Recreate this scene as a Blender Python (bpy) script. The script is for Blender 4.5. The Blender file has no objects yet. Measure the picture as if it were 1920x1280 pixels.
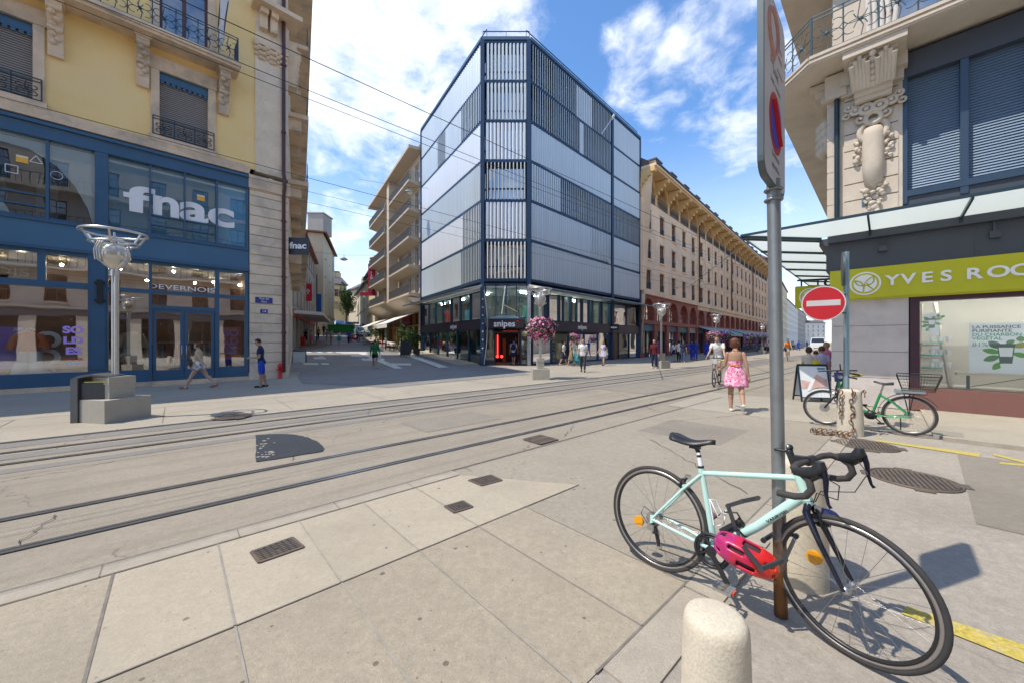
import bpy, bmesh, math, random
import numpy as np
from mathutils import Vector, Matrix
R = random.Random(7)
SC = bpy.context.scene
# ------------------------------------------------------------------ camera, sky, sun, exposure
EYE, F, CX, HZ = 1.65, 700.0, 960.0, 640.0
cam = bpy.data.cameras.new("camera"); camo = bpy.data.objects.new("camera", cam)
SC.collection.objects.link(camo)
camo.location = (0, 0, EYE); camo.rotation_euler = (math.radians(90), 0, 0)
cam.sensor_width = 36; cam.lens = 36 * F / 1920; cam.clip_start = .05; cam.clip_end = 3000
SC.camera = camo
SUN_EL = math.radians(60); SUNH = Vector((-.95, -.31, 0)).normalized()
TOSUN = SUNH * math.cos(SUN_EL) + Vector((0, 0, math.sin(SUN_EL)))
W = bpy.data.worlds.new("World"); SC.world = W; W.use_nodes = True
def build_world():
    nt = W.node_tree; N = nt.nodes; L = nt.links
    bg = N["Background"]; bg.inputs[1].default_value = .15
    sky = N.new("ShaderNodeTexSky"); sky.sky_type = 'NISHITA'; sky.sun_disc = False
    sky.sun_elevation = SUN_EL; sky.sun_rotation = math.atan2(SUNH.x, SUNH.y)
    sky.air_density = 1.0; sky.dust_density = .15; sky.ozone_density = 4.0; sky.altitude = 380
    tc = N.new("ShaderNodeTexCoord")
    nv = N.new("ShaderNodeVectorMath"); nv.operation = 'NORMALIZE'; L.new(tc.outputs['Generated'], nv.inputs[0])
    def math_(op, a, b=None, c=None, clamp=False):
        m = N.new("ShaderNodeMath"); m.operation = op; m.use_clamp = clamp
        for i, v in enumerate((a, b, c)):
            if v is None: continue
            if isinstance(v, (int, float)): m.inputs[i].default_value = v
            else: L.new(v, m.inputs[i])
        return m.outputs[0]
    # cloud banks: direction, angular radius (deg), weight
    blobs = [(690, 30, 14, 1.2), (840, 10, 10, .95), (600, 60, 10, 1.0), (930, 100, 5, .45), (760, 130, 5, .5),
             (620, 300, 8, .6), (730, 320, 7, .5), (640, 420, 9, .55), (560, 250, 6, .5),
             (1188, 72, 3.2, .66), (1180, 168, 3, .62), (1225, 205, 2.6, .55),
             (1290, 125, 4.6, .7), (1345, 30, 4.5, .62), (1320, 205, 3.6, .56), (1215, 285, 2.6, .55),
             (1390, 260, 6, .62), (1440, 120, 4, .5), (1500, 60, 4, .5), (1480, 370, 8, .62), (1390, 380, 5, .52)]
    acc = None
    for px, py, r, w in blobs:
        d = Vector(((px - CX) / F, 1, (HZ - py) / F)).normalized()
        dt = N.new("ShaderNodeVectorMath"); dt.operation = 'DOT_PRODUCT'
        L.new(nv.outputs[0], dt.inputs[0]); dt.inputs[1].default_value = d
        mr = N.new("ShaderNodeMapRange"); mr.interpolation_type = 'SMOOTHSTEP'
        L.new(dt.outputs['Value'], mr.inputs[0])
        mr.inputs[1].default_value = math.cos(math.radians(r * 1.5)); mr.inputs[2].default_value = math.cos(math.radians(r * .2))
        mr.inputs[3].default_value = 0; mr.inputs[4].default_value = w
        acc = mr.outputs[0] if acc is None else math_('MAXIMUM', acc, mr.outputs[0])
    # scattered clouds behind the viewer (they show in the shop glass)
    sp = N.new("ShaderNodeSeparateXYZ"); L.new(nv.outputs[0], sp.inputs[0])
    back = N.new("ShaderNodeMapRange"); L.new(sp.outputs['Y'], back.inputs[0])
    back.inputs[1].default_value = .1; back.inputs[2].default_value = -.3; back.inputs[3].default_value = 0; back.inputs[4].default_value = .55
    acc = math_('MAXIMUM', acc, back.outputs[0])
    mp = N.new("ShaderNodeMapping"); L.new(nv.outputs[0], mp.inputs[0]); mp.inputs['Scale'].default_value = (1, 1, 1.9)
    wz = N.new("ShaderNodeTexNoise"); wz.inputs['Scale'].default_value = 3.0; wz.inputs['Detail'].default_value = 4; L.new(mp.outputs[0], wz.inputs[0])
    wd = N.new("ShaderNodeVectorMath"); wd.operation = 'MULTIPLY_ADD'; L.new(wz.outputs['Color'], wd.inputs[0]); wd.inputs[1].default_value = (.22, .22, .22); L.new(mp.outputs[0], wd.inputs[2])
    def fbm(scale, rough):
        n = N.new("ShaderNodeTexNoise"); n.inputs['Scale'].default_value = scale; n.inputs['Detail'].default_value = 10; n.inputs['Roughness'].default_value = rough; L.new(wd.outputs[0], n.inputs[0]); return n.outputs[0]
    f = math_('ADD', math_('MULTIPLY_ADD', fbm(3.6, .6), 1.7, -.85), math_('MULTIPLY_ADD', fbm(11, .62), 1.5, -.75))
    den = math_('ADD', acc, f)
    cl = N.new("ShaderNodeMapRange"); cl.interpolation_type = 'SMOOTHSTEP'; L.new(den, cl.inputs[0])
    cl.inputs[1].default_value = .30; cl.inputs[2].default_value = 1.2
    cl.inputs[3].default_value = 0; cl.inputs[4].default_value = .9
    gate = math_('MULTIPLY', cl.outputs[0], math_('MULTIPLY', acc, 4, clamp=True))
    # thin haze low down
    hz = N.new("ShaderNodeMapRange"); hz.interpolation_type = 'SMOOTHSTEP'; L.new(sp.outputs['Z'], hz.inputs[0])
    hz.inputs[1].default_value = .5; hz.inputs[2].default_value = 0.0; hz.inputs[3].default_value = 0; hz.inputs[4].default_value = .62
    fac = math_('MAXIMUM', gate, hz.outputs[0])
    hs = N.new("ShaderNodeHueSaturation"); hs.inputs['Saturation'].default_value = 1.12; hs.inputs['Value'].default_value = 1.12
    L.new(sky.outputs[0], hs.inputs['Color'])
    n2 = N.new("ShaderNodeTexNoise"); L.new(mp.outputs[0], n2.inputs[0]); n2.inputs['Scale'].default_value = 9; n2.inputs['Detail'].default_value = 6
    cr = N.new("ShaderNodeMix"); cr.data_type = 'RGBA'
    cr.inputs[6].default_value = (4.3, 4.7, 5.6, 1); cr.inputs[7].default_value = (6.3, 6.3, 6.4, 1); L.new(n2.outputs[0], cr.inputs[0])
    mx = N.new("ShaderNodeMix"); mx.data_type = 'RGBA'
    L.new(fac, mx.inputs[0]); L.new(hs.outputs[0], mx.inputs[6]); L.new(cr.outputs[2], mx.inputs[7])
    L.new(mx.outputs[2], bg.inputs[0])
build_world()
sun = bpy.data.lights.new("sun", 'SUN'); sun.energy = 2.85; sun.angle = math.radians(.5); sun.color = (1, .92, .79)
suno = bpy.data.objects.new("sun", sun); SC.collection.objects.link(suno)
suno.rotation_euler = (-TOSUN).to_track_quat('-Z', 'Y').to_euler(); suno.location = TOSUN * 60
SC.view_settings.view_transform = 'Standard'; SC.view_settings.look = 'None'
SC.view_settings.exposure = .72; SC.view_settings.gamma = 1
# ------------------------------------------------------------------ helpers
def lin(r, g, b):
    f = lambda c: (c / 255 / 12.92) if c / 255 <= .04045 else ((c / 255 + .055) / 1.055) ** 2.4
    return (f(r), f(g), f(b))
MATS = {}
def M(name, col=(.5, .5, .5), rough=.6, metal=0.0, var=.12, vs=3.0, fine=0.0, fs=120.0, bump=0.0, bs=60.0, spec=.4, emit=0.0, coat=0.0, stain=None, ss=.7, stretch=None):
    if name in MATS: return MATS[name]
    m = bpy.data.materials.new(name); m.use_nodes = True; MATS[name] = m
    nt = m.node_tree; N = nt.nodes; L = nt.links; b = N["Principled BSDF"]
    b.inputs['Roughness'].default_value = rough; b.inputs['Metallic'].default_value = metal
    b.inputs['Specular IOR Level'].default_value = spec; b.inputs['Coat Weight'].default_value = coat
    col = tuple(col) + (1,)
    tc = N.new("ShaderNodeTexCoord"); vec = tc.outputs['Object']
    if stretch:
        mp = N.new("ShaderNodeMapping"); mp.inputs['Scale'].default_value = stretch; L.new(vec, mp.inputs[0]); vec = mp.outputs[0]
    out = None
    def noise(scale, det=5):
        n = N.new("ShaderNodeTexNoise"); n.inputs['Scale'].default_value = scale; n.inputs['Detail'].default_value = det
        n.inputs['Roughness'].default_value = .6; L.new(vec, n.inputs[0]); return n.outputs[0]
    def scale_by(src, nz, amt):
        mr = N.new("ShaderNodeMapRange"); L.new(nz, mr.inputs[0]); mr.inputs[1].default_value = .25; mr.inputs[2].default_value = .75
        mr.inputs[3].default_value = 1 - amt; mr.inputs[4].default_value = 1 + amt
        mx = N.new("ShaderNodeMix"); mx.data_type = 'RGBA'; mx.blend_type = 'MULTIPLY'; mx.inputs[0].default_value = 1
        if src is None: mx.inputs[6].default_value = col
        else: L.new(src, mx.inputs[6])
        L.new(mr.outputs[0], mx.inputs[7]); return mx.outputs[2]
    if var: out = scale_by(out, noise(vs), var)
    if fine: out = scale_by(out, noise(fs, 2), fine)
    if stain:
        mr = N.new("ShaderNodeMapRange"); L.new(noise(ss, 8), mr.inputs[0]); mr.inputs[1].default_value = .5; mr.inputs[2].default_value = .72
        mx = N.new("ShaderNodeMix"); mx.data_type = 'RGBA'; L.new(mr.outputs[0], mx.inputs[0])
        if out is None: mx.inputs[6].default_value = col
        else: L.new(out, mx.inputs[6])
        mx.inputs[7].default_value = tuple(stain) + (1,); out = mx.outputs[2]
    if out is not None: L.new(out, b.inputs['Base Color'])
    else: b.inputs['Base Color'].default_value = col
    if bump:
        bp = N.new("ShaderNodeBump"); bp.inputs['Strength'].default_value = bump; bp.inputs['Distance'].default_value = .02
        L.new(noise(bs, 6), bp.inputs['Height']); L.new(bp.outputs[0], b.inputs['Normal'])
    if emit:
        b.inputs['Emission Strength'].default_value = emit; b.inputs['Emission Color'].default_value = col
    return m
def glass(name, tint=(.8, .9, .92), refl=.35, rough=.0):
    if name in MATS: return MATS[name]
    m = bpy.data.materials.new(name); m.use_nodes = True; MATS[name] = m
    nt = m.node_tree; N = nt.nodes; L = nt.links; N.remove(N["Principled BSDF"])
    t = N.new("ShaderNodeBsdfTransparent"); t.inputs[0].default_value = tuple(tint) + (1,)
    g = N.new("ShaderNodeBsdfGlossy"); g.inputs['Roughness'].default_value = rough; g.inputs[0].default_value = (.95, .97, 1, 1)
    fr = N.new("ShaderNodeFresnel"); fr.inputs[0].default_value = 1.5
    ad = N.new("ShaderNodeMath"); ad.operation = 'ADD'; ad.use_clamp = True; L.new(fr.outputs[0], ad.inputs[0]); ad.inputs[1].default_value = refl
    # slightly wavy panes
    tc = N.new("ShaderNodeTexCoord"); nz = N.new("ShaderNodeTexNoise"); nz.inputs['Scale'].default_value = .9; nz.inputs['Detail'].default_value = 1
    L.new(tc.outputs['Object'], nz.inputs[0])
    bp = N.new("ShaderNodeBump"); bp.inputs['Strength'].default_value = .25; bp.inputs['Distance'].default_value = .015
    L.new(nz.outputs[0], bp.inputs['Height']); L.new(bp.outputs[0], g.inputs['Normal'])
    mx = N.new("ShaderNodeMixShader"); L.new(ad.outputs[0], mx.inputs[0]); L.new(t.outputs[0], mx.inputs[1]); L.new(g.outputs[0], mx.inputs[2])
    L.new(mx.outputs[0], N["Material Output"].inputs[0])
    return m
def tag(o, label=None, cat=None, group=None, kind=None):
    if label: o['label'] = label
    if cat: o['category'] = cat
    if group: o['group'] = group
    if kind: o['kind'] = kind
    return o
def thing(name, label, cat, loc=(0, 0, 0), rz=0, group=None, scale=1):
    o = bpy.data.objects.new(name, None); SC.collection.objects.link(o); o.empty_display_size = .2
    o.location = loc; o.rotation_euler = (0, 0, rz); o.scale = (scale,) * 3
    return tag(o, label, cat, group)
class MB:
    """collects shapes, becomes ONE mesh object"""
    def __init__(s): s.v = []; s.f = []; s.mi = []; s.sm = []; s.mats = []; s.cm = 0; s.smooth = False
    def mat(s, m):
        if m not in s.mats: s.mats.append(m)
        s.cm = s.mats.index(m); return s
    def add(s, vs, fs, smooth=None):
        k = len(s.v); s.v.extend([tuple(p) for p in vs]); sm = s.smooth if smooth is None else smooth
        for f in fs: s.f.append([i + k for i in f]); s.mi.append(s.cm); s.sm.append(sm)
        return s
    def quad(s, a, b, c, d): return s.add([a, b, c, d], [(0, 1, 2, 3)])
    def hexa(s, p): return s.add(p, [(0, 3, 2, 1), (4, 5, 6, 7), (0, 1, 5, 4), (1, 2, 6, 5), (2, 3, 7, 6), (3, 0, 4, 7)])
    def box(s, c, d, rz=0, rx=0, ry=0):
        m = Matrix.Rotation(rz, 3, 'Z') @ Matrix.Rotation(ry, 3, 'Y') @ Matrix.Rotation(rx, 3, 'X'); c = Vector(c); p = []
        for z in (-1, 1):
            for x, y in ((-1, -1), (1, -1), (1, 1), (-1, 1)): p.append(c + m @ Vector((x * d[0] / 2, y * d[1] / 2, z * d[2] / 2)))
        return s.hexa(p)
    def bar(s, a, b, w, h, up=(0, 0, 1)):
        a = Vector(a); b = Vector(b); d = (b - a).normalized(); up = Vector(up)
        x = d.cross(up)
        if x.length < 1e-4: x = d.cross(Vector((1, 0, 0)))
        x.normalize(); y = x.cross(d); p = []
        for q in (a, b):
            for i, j in ((-1, -1), (1, -1), (1, 1), (-1, 1)): p.append(q + x * i * w / 2 + y * j * h / 2)
        return s.hexa(p)
    def tube(s, pts, r, n=8, closed=False, cap=True, smooth=True):
        pts = [Vector(p) for p in pts]; k = len(pts); rs = r if isinstance(r, (list, tuple)) else [r] * k
        vs = []; nrm = None
        for i, p in enumerate(pts):
            if closed: t = pts[(i + 1) % k] - pts[i - 1]
            else: t = pts[min(i + 1, k - 1)] - pts[max(i - 1, 0)]
            t.normalize()
            if nrm is None:
                nrm = t.cross(Vector((0, 0, 1)))
                if nrm.length < .05: nrm = t.cross(Vector((1, 0, 0)))
            nrm = (nrm - t * nrm.dot(t)); nrm.normalize(); bn = t.cross(nrm)
            for j in range(n):
                a = 2 * math.pi * j / n; vs.append(p + (nrm * math.cos(a) + bn * math.sin(a)) * rs[i])
        fs = []
        for i in range(k if closed else k - 1):
            a0 = i * n; b0 = ((i + 1) % k) * n
            for j in range(n): fs.append((a0 + j, a0 + (j + 1) % n, b0 + (j + 1) % n, b0 + j))
        s.add(vs, fs, smooth)
        if cap and not closed:
            s.add(vs[:n], [tuple(reversed(range(n)))], False); s.add(vs[-n:], [tuple(range(n))], False)
        return s
    def lathe(s, prof, c=(0, 0, 0), n=20, ax=None, smooth=True, cap=True):
        c = Vector(c); m = Matrix.Identity(3) if ax is None else Vector((0, 0, 1)).rotation_difference(Vector(ax)).to_matrix()
        vs = []
        for r, z in prof:
            for j in range(n):
                a = 2 * math.pi * j / n; vs.append(c + m @ Vector((r * math.cos(a), r * math.sin(a), z)))
        fs = [(i * n + j, i * n + (j + 1) % n, (i + 1) * n + (j + 1) % n, (i + 1) * n + j) for i in range(len(prof) - 1) for j in range(n)]
        s.add(vs, fs, smooth)
        if cap:
            s.add(vs[:n], [tuple(reversed(range(n)))], False); s.add(vs[-n:], [tuple(range(n))], False)
        return s
    def torus(s, c, Rr, r, ax=(0, 0, 1), n=32, m=8):
        q = Vector((0, 0, 1)).rotation_difference(Vector(ax)).to_matrix(); c = Vector(c)
        pts = [c + q @ Vector((Rr * math.cos(2 * math.pi * i / n), Rr * math.sin(2 * math.pi * i / n), 0)) for i in range(n)]
        return s.tube(pts, r, m, closed=True)
    def ball(s, c, r, n=10, sq=(1, 1, 1)):
        vs = []; c = Vector(c)
        for i in range(n + 1):
            t = math.pi * i / n
            for j in range(n * 2):
                a = math.pi * j / n; vs.append(c + Vector((r * sq[0] * math.sin(t) * math.cos(a), r * sq[1] * math.sin(t) * math.sin(a), r * sq[2] * math.cos(t))))
        k = 2 * n
        return s.add(vs, [(i * k + j, (i + 1) * k + j, (i + 1) * k + (j + 1) % k, i * k + (j + 1) % k) for i in range(n) for j in range(k)], True)
    def prism(s, poly, d):
        """closed polygon (list of 3-D points) extruded by vector d"""
        d = Vector(d); a = [Vector(p) for p in poly]; k = len(a); b = [p + d for p in a]
        fs = [tuple(reversed(range(k))), tuple(range(k, 2 * k))] + [(i, (i + 1) % k, k + (i + 1) % k, k + i) for i in range(k)]
        return s.add(a + b, fs)
    def build(s, name, parent=None, mat=None, local=False, label=None):
        me = bpy.data.meshes.new(name)
        off = Vector((0, 0, 0))
        if parent is not None and not local:
            q = parent
            while q is not None: off += Vector(q.location); q = q.parent
        me.from_pydata([Vector(p) - off for p in s.v] if off.length else s.v, [], s.f)
        if mat is not None: s.mats = [mat]
        for m in s.mats: me.materials.append(m)
        if len(s.mats) > 1: me.polygons.foreach_set('material_index', s.mi)
        me.polygons.foreach_set('use_smooth', s.sm)
        me.update()
        bm = bmesh.new(); bm.from_mesh(me); bmesh.ops.recalc_face_normals(bm, faces=bm.faces); bm.to_mesh(me); bm.free()
        o = bpy.data.objects.new(name, me); SC.collection.objects.link(o)
        if parent is not None: o.parent = parent
        if label: o['label'] = label
        return o
def mb(m=None, smooth=False):
    b = MB(); b.smooth = smooth
    if m: b.mat(m)
    return b
def copy_tree(o, parent=None):
    c = o.copy(); SC.collection.objects.link(c)
    if parent is not None: c.parent = parent
    for ch in list(o.children): copy_tree(ch, c)
    return c
def dup(o, loc, rz, label=None, group=None, scale=None):
    c = copy_tree(o); c.location = loc; c.rotation_euler = (0, 0, rz)
    if scale: c.scale = (scale,) * 3
    if label: c['label'] = label
    if group: c['group'] = group
    return c
def G(px, py, z=0.0):
    Y = F * (EYE - z) / (py - HZ); return Vector(((px - CX) / F * Y, Y, z))
def at(px, py, Y): return Vector(((px - CX) / F * Y, Y, EYE + (HZ - py) / F * Y))
def atx(px, Y, z=0.0): return Vector(((px - CX) / F * Y, Y, z))
class Fr:
    """facade frame: o = origin on the ground, n = outward normal, u = to the right seen from outside"""
    def __init__(s, o, n):
        s.o = Vector((o[0], o[1], 0)); s.n = Vector((n[0], n[1], 0)).normalized(); s.u = Vector((-s.n.y, s.n.x, 0))
    def P(s, a, z, b=0.0): return s.o + s.u * a + s.n * b + Vector((0, 0, z))
    def px(s, x, y, b=0.0):
        d = Vector(((x - CX) / F, 1, 0)); k = (s.o + s.n * b).dot(s.n) / d.dot(s.n); p = d * k
        return (p - s.o).dot(s.u), EYE + (HZ - y) / F * k
    def ax(s, x, b=0.0): return s.px(x, 0, b)[0]
    def box(s, m, a0, a1, z0, z1, b0, b1):
        return m.hexa([s.P(a0, z0, b1), s.P(a1, z0, b1), s.P(a1, z0, b0), s.P(a0, z0, b0), s.P(a0, z1, b1), s.P(a1, z1, b1), s.P(a1, z1, b0), s.P(a0, z1, b0)])
    def rect(s, m, a0, a1, z0, z1, b): return m.quad(s.P(a0, z0, b), s.P(a1, z0, b), s.P(a1, z1, b), s.P(a0, z1, b))
    def wall(s, m, a0, a1, z0, z1, holes=(), b=0.0, th=.3):
        """wall face with rectangular openings and their reveals"""
        A = sorted({a0, a1} | {min(max(h[k], a0), a1) for h in holes for k in (0, 1)}); Z = sorted({z0, z1} | {min(max(h[k], z0), z1) for h in holes for k in (2, 3)})
        for i in range(len(A) - 1):
            run = None
            for j in range(len(Z) - 1):
                ca = (A[i] + A[i + 1]) / 2; cz = (Z[j] + Z[j + 1]) / 2
                if any(h[0] < ca < h[1] and h[2] < cz < h[3] for h in holes):
                    if run is not None: s.rect(m, A[i], A[i + 1], run, Z[j], b); run = None
                elif run is None: run = Z[j]
            if run is not None: s.rect(m, A[i], A[i + 1], run, z1, b)
        for h in holes:
            p = [s.P(h[0], h[2], b), s.P(h[1], h[2], b), s.P(h[1], h[3], b), s.P(h[0], h[3], b)]; q = [x - s.n * th for x in p]
            for k in range(4): m.quad(p[k], p[(k + 1) % 4], q[(k + 1) % 4], q[k])
        return m
    def arch(s, m, a0, a1, z0, z1, zs, b0, b1, n=10):
        """spandrel plate above an arched opening: spring height zs, plate from zs to z1"""
        r = (a1 - a0) / 2; c = (a0 + a1) / 2; h = min(z1 - zs - .05, r)
        for i in range(n):
            t0 = math.pi * i / n; t1 = math.pi * (i + 1) / n
            x0, y0 = c - r * math.cos(t0), zs + h * math.sin(t0); x1, y1 = c - r * math.cos(t1), zs + h * math.sin(t1)
            m.hexa([s.P(x0, y0, b1), s.P(x1, y1, b1), s.P(x1, y1, b0), s.P(x0, y0, b0), s.P(x0, z1, b1), s.P(x1, z1, b1), s.P(x1, z1, b0), s.P(x0, z1, b0)])
        return m
    def mat(s, a, z, b=0.0):
        m = Matrix((s.u, Vector((0, 0, 1)), s.n)).transposed().to_4x4(); m.translation = s.P(a, z, b); return m
TXT = {}
def text_mesh(body, size, extr, bold, align, sx):
    k = (body, size, extr, bold, align, sx)
    if k in TXT: return TXT[k]
    c = bpy.data.curves.new("lettering", 'FONT'); c.body = body; c.size = size; c.extrude = extr; c.offset = bold; c.align_x = align; c.align_y = 'CENTER'; c.resolution_u = 5
    o = bpy.data.objects.new("lettering", c); SC.collection.objects.link(o); bpy.context.view_layer.update()
    me = bpy.data.meshes.new_from_object(o.evaluated_get(bpy.context.evaluated_depsgraph_get())); bpy.data.objects.remove(o); bpy.data.curves.remove(c)
    me.transform(Matrix.Diagonal((sx, 1, 1, 1))); TXT[k] = me; return me
def text(body, mw, size, mat, parent=None, extr=.01, bold=0.0, align='CENTER', sx=1.0, name="lettering", label=None):
    me = text_mesh(body, size, extr, bold, align, sx).copy(); me.materials.clear(); me.materials.append(mat)
    if parent is not None:
        off = Vector((0, 0, 0)); q = parent
        while q is not None: off += Vector(q.location); q = q.parent
        mw = Matrix.Translation(-off) @ mw
    me.transform(mw)
    o = bpy.data.objects.new(name, me); SC.collection.objects.link(o)
    if parent is not None: o.parent = parent
    if label: o['label'] = label
    return o
# ------------------------------------------------------------------ ground, road, pavements
E1 = Vector((math.sin(math.radians(48)), math.cos(math.radians(48)), 0)); E2 = Vector((-E1.y, E1.x, 0))
def RP(s, t, z=0.0): return E1 * s + E2 * t + Vector((0, 0, z))
V1 = Vector((-.527, .85, 0)).normalized()        # the side street between the two shops
def ground_mat(name, col, grain, stain, crack=0.0, spots=0.0, bump=.25, streak=0.0):
    m = M(name, col, .85, var=.10, vs=.55, fine=.16, fs=170, bump=bump, bs=150, stain=stain, ss=.45)
    nt = m.node_tree; N = nt.nodes; L = nt.links; b = N["Principled BSDF"]
    tc = N.new("ShaderNodeTexCoord"); src = b.inputs['Base Color'].links[0].from_socket
    def over(src, fac, col):
        mx = N.new("ShaderNodeMix"); mx.data_type = 'RGBA'; L.new(fac, mx.inputs[0]); L.new(src, mx.inputs[6]); mx.inputs[7].default_value = col + (1,); return mx.outputs[2]
    nz = N.new("ShaderNodeTexNoise"); nz.inputs['Scale'].default_value = 14; nz.inputs['Detail'].default_value = 8; nz.inputs['Roughness'].default_value = .7; L.new(tc.outputs['Object'], nz.inputs[0])
    mr = N.new("ShaderNodeMapRange"); L.new(nz.outputs[0], mr.inputs[0]); mr.inputs[1].default_value = .35; mr.inputs[2].default_value = .75; mr.inputs[3].default_value = 0; mr.inputs[4].default_value = grain
    src = over(src, mr.outputs[0], tuple(c * .5 for c in col))
    if streak:      # worn wheel paths and dirt along the street
        mp = N.new("ShaderNodeMapping"); mp.inputs['Rotation'].default_value = (0, 0, math.radians(-42)); L.new(tc.outputs['Object'], mp.inputs[0])
        mq = N.new("ShaderNodeMapping"); mq.inputs['Scale'].default_value = (.07, 1.9, 1); L.new(mp.outputs[0], mq.inputs[0])
        sn = N.new("ShaderNodeTexNoise"); sn.inputs['Scale'].default_value = 1.3; sn.inputs['Detail'].default_value = 8; sn.inputs['Roughness'].default_value = .65; L.new(mq.outputs[0], sn.inputs[0])
        sr = N.new("ShaderNodeMapRange"); L.new(sn.outputs[0], sr.inputs[0]); sr.inputs[1].default_value = .48; sr.inputs[2].default_value = .72; sr.inputs[3].default_value = 0; sr.inputs[4].default_value = streak
        src = over(src, sr.outputs[0], tuple(c * .55 for c in col))
    ag = N.new("ShaderNodeTexVoronoi"); ag.voronoi_dimensions = '2D'; ag.inputs['Scale'].default_value = 85; L.new(tc.outputs['Object'], ag.inputs[0])
    ah = N.new("ShaderNodeSeparateColor"); L.new(ag.outputs['Color'], ah.inputs[0]); ar = N.new("ShaderNodeMapRange"); L.new(ah.outputs[0], ar.inputs[0]); ar.inputs[1].default_value = .72; ar.inputs[2].default_value = 1; ar.inputs[4].default_value = .10 + grain * .26
    src = over(src, ar.outputs[0], tuple(c * .45 for c in col)); aw_ = N.new("ShaderNodeMapRange"); L.new(ah.outputs[1], aw_.inputs[0]); aw_.inputs[1].default_value = .85; aw_.inputs[2].default_value = 1; aw_.inputs[4].default_value = grain * .3; src = over(src, aw_.outputs[0], tuple(min(.7, c * 1.6) for c in col))
    bn = N.new("ShaderNodeTexNoise"); bn.inputs['Scale'].default_value = 1.1; bn.inputs['Detail'].default_value = 10; bn.inputs['Roughness'].default_value = .7; L.new(tc.outputs['Object'], bn.inputs[0])
    br = N.new("ShaderNodeMapRange"); L.new(bn.outputs[0], br.inputs[0]); br.inputs[1].default_value = .47; br.inputs[2].default_value = .68; br.inputs[3].default_value = 0; br.inputs[4].default_value = .62
    src = over(src, br.outputs[0], tuple(c * .68 for c in col))
    if spots:   # chewing gum and oil spots
        for sc, cut, amt in ((2.6, .055, .8), (6.5, .05, .6)):
            vo = N.new("ShaderNodeTexVoronoi"); vo.voronoi_dimensions = '2D'; vo.inputs['Scale'].default_value = sc; L.new(tc.outputs['Object'], vo.inputs[0])
            wn = N.new("ShaderNodeMapRange"); L.new(vo.outputs['Color'], wn.inputs[0]); wn.inputs[1].default_value = .35; wn.inputs[2].default_value = .9; wn.inputs[3].default_value = 0; wn.inputs[4].default_value = cut
            ls = N.new("ShaderNodeMath"); ls.operation = 'LESS_THAN'; L.new(vo.outputs['Distance'], ls.inputs[0]); L.new(wn.outputs[0], ls.inputs[1])
            ml = N.new("ShaderNodeMath"); ml.operation = 'MULTIPLY'; L.new(ls.outputs[0], ml.inputs[0]); ml.inputs[1].default_value = amt * spots
            src = over(src, ml.outputs[0], tuple(c * .3 for c in col))
    if crack:
        wz = N.new("ShaderNodeTexNoise"); wz.inputs['Scale'].default_value = 2.2; wz.inputs['Detail'].default_value = 7; L.new(tc.outputs['Object'], wz.inputs[0])
        ad = N.new("ShaderNodeVectorMath"); ad.operation = 'MULTIPLY_ADD'; L.new(wz.outputs['Color'], ad.inputs[0]); ad.inputs[1].default_value = (.7, .7, 0); L.new(tc.outputs['Object'], ad.inputs[2])
        vo = N.new("ShaderNodeTexVoronoi"); vo.voronoi_dimensions = '2D'; vo.feature = 'DISTANCE_TO_EDGE'; vo.inputs['Scale'].default_value = .42; L.new(ad.outputs[0], vo.inputs[0])
        ls = N.new("ShaderNodeMapRange"); L.new(vo.outputs['Distance'], ls.inputs[0]); ls.inputs[1].default_value = .0; ls.inputs[2].default_value = .007; ls.inputs[3].default_value = crack; ls.inputs[4].default_value = 0
        gz = N.new("ShaderNodeTexNoise"); gz.inputs['Scale'].default_value = .33; L.new(tc.outputs['Object'], gz.inputs[0])
        gm = N.new("ShaderNodeMapRange"); L.new(gz.outputs[0], gm.inputs[0]); gm.inputs[1].default_value = .48; gm.inputs[2].default_value = .56
        ml = N.new("ShaderNodeMath"); ml.operation = 'MULTIPLY'; L.new(ls.outputs[0], ml.inputs[0]); L.new(gm.outputs[0], ml.inputs[1])
        src = over(src, ml.outputs[0], tuple(c * .3 for c in col))
    L.new(src, b.inputs['Base Color']); return m
m_asph = ground_mat('street asphalt', (.36, .312, .245), .4, (.285, .248, .20), streak=.6, crack=.9, bump=.45)
m_strip = ground_mat('grey asphalt', (.255, .24, .22), .45, (.20, .19, .175), crack=.5, bump=.4)
m_asph2 = ground_mat('older asphalt', (.31, .275, .225), .5, (.25, .222, .185), bump=.45)
m_slab = ground_mat('light concrete slab', (.425, .375, .29), .28, (.36, .32, .25), spots=.9, bump=.15)
m_slab2 = ground_mat('worn concrete slab', (.38, .335, .262), .5, (.315, .277, .218), spots=1.0, bump=.35)
m_slab3 = ground_mat('far pavement concrete', (.40, .355, .285), .28, (.345, .305, .25), spots=.5, bump=.15)
m_side = ground_mat('side street asphalt', (.46, .41, .345), .6, (.34, .305, .255), crack=.5, bump=.6)
m_kerb = M('kerb granite', (.37, .325, .26), .8, var=.15, vs=5, fine=.2, fs=150, bump=.3)
m_joint = M('joint tar', (.20, .178, .15), .9, var=.3, vs=8)
m_joint2 = M('sand joint', (.30, .28, .24), .9, var=.2, vs=8)
def struct(b, name, mat=None): return tag(b.build(name, mat=mat), kind='structure')
g = mb(m_asph); g.quad((-400, -300, -.012), (500, -300, -.012), (500, 600, -.012), (-400, 600, -.012)); struct(g, 'ground')
def strip(name, s0, s1, t0, t1, z, mat):
    b = mb(mat); n = max(1, int((s1 - s0) / 12))
    for i in range(n):
        a = s0 + (s1 - s0) * i / n; c = s0 + (s1 - s0) * (i + 1) / n; b.quad(RP(a, t0, z), RP(c, t0, z), RP(c, t1, z), RP(a, t1, z))
    return struct(b, name)
strip('tram_road', -40, 160, 4.08, 10.0, -.004, m_asph)
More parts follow.
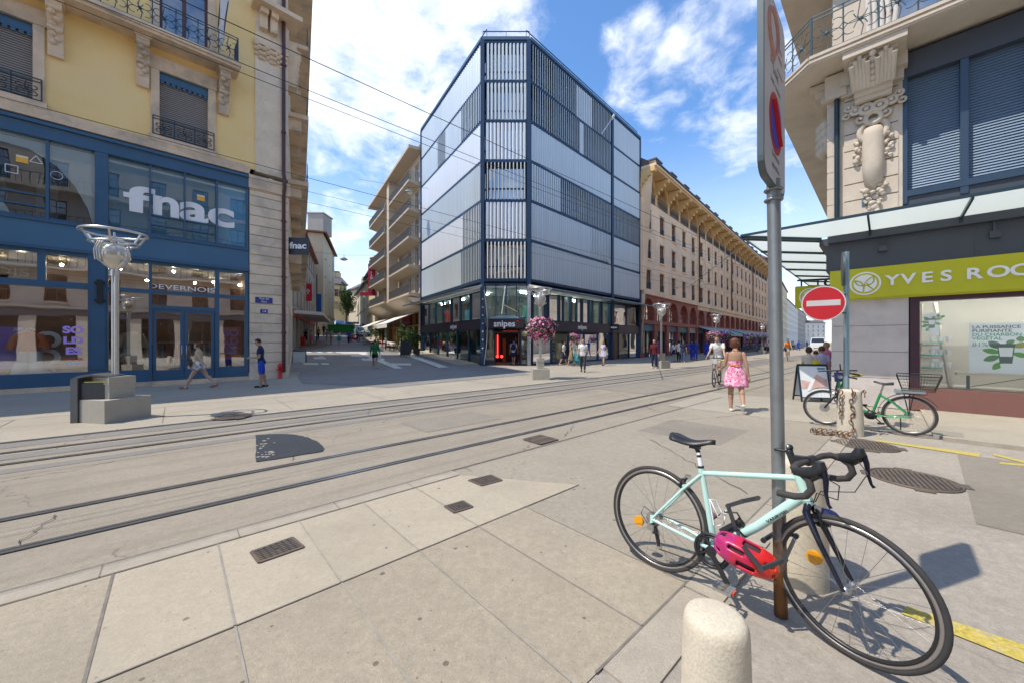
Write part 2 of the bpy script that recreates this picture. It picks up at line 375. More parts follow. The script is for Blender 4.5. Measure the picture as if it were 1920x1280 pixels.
strip('road_edge_strip', -40, 160, 9.55, 10.0, .0, m_strip)
# long repair bands beside the rails
for a, c, t0, t1 in ((-40, 160, 8.62, 8.98), (-40, 160, 7.72, 7.98)): strip('road_repair_band', a, c, t0, t1, .0, m_strip)
# near pavement: slabs with joints, flush kerb
strip('near_pavement', -40, 2.62, 1.1, 4.08, .0, m_slab2)
strip('near_pavement_apron', 2.62, 12.3, 1.1, 4.08, .0, ground_mat('crossing concrete', (.375, .33, .26), .5, (.30, .265, .21), crack=.3, spots=.9, bump=.35))
def slab_tone(name, k, col, *a, **kw): return [ground_mat('%s %d' % (name, i), tuple(c * f for c in col), *a, **kw) for i, f in enumerate(k)]
ls_ = slab_tone('pale slab', (1.0, .97, 1.03), (.455, .395, .30), .28, (.39, .345, .27), spots=.9, bump=.15); ds_ = slab_tone('worn slab', (1.0, .96, 1.04, .98), (.41, .352, .265), .5, (.33, .29, .228), spots=1.0, bump=.35)
b = mb(); js = [-.33 + .585 * i for i in range(6)] + [2.62]
for i, (a, c) in enumerate(zip(js, js[1:])):
    b.mat(ls_[(i * 2) % 3]); last = i == 5; b.quad(RP(a, 2.68, .004), RP(c if not last else 3.45, 2.68, .004), RP(c, 3.85, .004), RP(a, 3.85, .004))
struct(b, 'light_slab_pavement'); b = mb()
for i, (a, c) in enumerate(zip([-.33 - .9 * k for k in range(9, 0, -1)] + js[:-1], [-.33 - .9 * k for k in range(8, 0, -1)] + js)):
    b.mat(ds_[(i * 3 + i // 4) % 4]); b.quad(RP(a, 1.1, .002), RP(c, 1.1, .002), RP(c, 2.68 if c > -.3 else 3.86, .002), RP(a, 2.68 if c > -.3 else 3.86, .002))
struct(b, 'worn_slab_pavement')
strip('kerb_line', -40, 2.62, 3.88, 4.06, .006, m_kerb)
b = mb(m_joint)
def line(a, c, w, z=.008): 
    d = (c - a).normalized(); n = Vector((-d.y, d.x, 0)) * w / 2; q = Vector((0, 0, z)); b.quad(a - n + q, c - n + q, c + n + q, a + n + q)
line(RP(-12, 2.68), RP(3.45, 2.68), .011); line(RP(-.33, .2), RP(-.33, 3.86), .016); line(RP(-40, 3.87), RP(2.6, 3.87), .012); line(RP(-40, 4.07), RP(12, 4.07), .02)
b.mat(m_joint2)
for i in range(1, 6): line(RP(-.33 + .585 * i, 1.1), RP(-.33 + .585 * i, 3.86 if i < 5 else 2.7), .012)
for i in range(1, 16): line(RP(-.33 - .9 * i, 1.1), RP(-.33 - .9 * i, 3.86), .012)
b.mat(m_joint); line(RP(1.55, 1.1), RP(12, 1.1), .014); line(RP(-40, 1.1), RP(1.2, 1.1), .014)
for i in range(12): line(RP(-6 + i * .8, 3.87), RP(-6 + i * .8, 4.06), .008)
struct(b, 'pavement_joints')
# small kerb stones beside the bicycle
b = mb(m_kerb)
for i in range(8):
    s = 1.6 + i * .95; b.hexa([RP(s, .86, -.01), RP(s + .93, .86, -.01), RP(s + .93, 1.09, -.01), RP(s, 1.09, -.01), RP(s, .86, .009), RP(s + .93, .86, .009), RP(s + .93, 1.09, .009), RP(s, 1.09, .009)])
struct(b, 'flush_kerb')
# side street on the right where the bicycles stand
struct(mb(m_side).quad(RP(-40, -40, -.004), RP(60, -40, -.004), RP(60, 1.1, -.004), RP(-40, 1.1, -.004)), 'side_road')
# far pavement
strip('far_pavement', -60, 160, 10.0, 24, .02, m_slab3)
b = mb(m_kerb)
for i in range(60):
    s = -20 + i * 1.6; b.hexa([RP(s, 10.0, -.01), RP(s + 1.59, 10.0, -.01), RP(s + 1.59, 10.18, -.01), RP(s, 10.18, -.01), RP(s, 10.0, .027), RP(s + 1.59, 10.0, .027), RP(s + 1.59, 10.18, .027), RP(s, 10.18, .027)])
struct(b, 'far_kerb')
b = mb(m_joint)
line(RP(-30, 12.75), RP(6, 12.75), .02, .026); line(RP(-30, 11.6), RP(4, 11.6), .014, .026)
for i in range(12): line(RP(-14 + i * 2.3, 10.18), RP(-14 + i * 2.3, 12.75), .012, .026)
for i in range(20): line(RP(14 + i * 2.3, 10.18), RP(14 + i * 2.3, 16), .012, .026)
struct(b, 'far_pavement_joints')
# square of the side street, asphalt, rising away from the corner
C0 = Vector((-2.1, 26.0, 0)); VN = Vector((V1.y, -V1.x, 0))
def hill(q):
    q = max(0, q); return .052 * q if q < 30 else 1.56 + .088 * (q - 30)
def SP(q, r, dz=0.0): return C0 + V1 * q + VN * r + Vector((0, 0, hill(q) + dz))
m_sq = ground_mat('square asphalt', (.27, .255, .235), .4, (.22, .21, .20), crack=.3, bump=.3)
b = mb(m_sq)
b.add([Vector(p) for p in ((-9.7, 16.9, .03), (-8.2, 14.6, .03), (-4.4, 13.3, .03), (0.9, 18.5, .03), (-.5, 24.2, .03), (-2.2, 26.2, .03))] + [SP(0, -11, .03)], [(0, 1, 2, 3, 4, 5, 6)])
struct(b, 'square_pavement')
b = mb(m_sq)
qs = [0, 2, 5, 8, 12, 16, 20, 24, 27, 30, 34, 40, 50, 65, 80, 100, 130]
for q0, q1 in zip(qs, qs[1:]): b.quad(SP(q0, -60, .03), SP(q0, 0, .03), SP(q1, 0, .03), SP(q1, -60, .03))
struct(b, 'side_street')
b = mb(m_slab3)   # pavement along the glass building, up the side street
for q0, q1 in zip(qs, qs[1:]):
    if q1 < 60: b.hexa([SP(q0, -1.9, 0), SP(q0, 3, 0), SP(q1, 3, 0), SP(q1, -1.9, 0), SP(q0, -1.9, .12), SP(q0, 3, .12), SP(q1, 3, .12), SP(q1, -1.9, .12)])
struct(b, 'side_street_pavement')
b = mb(m_slab3)   # light crossing band where the street begins to climb
b.quad(SP(26, -16, .036), SP(26, -1.9, .036), SP(28.2, -1.9, .036), SP(28.2, -16, .036)); struct(b, 'crossing_band')
m_white = M('road paint white', (.62, .60, .55), .8, var=.25, vs=4, stain=(.3, .29, .28), ss=9)
m_yell = M('road paint yellow', (.52, .41, .09), .85, var=.28, vs=14, fine=.3, fs=60, stain=(.36, .32, .22), ss=14)
def mark(name, pts, mat, z): 
    return struct(mb(mat).add([Vector((p.x, p.y, p.z + z)) for p in pts], [tuple(range(len(pts)))]), name)
def gh(px, py):
    k = (px - CX) / F; lo, hi = -12.0, 60.0
    def at_(q): c = C0 + V1 * q; r = (k * c.y - c.x) / (VN.x - k * VN.y); p = SP(q, r); return p, HZ + (EYE - p.z) * F / p.y
    for _ in range(40):
        m = (lo + hi) / 2
        if at_(m)[1] > py: lo = m
        else: hi = m
    return at_(lo)[0]
# painted marks on the square
for (x0, y0, x1, y1, w) in ((752, 661, 832, 689, .34), (672, 660, 748, 691, .26)):
    p = gh(x0, y0); q = gh(x1, y1); d = (q - p).normalized(); n = Vector((-d.y, d.x, 0)) * w
    mark('white_lane_line', [p - n, q - n, q + n, p + n], m_white, .037)
for x0, x1, y0, y1 in ((640, 690, 660, 662.5), (660, 705, 666, 668.5), (680, 722, 672, 676), (590, 612, 670, 673.5), (600, 608, 668, 671), (570, 598, 681, 684), (604, 618, 681, 684), (572, 585, 660, 661.5), (596, 606, 660, 661.5), (615, 625, 660, 661.5), (632, 640, 660, 661.5), (728, 772, 681.5, 685)):
    mark('white_crossing_bar', [gh(x0, y1), gh(x1, y1), gh(x1 - 3, y0), gh(x0 - 3, y0)], m_white, .037)
# yellow marks on the side road
def ymark(pts): mark('yellow_parking_line', [G(*p) for p in pts], m_yell, .004)
ymark([(1690, 1150), (1700, 1136), (1930, 1212), (1930, 1246)]); ymark([(1640, 826), (1640, 823), (1838, 850), (1836, 856)]); ymark([(1862, 853), (1864, 850), (1930, 866), (1930, 870)]); ymark([(1874, 869), (1875, 866), (1930, 870), (1930, 874)])
# rails: grooved steel, one thing each
m_rail = M('rail steel', (.26, .26, .27), .34, .8, var=.2, vs=3); m_groove = M('rail groove', (.02, .02, .022), .8)
for i, (t, lab) in enumerate(((4.83, 'grooved steel tram rail nearest the pale slab pavement'), (5.70, 'steel tram rail second from the slab pavement, by the dark patch'), (8.28, 'rusty tram rail third from the slab pavement'), (9.13, 'tram rail nearest the shop pavement across the road'))):
    b = mb(m_rail)
    for a, c in zip([-40, -10, 0, 10, 20, 40, 80], [-10, 0, 10, 20, 40, 80, 160]):
        b.quad(RP(a, t - .03, .007), RP(c, t - .03, .007), RP(c, t + .022, .007), RP(a, t + .022, .007))
    b.mat(m_groove)
    b.quad(RP(-40, t + .022, .006), RP(160, t + .022, .006), RP(160, t + .05, .006), RP(-40, t + .05, .006))
    b.mat(m_rail); b.quad(RP(-40, t + .05, .007), RP(160, t + .05, .007), RP(160, t + .078, .007), RP(-40, t + .078, .007))
    tag(b.build('tram_rail'), lab, 'tram rail', 'tram rails in the road')
# cast shadow painted on the road as a dark asphalt patch
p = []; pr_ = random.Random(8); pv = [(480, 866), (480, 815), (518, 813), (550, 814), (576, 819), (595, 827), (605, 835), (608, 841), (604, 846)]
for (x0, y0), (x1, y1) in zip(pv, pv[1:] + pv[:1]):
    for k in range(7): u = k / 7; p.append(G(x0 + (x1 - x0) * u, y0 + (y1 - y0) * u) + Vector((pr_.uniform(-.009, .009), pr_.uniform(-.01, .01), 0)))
mark('painted_road_shadow', p, ground_mat('painted shadow asphalt', (.045, .052, .065), .5, (.035, .04, .05), bump=.5), .006)
b = mb(m_slab)
for i in range(26): q = G(pr_.uniform(482, 515), pr_.uniform(822, 858)); b.ball(q + Vector((0, 0, .008)), pr_.uniform(.012, .03), 3, (1.4, 1, .3))  # light specks of the shadow, built as small pale balls
tag(b.build('specks'), 'pale light specks on the painted shadow patch in the road', 'specks', kind='stuff')
# cracks in the road and old repair patches
b = mb(M('crack dark', (.07, .062, .055), .95)); cr_ = random.Random(21)
for s0, t0, ds, dt, n in ((-.95, 4.95, .1, .62, 9), (1.2, 5.9, .5, 1.1, 12), (-3, 6.4, 1.6, .5, 14), (5, 4.2, .9, .5, 10), (6.5, 6.2, -.4, 1.4, 12), (3.2, 8.4, .3, .6, 8), (10, 5.9, 1.2, 1.6, 14), (-.6, 1.3, .3, 1.2, 10), (4.6, 1.3, 1.4, 1.9, 16), (7.5, 3.6, 2.2, -.9, 14), (2.2, -.6, 1.5, -.4, 12), (3.4, -2.2, .6, 1.1, 12)):
    q = RP(s0, t0)
    for k in range(n):
        e = RP(s0 + ds * (k + 1) / n + cr_.uniform(-.035, .035), t0 + dt * (k + 1) / n + cr_.uniform(-.035, .035)); line(q, e, cr_.uniform(.003, .012), .0085); q = e
struct(b, 'road_cracks')
for s0, s1, t0, t1 in ((-6.5, -2.6, 5.95, 7.5), (3.4, 5.2, 6.1, 7.2), (11, 16, 5.9, 7.6), (6.4, 7.9, 2.2, 3.6)): strip('road_repair_band', s0, s1, t0, t1, .0015, m_strip if s0 < 0 else m_asph2)
for a, c, t0, t1 in ((2.5, 3.6, -1.9, -1.2), (5.4, 8.6, -1.0, -.3)): strip('road_repair_band', a, c, t0, t1, .0005, m_asph2)
# covers, grates and one painted lamp shadow
m_iron = M('cast iron', (.15, .125, .105), .65, .35, var=.25, vs=6, stain=(.21, .14, .09), ss=5)
m_iron2 = M('cast iron dark', (.055, .05, .05), .7, .2, var=.2, vs=9)
m_cgrey = M('cover frame', (.25, .235, .21), .8, var=.2, vs=9)
def square_cover(pts, lab, name='access_cover', grid=7):
    c = [G(*p) for p in pts]; b = mb(m_iron2); up = Vector((0, 0, 1))
    P = lambda u, v, z: (c[0] * (1 - u) * (1 - v) + c[1] * u * (1 - v) + c[2] * u * v + c[3] * (1 - u) * v) + up * z
    b.quad(P(0, 0, .009), P(1, 0, .009), P(1, 1, .009), P(0, 1, .009)); b.mat(m_iron)
    for i in range(grid):
        for j in range(grid):
            if abs(i - grid // 2) < 1 and abs(j - grid // 2) < 1: continue
            u0 = (i + .18) / grid; u1 = (i + .82) / grid; v0 = (j + .18) / grid; v1 = (j + .82) / grid
            b.hexa([P(u0, v0, .009), P(u1, v0, .009), P(u1, v1, .009), P(u0, v1, .009), P(u0, v0, .014), P(u1, v0, .014), P(u1, v1, .014), P(u0, v1, .014)])
    for k in range(4):
        b.bar(c[k] + up * .009, c[(k + 1) % 4] + up * .009, .02, .012)
    return tag(b.build(name), lab, 'manhole cover')
square_cover([(486, 1056), (569, 1027), (548, 1009), (471, 1036)], 'largest square iron cover set in the pale concrete slab')
square_cover([(852, 962), (886, 951), (868, 940), (834, 950)], 'small square iron cover, middle one on the pale slabs')
square_cover([(903, 911), (941, 901), (921, 891), (879, 901)], 'square iron cover nearest the tram rails on the pale slabs')
def grate(pts, lab, n=12):
    c = [G(*p) for p in pts]; up = Vector((0, 0, 1)); b = mb(M('grate pit', (.01, .01, .01), .9))
    P = lambda u, v, z: (c[0] * (1 - u) * (1 - v) + c[1] * u * (1 - v) + c[2] * u * v + c[3] * (1 - u) * v) + up * z
    b.quad(P(0, 0, .005), P(1, 0, .005), P(1, 1, .005), P(0, 1, .005)); b.mat(m_iron)
    for i in range(n + 1): b.bar(P(i / n, 0, .012), P(i / n, 1, .012), .02, .01)
    b.bar(P(0, 0, .013), P(1, 0, .013), .05, .012); b.bar(P(0, 1, .013), P(1, 1, .013), .05, .012); b.bar(P(0, .5, .013), P(1, .5, .013), .06, .012)
    return tag(b.build('drain_grate'), lab, 'drain grate')
grate([(1012, 833), (1045, 824), (1014, 816), (982, 824)], 'slotted iron drain grate between rail and pale pavement')
def round_cover_or_shadow(c, r, lab, ribs=15):
    c = Vector(c); b = mb(m_iron2); n = 40; ring = [c + Vector((math.cos(2 * math.pi * i / n) * r, math.sin(2 * math.pi * i / n) * r, .006)) for i in range(n)]
    b.add(ring, [tuple(range(n))]); b.mat(m_iron); b.torus(c + Vector((0, 0, .005)), r * .99, .012, n=40, m=6); b.torus(c + Vector((0, 0, .005)), r * .9, .008, n=40, m=6)
    ang = math.radians(-35); d = Vector((math.cos(ang), math.sin(ang), 0)); nn = Vector((-d.y, d.x, 0))
    for i in range(ribs):
        o = (i + .5) / ribs * 2 - 1; h = math.sqrt(1 - o * o) * r * .88
        b.bar(c + d * o * r * .88 - nn * h + Vector((0, 0, .009)), c + d * o * r * .88 + nn * h + Vector((0, 0, .009)), r * .07, .012)
    for s in (-1, 1):
        b.box(c + d * s * r * 1.04 + Vector((0, 0, .004)), (.1, .16, .014), ang); b.box(c + nn * s * r * 1.04 + Vector((0, 0, .004)), (.16, .1, .014), ang)
    return tag(b.build('cover_or_shadow_disc'), lab, 'manhole cover')
round_cover_or_shadow(((1712 - CX) / F * 4.47, 4.47, 0), .395, 'round ribbed manhole cover in the side road, nearer the mint bicycle')
round_cover_or_shadow(((1625 - CX) / F * 5.95, 5.95, 0), .38, 'round ribbed manhole cover beside the chained stone bollard')
round_cover_or_shadow(((438 - CX) / F * 8.15, 8.15, .022), .33, 'round dark disc painted as the lamp crown shadow on the pavement beside the stone lamp base')  # cast shadow of the lamp crown, drawn as a dark ribbed disc
# ------------------------------------------------------------------ corner building with the blue shopfront (left)
T1 = 19.3; q = T1 * math.sqrt(.5)
FF = Fr((-q, q), (.7071, -.7071)); A1 = 4.82
m_yel = M('yellow render', (.88, .63, .27), .85, var=.10, vs=.7, fine=.06, fs=40, bump=.15, bs=80, stain=(.80, .60, .33), ss=.35)
m_stone = M('molasse stone', (.68, .52, .36), .85, var=.16, vs=1.3, fine=.12, fs=30, bump=.3, bs=45, stain=(.34, .29, .23), ss=.8)
m_stone2 = M('pale stone', (.74, .61, .45), .8, var=.12, vs=1.6, fine=.1, fs=30, bump=.25, bs=45, stain=(.42, .38, .32), ss=.9)
m_blue = M('shopfront blue', (.035, .105, .19), .38, var=.10, vs=1.2, spec=.5)
m_blue2 = M('shopfront blue panel', (.06, .15, .25), .45, var=.08, vs=1.0)
m_iron_b = M('wrought iron', (.035, .075, .10), .45, .3, var=.15)
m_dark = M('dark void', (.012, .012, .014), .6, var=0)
m_shut = M('grey roller slats', (.33, .29, .255), .5, var=.08, stretch=(1, 1, 9))
m_pipe = M('brown downpipe', (.10, .045, .05), .4, .3, var=.15)
m_glass = glass('shop glass', (.88, .93, .94), .36)
m_glass2 = glass('upper glass', (.72, .82, .86), .10)
m_gwin = glass('window glass', (.25, .3, .33), .25)
fb = thing('corner_building', 'yellow and stone corner building with a blue two-storey shopfront on the far left', 'building', FF.P(A1, 0))
FS = Fr((FF.P(A1, 0).x, FF.P(A1, 0).y), (.868, .496)); HB = 18.2
# ---- shell
wa = mb(m_yel)
w2c = (FF.ax(299), FF.ax(390)); ww = w2c[1] - w2c[0]; w1c = (FF.ax(62) - ww, FF.ax(62)); sp = w2c[0] - w1c[0]
holes = []
for k in (0, 1, 2, 3):
    for z0, z1 in ((9.32, 11.8), (12.9, 15.6), (16.2, 17.3)): holes.append((w2c[0] - sp * k, w2c[1] - sp * k, z0, z1))
FF.wall(wa, -18, FF.ax(478), 9.05, HB, holes, 0, .28); wa.build('upper_wall', fb)
m_inside = M('shop ceiling', (.30, .27, .23), .8)
b = mb(m_stone)
FF.box(b, -30, FF.ax(466), 8.76, 8.92, -.3, .22); FF.box(b, -30, FF.ax(468), 8.92, 9.12, -.3, .14)
b.build('string_course', fb)
b = mb(m_stone2)
FF.box(b, FF.ax(478), A1, 9.0, 14.7, -.4, .06); b.mat(m_stone)
FF.box(b, FF.ax(476), A1, 14.55, 14.72, -.4, .16); b.mat(m_stone2); FF.box(b, FF.ax(478), A1, 14.72, HB, -.4, .04)
b.mat(m_stone)   # carved capital
for i in range(26):
    u = (i % 9) / 8; v = i // 9; a = FF.ax(480) + u * (A1 - .12 - FF.ax(480)); b.ball(FF.P(a, 14.45 - v * .22 + .08 * math.cos(i * 2.1), .08), .13 - .02 * v, 5, (1, 1, .8))
for a in (FF.ax(492), FF.ax(511)):
    FF.box(b, a - .14, a + .14, 15.2, 15.75, 0, .3); FF.box(b, a - .14, a + .14, 15.75, 16.0, 0, .5)
FF.box(b, FF.ax(470), A1 + .4, 16.0, 16.2, -.2, .75)
b.build('corner_pilaster', fb)
b = mb(m_stone2)   # rusticated pier beside the shopfront
z = .35
FF.box(b, FF.ax(466), A1, 0, .34, -.5, .14)
while z < 8.3:
    FF.box(b, FF.ax(467), A1 - .01, z, z + .385, -.5, .13); z += .42
b.mat(m_stone); FF.box(b, FF.ax(467), A1 - .02, .3, 8.75, -.5, .085); FF.box(b, FF.ax(465), A1 + .05, 8.2, 8.76, -.5, .2); b.build('rusticated_pier', fb)
# core walls behind, roof and cornice
b = mb(m_stone2); FF.box(b, -30, A1, 0, HB, -14, -13.6); FF.box(b, -30, -18, 0, HB, -13, 0)
b.build('rear_wall', fb)
b = mb(m_stone); FF.box(b, -30, A1 + .9, HB, HB + .35, -14, .95); FF.box(b, -30, A1 + .5, HB - .35, HB, -14, .5)
b.build('cornice', fb)
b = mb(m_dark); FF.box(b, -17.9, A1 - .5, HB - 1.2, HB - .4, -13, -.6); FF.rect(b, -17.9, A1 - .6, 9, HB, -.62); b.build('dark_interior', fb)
# ---- windows upstairs: surround, blind, valance, guard rail
def guard(fr, a0, a1, z0, z1, bb, name, parent, mat=m_iron_b, scroll=.22, rr=.012):
    b = mb(mat); r = rr
    for z in (z0 + .03, z1, z1 - .1): b.bar(fr.P(a0, z, bb), fr.P(a1, z, bb), .03, .022)
    n = max(2, round((a1 - a0) / .62))
    for i in range(n + 1): a = a0 + (a1 - a0) * i / n; b.bar(fr.P(a, z0, bb), fr.P(a, z1, bb), .022, .022)
    h = z1 - .12 - z0
    for i in range(n):
        c = a0 + (a1 - a0) * (i + .5) / n; w = (a1 - a0) / n
        for s in (-1, 1):
            for zc, k in ((z0 + h * .32, 1), (z0 + h * .70, -1)):
                pts = []
                for j in range(13):
                    t = j / 12 * 1.6 * math.pi; rad = scroll * (1 - .055 * j) * min(1, w / .62) * min(1, h / .75)
                    pts.append(fr.P(c + s * (w * .24 - rad * math.cos(t) * .9), zc + k * rad * math.sin(t) * .8, bb))
                b.tube(pts, r, 4, cap=False)
        b.tube([fr.P(c, z0, bb), fr.P(c + .05, z0 + h * .3, bb), fr.P(c - .05, z0 + h * .6, bb), fr.P(c, z1 - .1, bb)], r, 4)
        b.ball(fr.P(c, z0 + h * .5, bb), .05, 4)
    return b.build(name, parent)
def blind(fr, a0, a1, z0, z1, bb, pitch=.075, mat=m_shut, fill=.8):
    b = mb(mat); z = z0
    while z < z1 - pitch * .5:
        b.hexa([fr.P(a0, z, bb + .028), fr.P(a1, z, bb + .028), fr.P(a1, z, bb), fr.P(a0, z, bb), fr.P(a0, z + pitch * fill, bb), fr.P(a1, z + pitch * fill, bb), fr.P(a1, z + pitch * fill, bb - .03), fr.P(a0, z + pitch * fill, bb - .03)])
        z += pitch
    b.mat(m_dark); fr.rect(b, a0, a1, z0, z1, bb - .035)
    return b
for k in (0, 1, 2):
    a0, a1 = w2c[0] - sp * k, w2c[1] - sp * k
    b = mb(m_stone); w = .24
    FF.box(b, a0 - w, a0, 9.1, 12.0, -.02, .07); FF.box(b, a1, a1 + w, 9.1, 12.0, -.02, .07); FF.box(b, a0 - w - .04, a1 + w + .04, 11.8, 12.3, -.02, .1); FF.box(b, a0 - w - .06, a1 + w + .06, 9.1, 9.32, -.25, .16)
    FF.box(b, a0 - w, a0, 12.9, 15.9, -.02, .07); FF.box(b, a1, a1 + w, 12.9, 15.9, -.02, .07); FF.box(b, a0 - w, a1 + w, 15.6, 15.95, -.02, .09)
    wn = b.build('window_surround', fb)
    blind(FF, a0, a1, 9.34, 11.6, -.12).build('roller_blind', wn)
    b = mb(m_blue); FF.box(b, a0, a1, 11.5, 11.8, -.08, -.03)
    for i in range(9):
        a = a0 + (a1 - a0) * (i + .5) / 9; FF.box(b, a - .05, a + .05, 11.40, 11.5, -.075, -.035)
    b.build('valance', wn)
    guard(FF, a0 - .18, a1 + .18, 9.34, 10.05, .09, 'guard_rail', wn, scroll=.17)
    b = mb(M('brown window frame', (.10, .05, .045), .5)); FF.box(b, a0, a0 + .09, 12.9, 15.6, -.2, -.14); FF.box(b, a1 - .09, a1, 12.9, 15.6, -.2, -.14); FF.box(b, (a0 + a1) / 2 - .06, (a0 + a1) / 2 + .06, 12.9, 15.6, -.2, -.14); FF.box(b, a0, a1, 15.45, 15.6, -.2, -.13)
    b.mat(m_gwin); FF.rect(b, a0, a1, 12.9, 15.6, -.18); b.build('french_window', wn)
# ---- balcony on consoles
ba0, ba1 = -9.0, FF.ax(450, .9)
b = mb(m_stone); FF.box(b, ba0, ba1, 12.62, 12.72, 0, .86); FF.box(b, ba0, ba1 + .04, 12.72, 12.88, 0, .93); bal = b.build('balcony', fb)
guard(FF, ba0, ba1 - .05, 12.9, 13.85, .84, 'balcony_railing', bal, scroll=.25)
b = mb(m_iron_b); n = 6
for i in range(n): b.bar(FF.P(ba1 - .05, 12.9, .05 + .8 * i / n), FF.P(ba1 - .05, 13.85, .05 + .8 * i / n), .02, .02)
b.bar(FF.P(ba1 - .05, 13.85, 0), FF.P(ba1 - .05, 13.85, .84), .03, .03); b.build('railing_return', bal)
def console(fr, a, z1, z0, w, out, parent, mat=m_stone):
    b = mb(mat); n = 12; pr = []
    for i in range(n + 1):
        t = i / n; z = z1 + (z0 - z1) * t; d = out * (.16 + .84 * (1 - t) ** 1.7 + .1 * math.sin(t * 9)); pr.append((z, d))
    for (za, da), (zb, db) in zip(pr, pr[1:]):
        b.hexa([fr.P(a - w, zb, 0), fr.P(a + w, zb, 0), fr.P(a + w, zb, db), fr.P(a - w, zb, db), fr.P(a - w, za, 0), fr.P(a + w, za, 0), fr.P(a + w, za, da), fr.P(a - w, za, da)])
    for i in range(7):   # carved leaf and volutes
        z, d = pr[3 + i]; b.ball(fr.P(a + (-.35 + .7 * (i % 2)) * w, z, d), w * .62, 4, (1, 1, .9))
    for s in (-1, 1): b.tube([fr.P(a + s * w * 1.05, z1 - .02, d) for d in (0.05, out * .9)], .05, 6); b.tube([fr.P(a - w, z1 - .3 - .25 * (s + 1), out * (.85 - .25 * (s + 1))), fr.P(a + w, z1 - .3 - .25 * (s + 1), out * (.85 - .25 * (s + 1)))], .09, 8)
    fr.box(b, a - w * 1.3, a + w * 1.3, z1 - .12, z1 + .02, 0, out * 1.05)
    return b.build('console', parent)
for px in (103, 268, 421): console(FF, FF.ax(px, .3), 12.62, 10.95, .17, .62, bal)
console(FF, FF.ax(-60, .3), 12.62, 10.95, .17, .62, bal)
# furled striped parasol on the balcony
b = mb(M('white parasol cloth', (.6, .58, .57), .8)); p0 = FF.P(FF.ax(412, .5), 12.9, .45)
b.tube([p0, p0 + Vector((0, 0, .5)), p0 + Vector((.05, 0, .9)), p0 + Vector((.12, 0, 1.5)), p0 + Vector((.2, 0, 2.4)), p0 + Vector((.25, 0, 2.7))], [.03, .03, .13, .09, .16, .03], 10)
b.mat(M('navy stripe cloth', (.03, .04, .09), .8))
for k in range(3): b.tube([p0 + Vector((.05 + .1 * math.cos(k * 2), .1 * math.sin(k * 2), .95)), p0 + Vector((.2 + .14 * math.cos(k * 2), .14 * math.sin(k * 2), 2.35))], .022, 5)
tag(b.build('parasol'), 'furled white and navy parasol standing on the balcony of the yellow facade', 'parasol')
# ---- shopfront
zt0, zt1 = 5.57, 8.19; zb0, zb1 = .62, 4.67; SR = FF.ax(465.5)
b = mb(m_blue); FF.box(b, -18, SR, 8.19, 8.76, -.4, .12); FF.box(b, -18, SR, 8.6, 8.7, -.4, .2)
b.mat(m_blue2); FF.box(b, -18, SR, 4.67, 5.57, -.4, .09); b.mat(m_blue); FF.box(b, -18, SR, 4.62, 4.72, -.4, .16); FF.box(b, -18, SR, 5.5, 5.58, -.4, .14)
b.build('fascia', fb)
def posts(name, lst, z0, z1, b0=-.14, b1=.06, mat=m_blue):
    b = mb(mat)
    for x0, x1 in lst: FF.box(b, FF.ax(x0), FF.ax(x1), z0, z1, b0, b1)
    return b
b = posts('f', [(178, 203)], zt0 - .02, zt1 + .02, -.3, .1); FF.box(b, FF.ax(165), FF.ax(203), 0.1, 4.64, -.4, .11); FF.box(b, FF.ax(170), FF.ax(198), .7, 4.4, 0, .15)
b.build('shopfront_pilaster', fb)
b = posts('m', [(86, 92), (279.5, 283.5), (345, 348), (404.5, 408.5), (461.5, 465.5)], zt0, zt1)
k = FF.ax(178); FF.box(b, k - 12, k, zt0, zt0 + .09, -.14, .05); FF.box(b, FF.ax(203), SR, zt0, zt0 + .09, -.14, .05)
for x0, x1 in ((281, 406), (-90, 88)):
    z = FF.px(340, 406)[1]; 
    for dz in (.40, .76): FF.box(b, FF.ax(x0), FF.ax(x1), zt0 + dz, zt0 + dz + .05, -.1, .02)
b.build('upper_mullions', fb)
b = posts('m', [(279, 285), (403, 411), (459, 465.5)], .1, 4.67)
FF.box(b, FF.ax(203), SR, 3.42, 3.56, -.15, .055); FF.box(b, FF.ax(285), FF.ax(403), 2.86, 2.99, -.15, .05); FF.box(b, FF.ax(203), SR, 4.5, 4.67, -.15, .05)
FF.box(b, FF.ax(203), FF.ax(280), .12, .62, -.3, .05); FF.box(b, FF.ax(411), SR, .12, .62, -.3, .05)
FF.box(b, -18, FF.ax(165), .18, .62, -.3, .06); FF.box(b, -18, FF.ax(165), 3.42, 3.62, -.3, .06); FF.box(b, -18, FF.ax(165), 4.5, 4.67, -.3, .05)
FF.box(b, FF.ax(70), FF.ax(86), 3.62, 4.67, -.2, .055)
b.build('shopfront_frame', fb)
b = mb(m_stone); FF.box(b, -18, SR, 0, .18, -.5, .1); FF.box(b, FF.ax(285), FF.ax(403), .0, .07, -.1, .4); b.build('stone_step', fb)
for x0, x1 in ((286, 344.5), (345.5, 402)):
    a0, a1 = FF.ax(x0), FF.ax(x1); b = mb(m_blue)
    FF.box(b, a0, a0 + .1, .12, 2.86, -.12, .02); FF.box(b, a1 - .1, a1, .12, 2.86, -.12, .02); FF.box(b, a0 + .1, a1 - .1, .12, .58, -.12, .02); FF.box(b, a0 + .1, a1 - .1, 2.74, 2.86, -.12, .02)
    d = b.build('shop_door', fb); FF.rect(mb(m_glass), a0 + .1, a1 - .1, .58, 2.74, -.05)
    b = mb(m_glass); FF.rect(b, a0 + .1, a1 - .1, .58, 2.74, -.05); b.build('door_pane', d)
    b = mb(M('brushed steel', (.5, .5, .5), .3, .9)); s = a1 - .06 if x0 < 300 else a0 + .06
    b.tube([FF.P(s, .95, .02), FF.P(s, .95, .09), FF.P(s, 1.5, .09), FF.P(s, 1.5, .02)], .014, 6); b.build('door_handle', d)
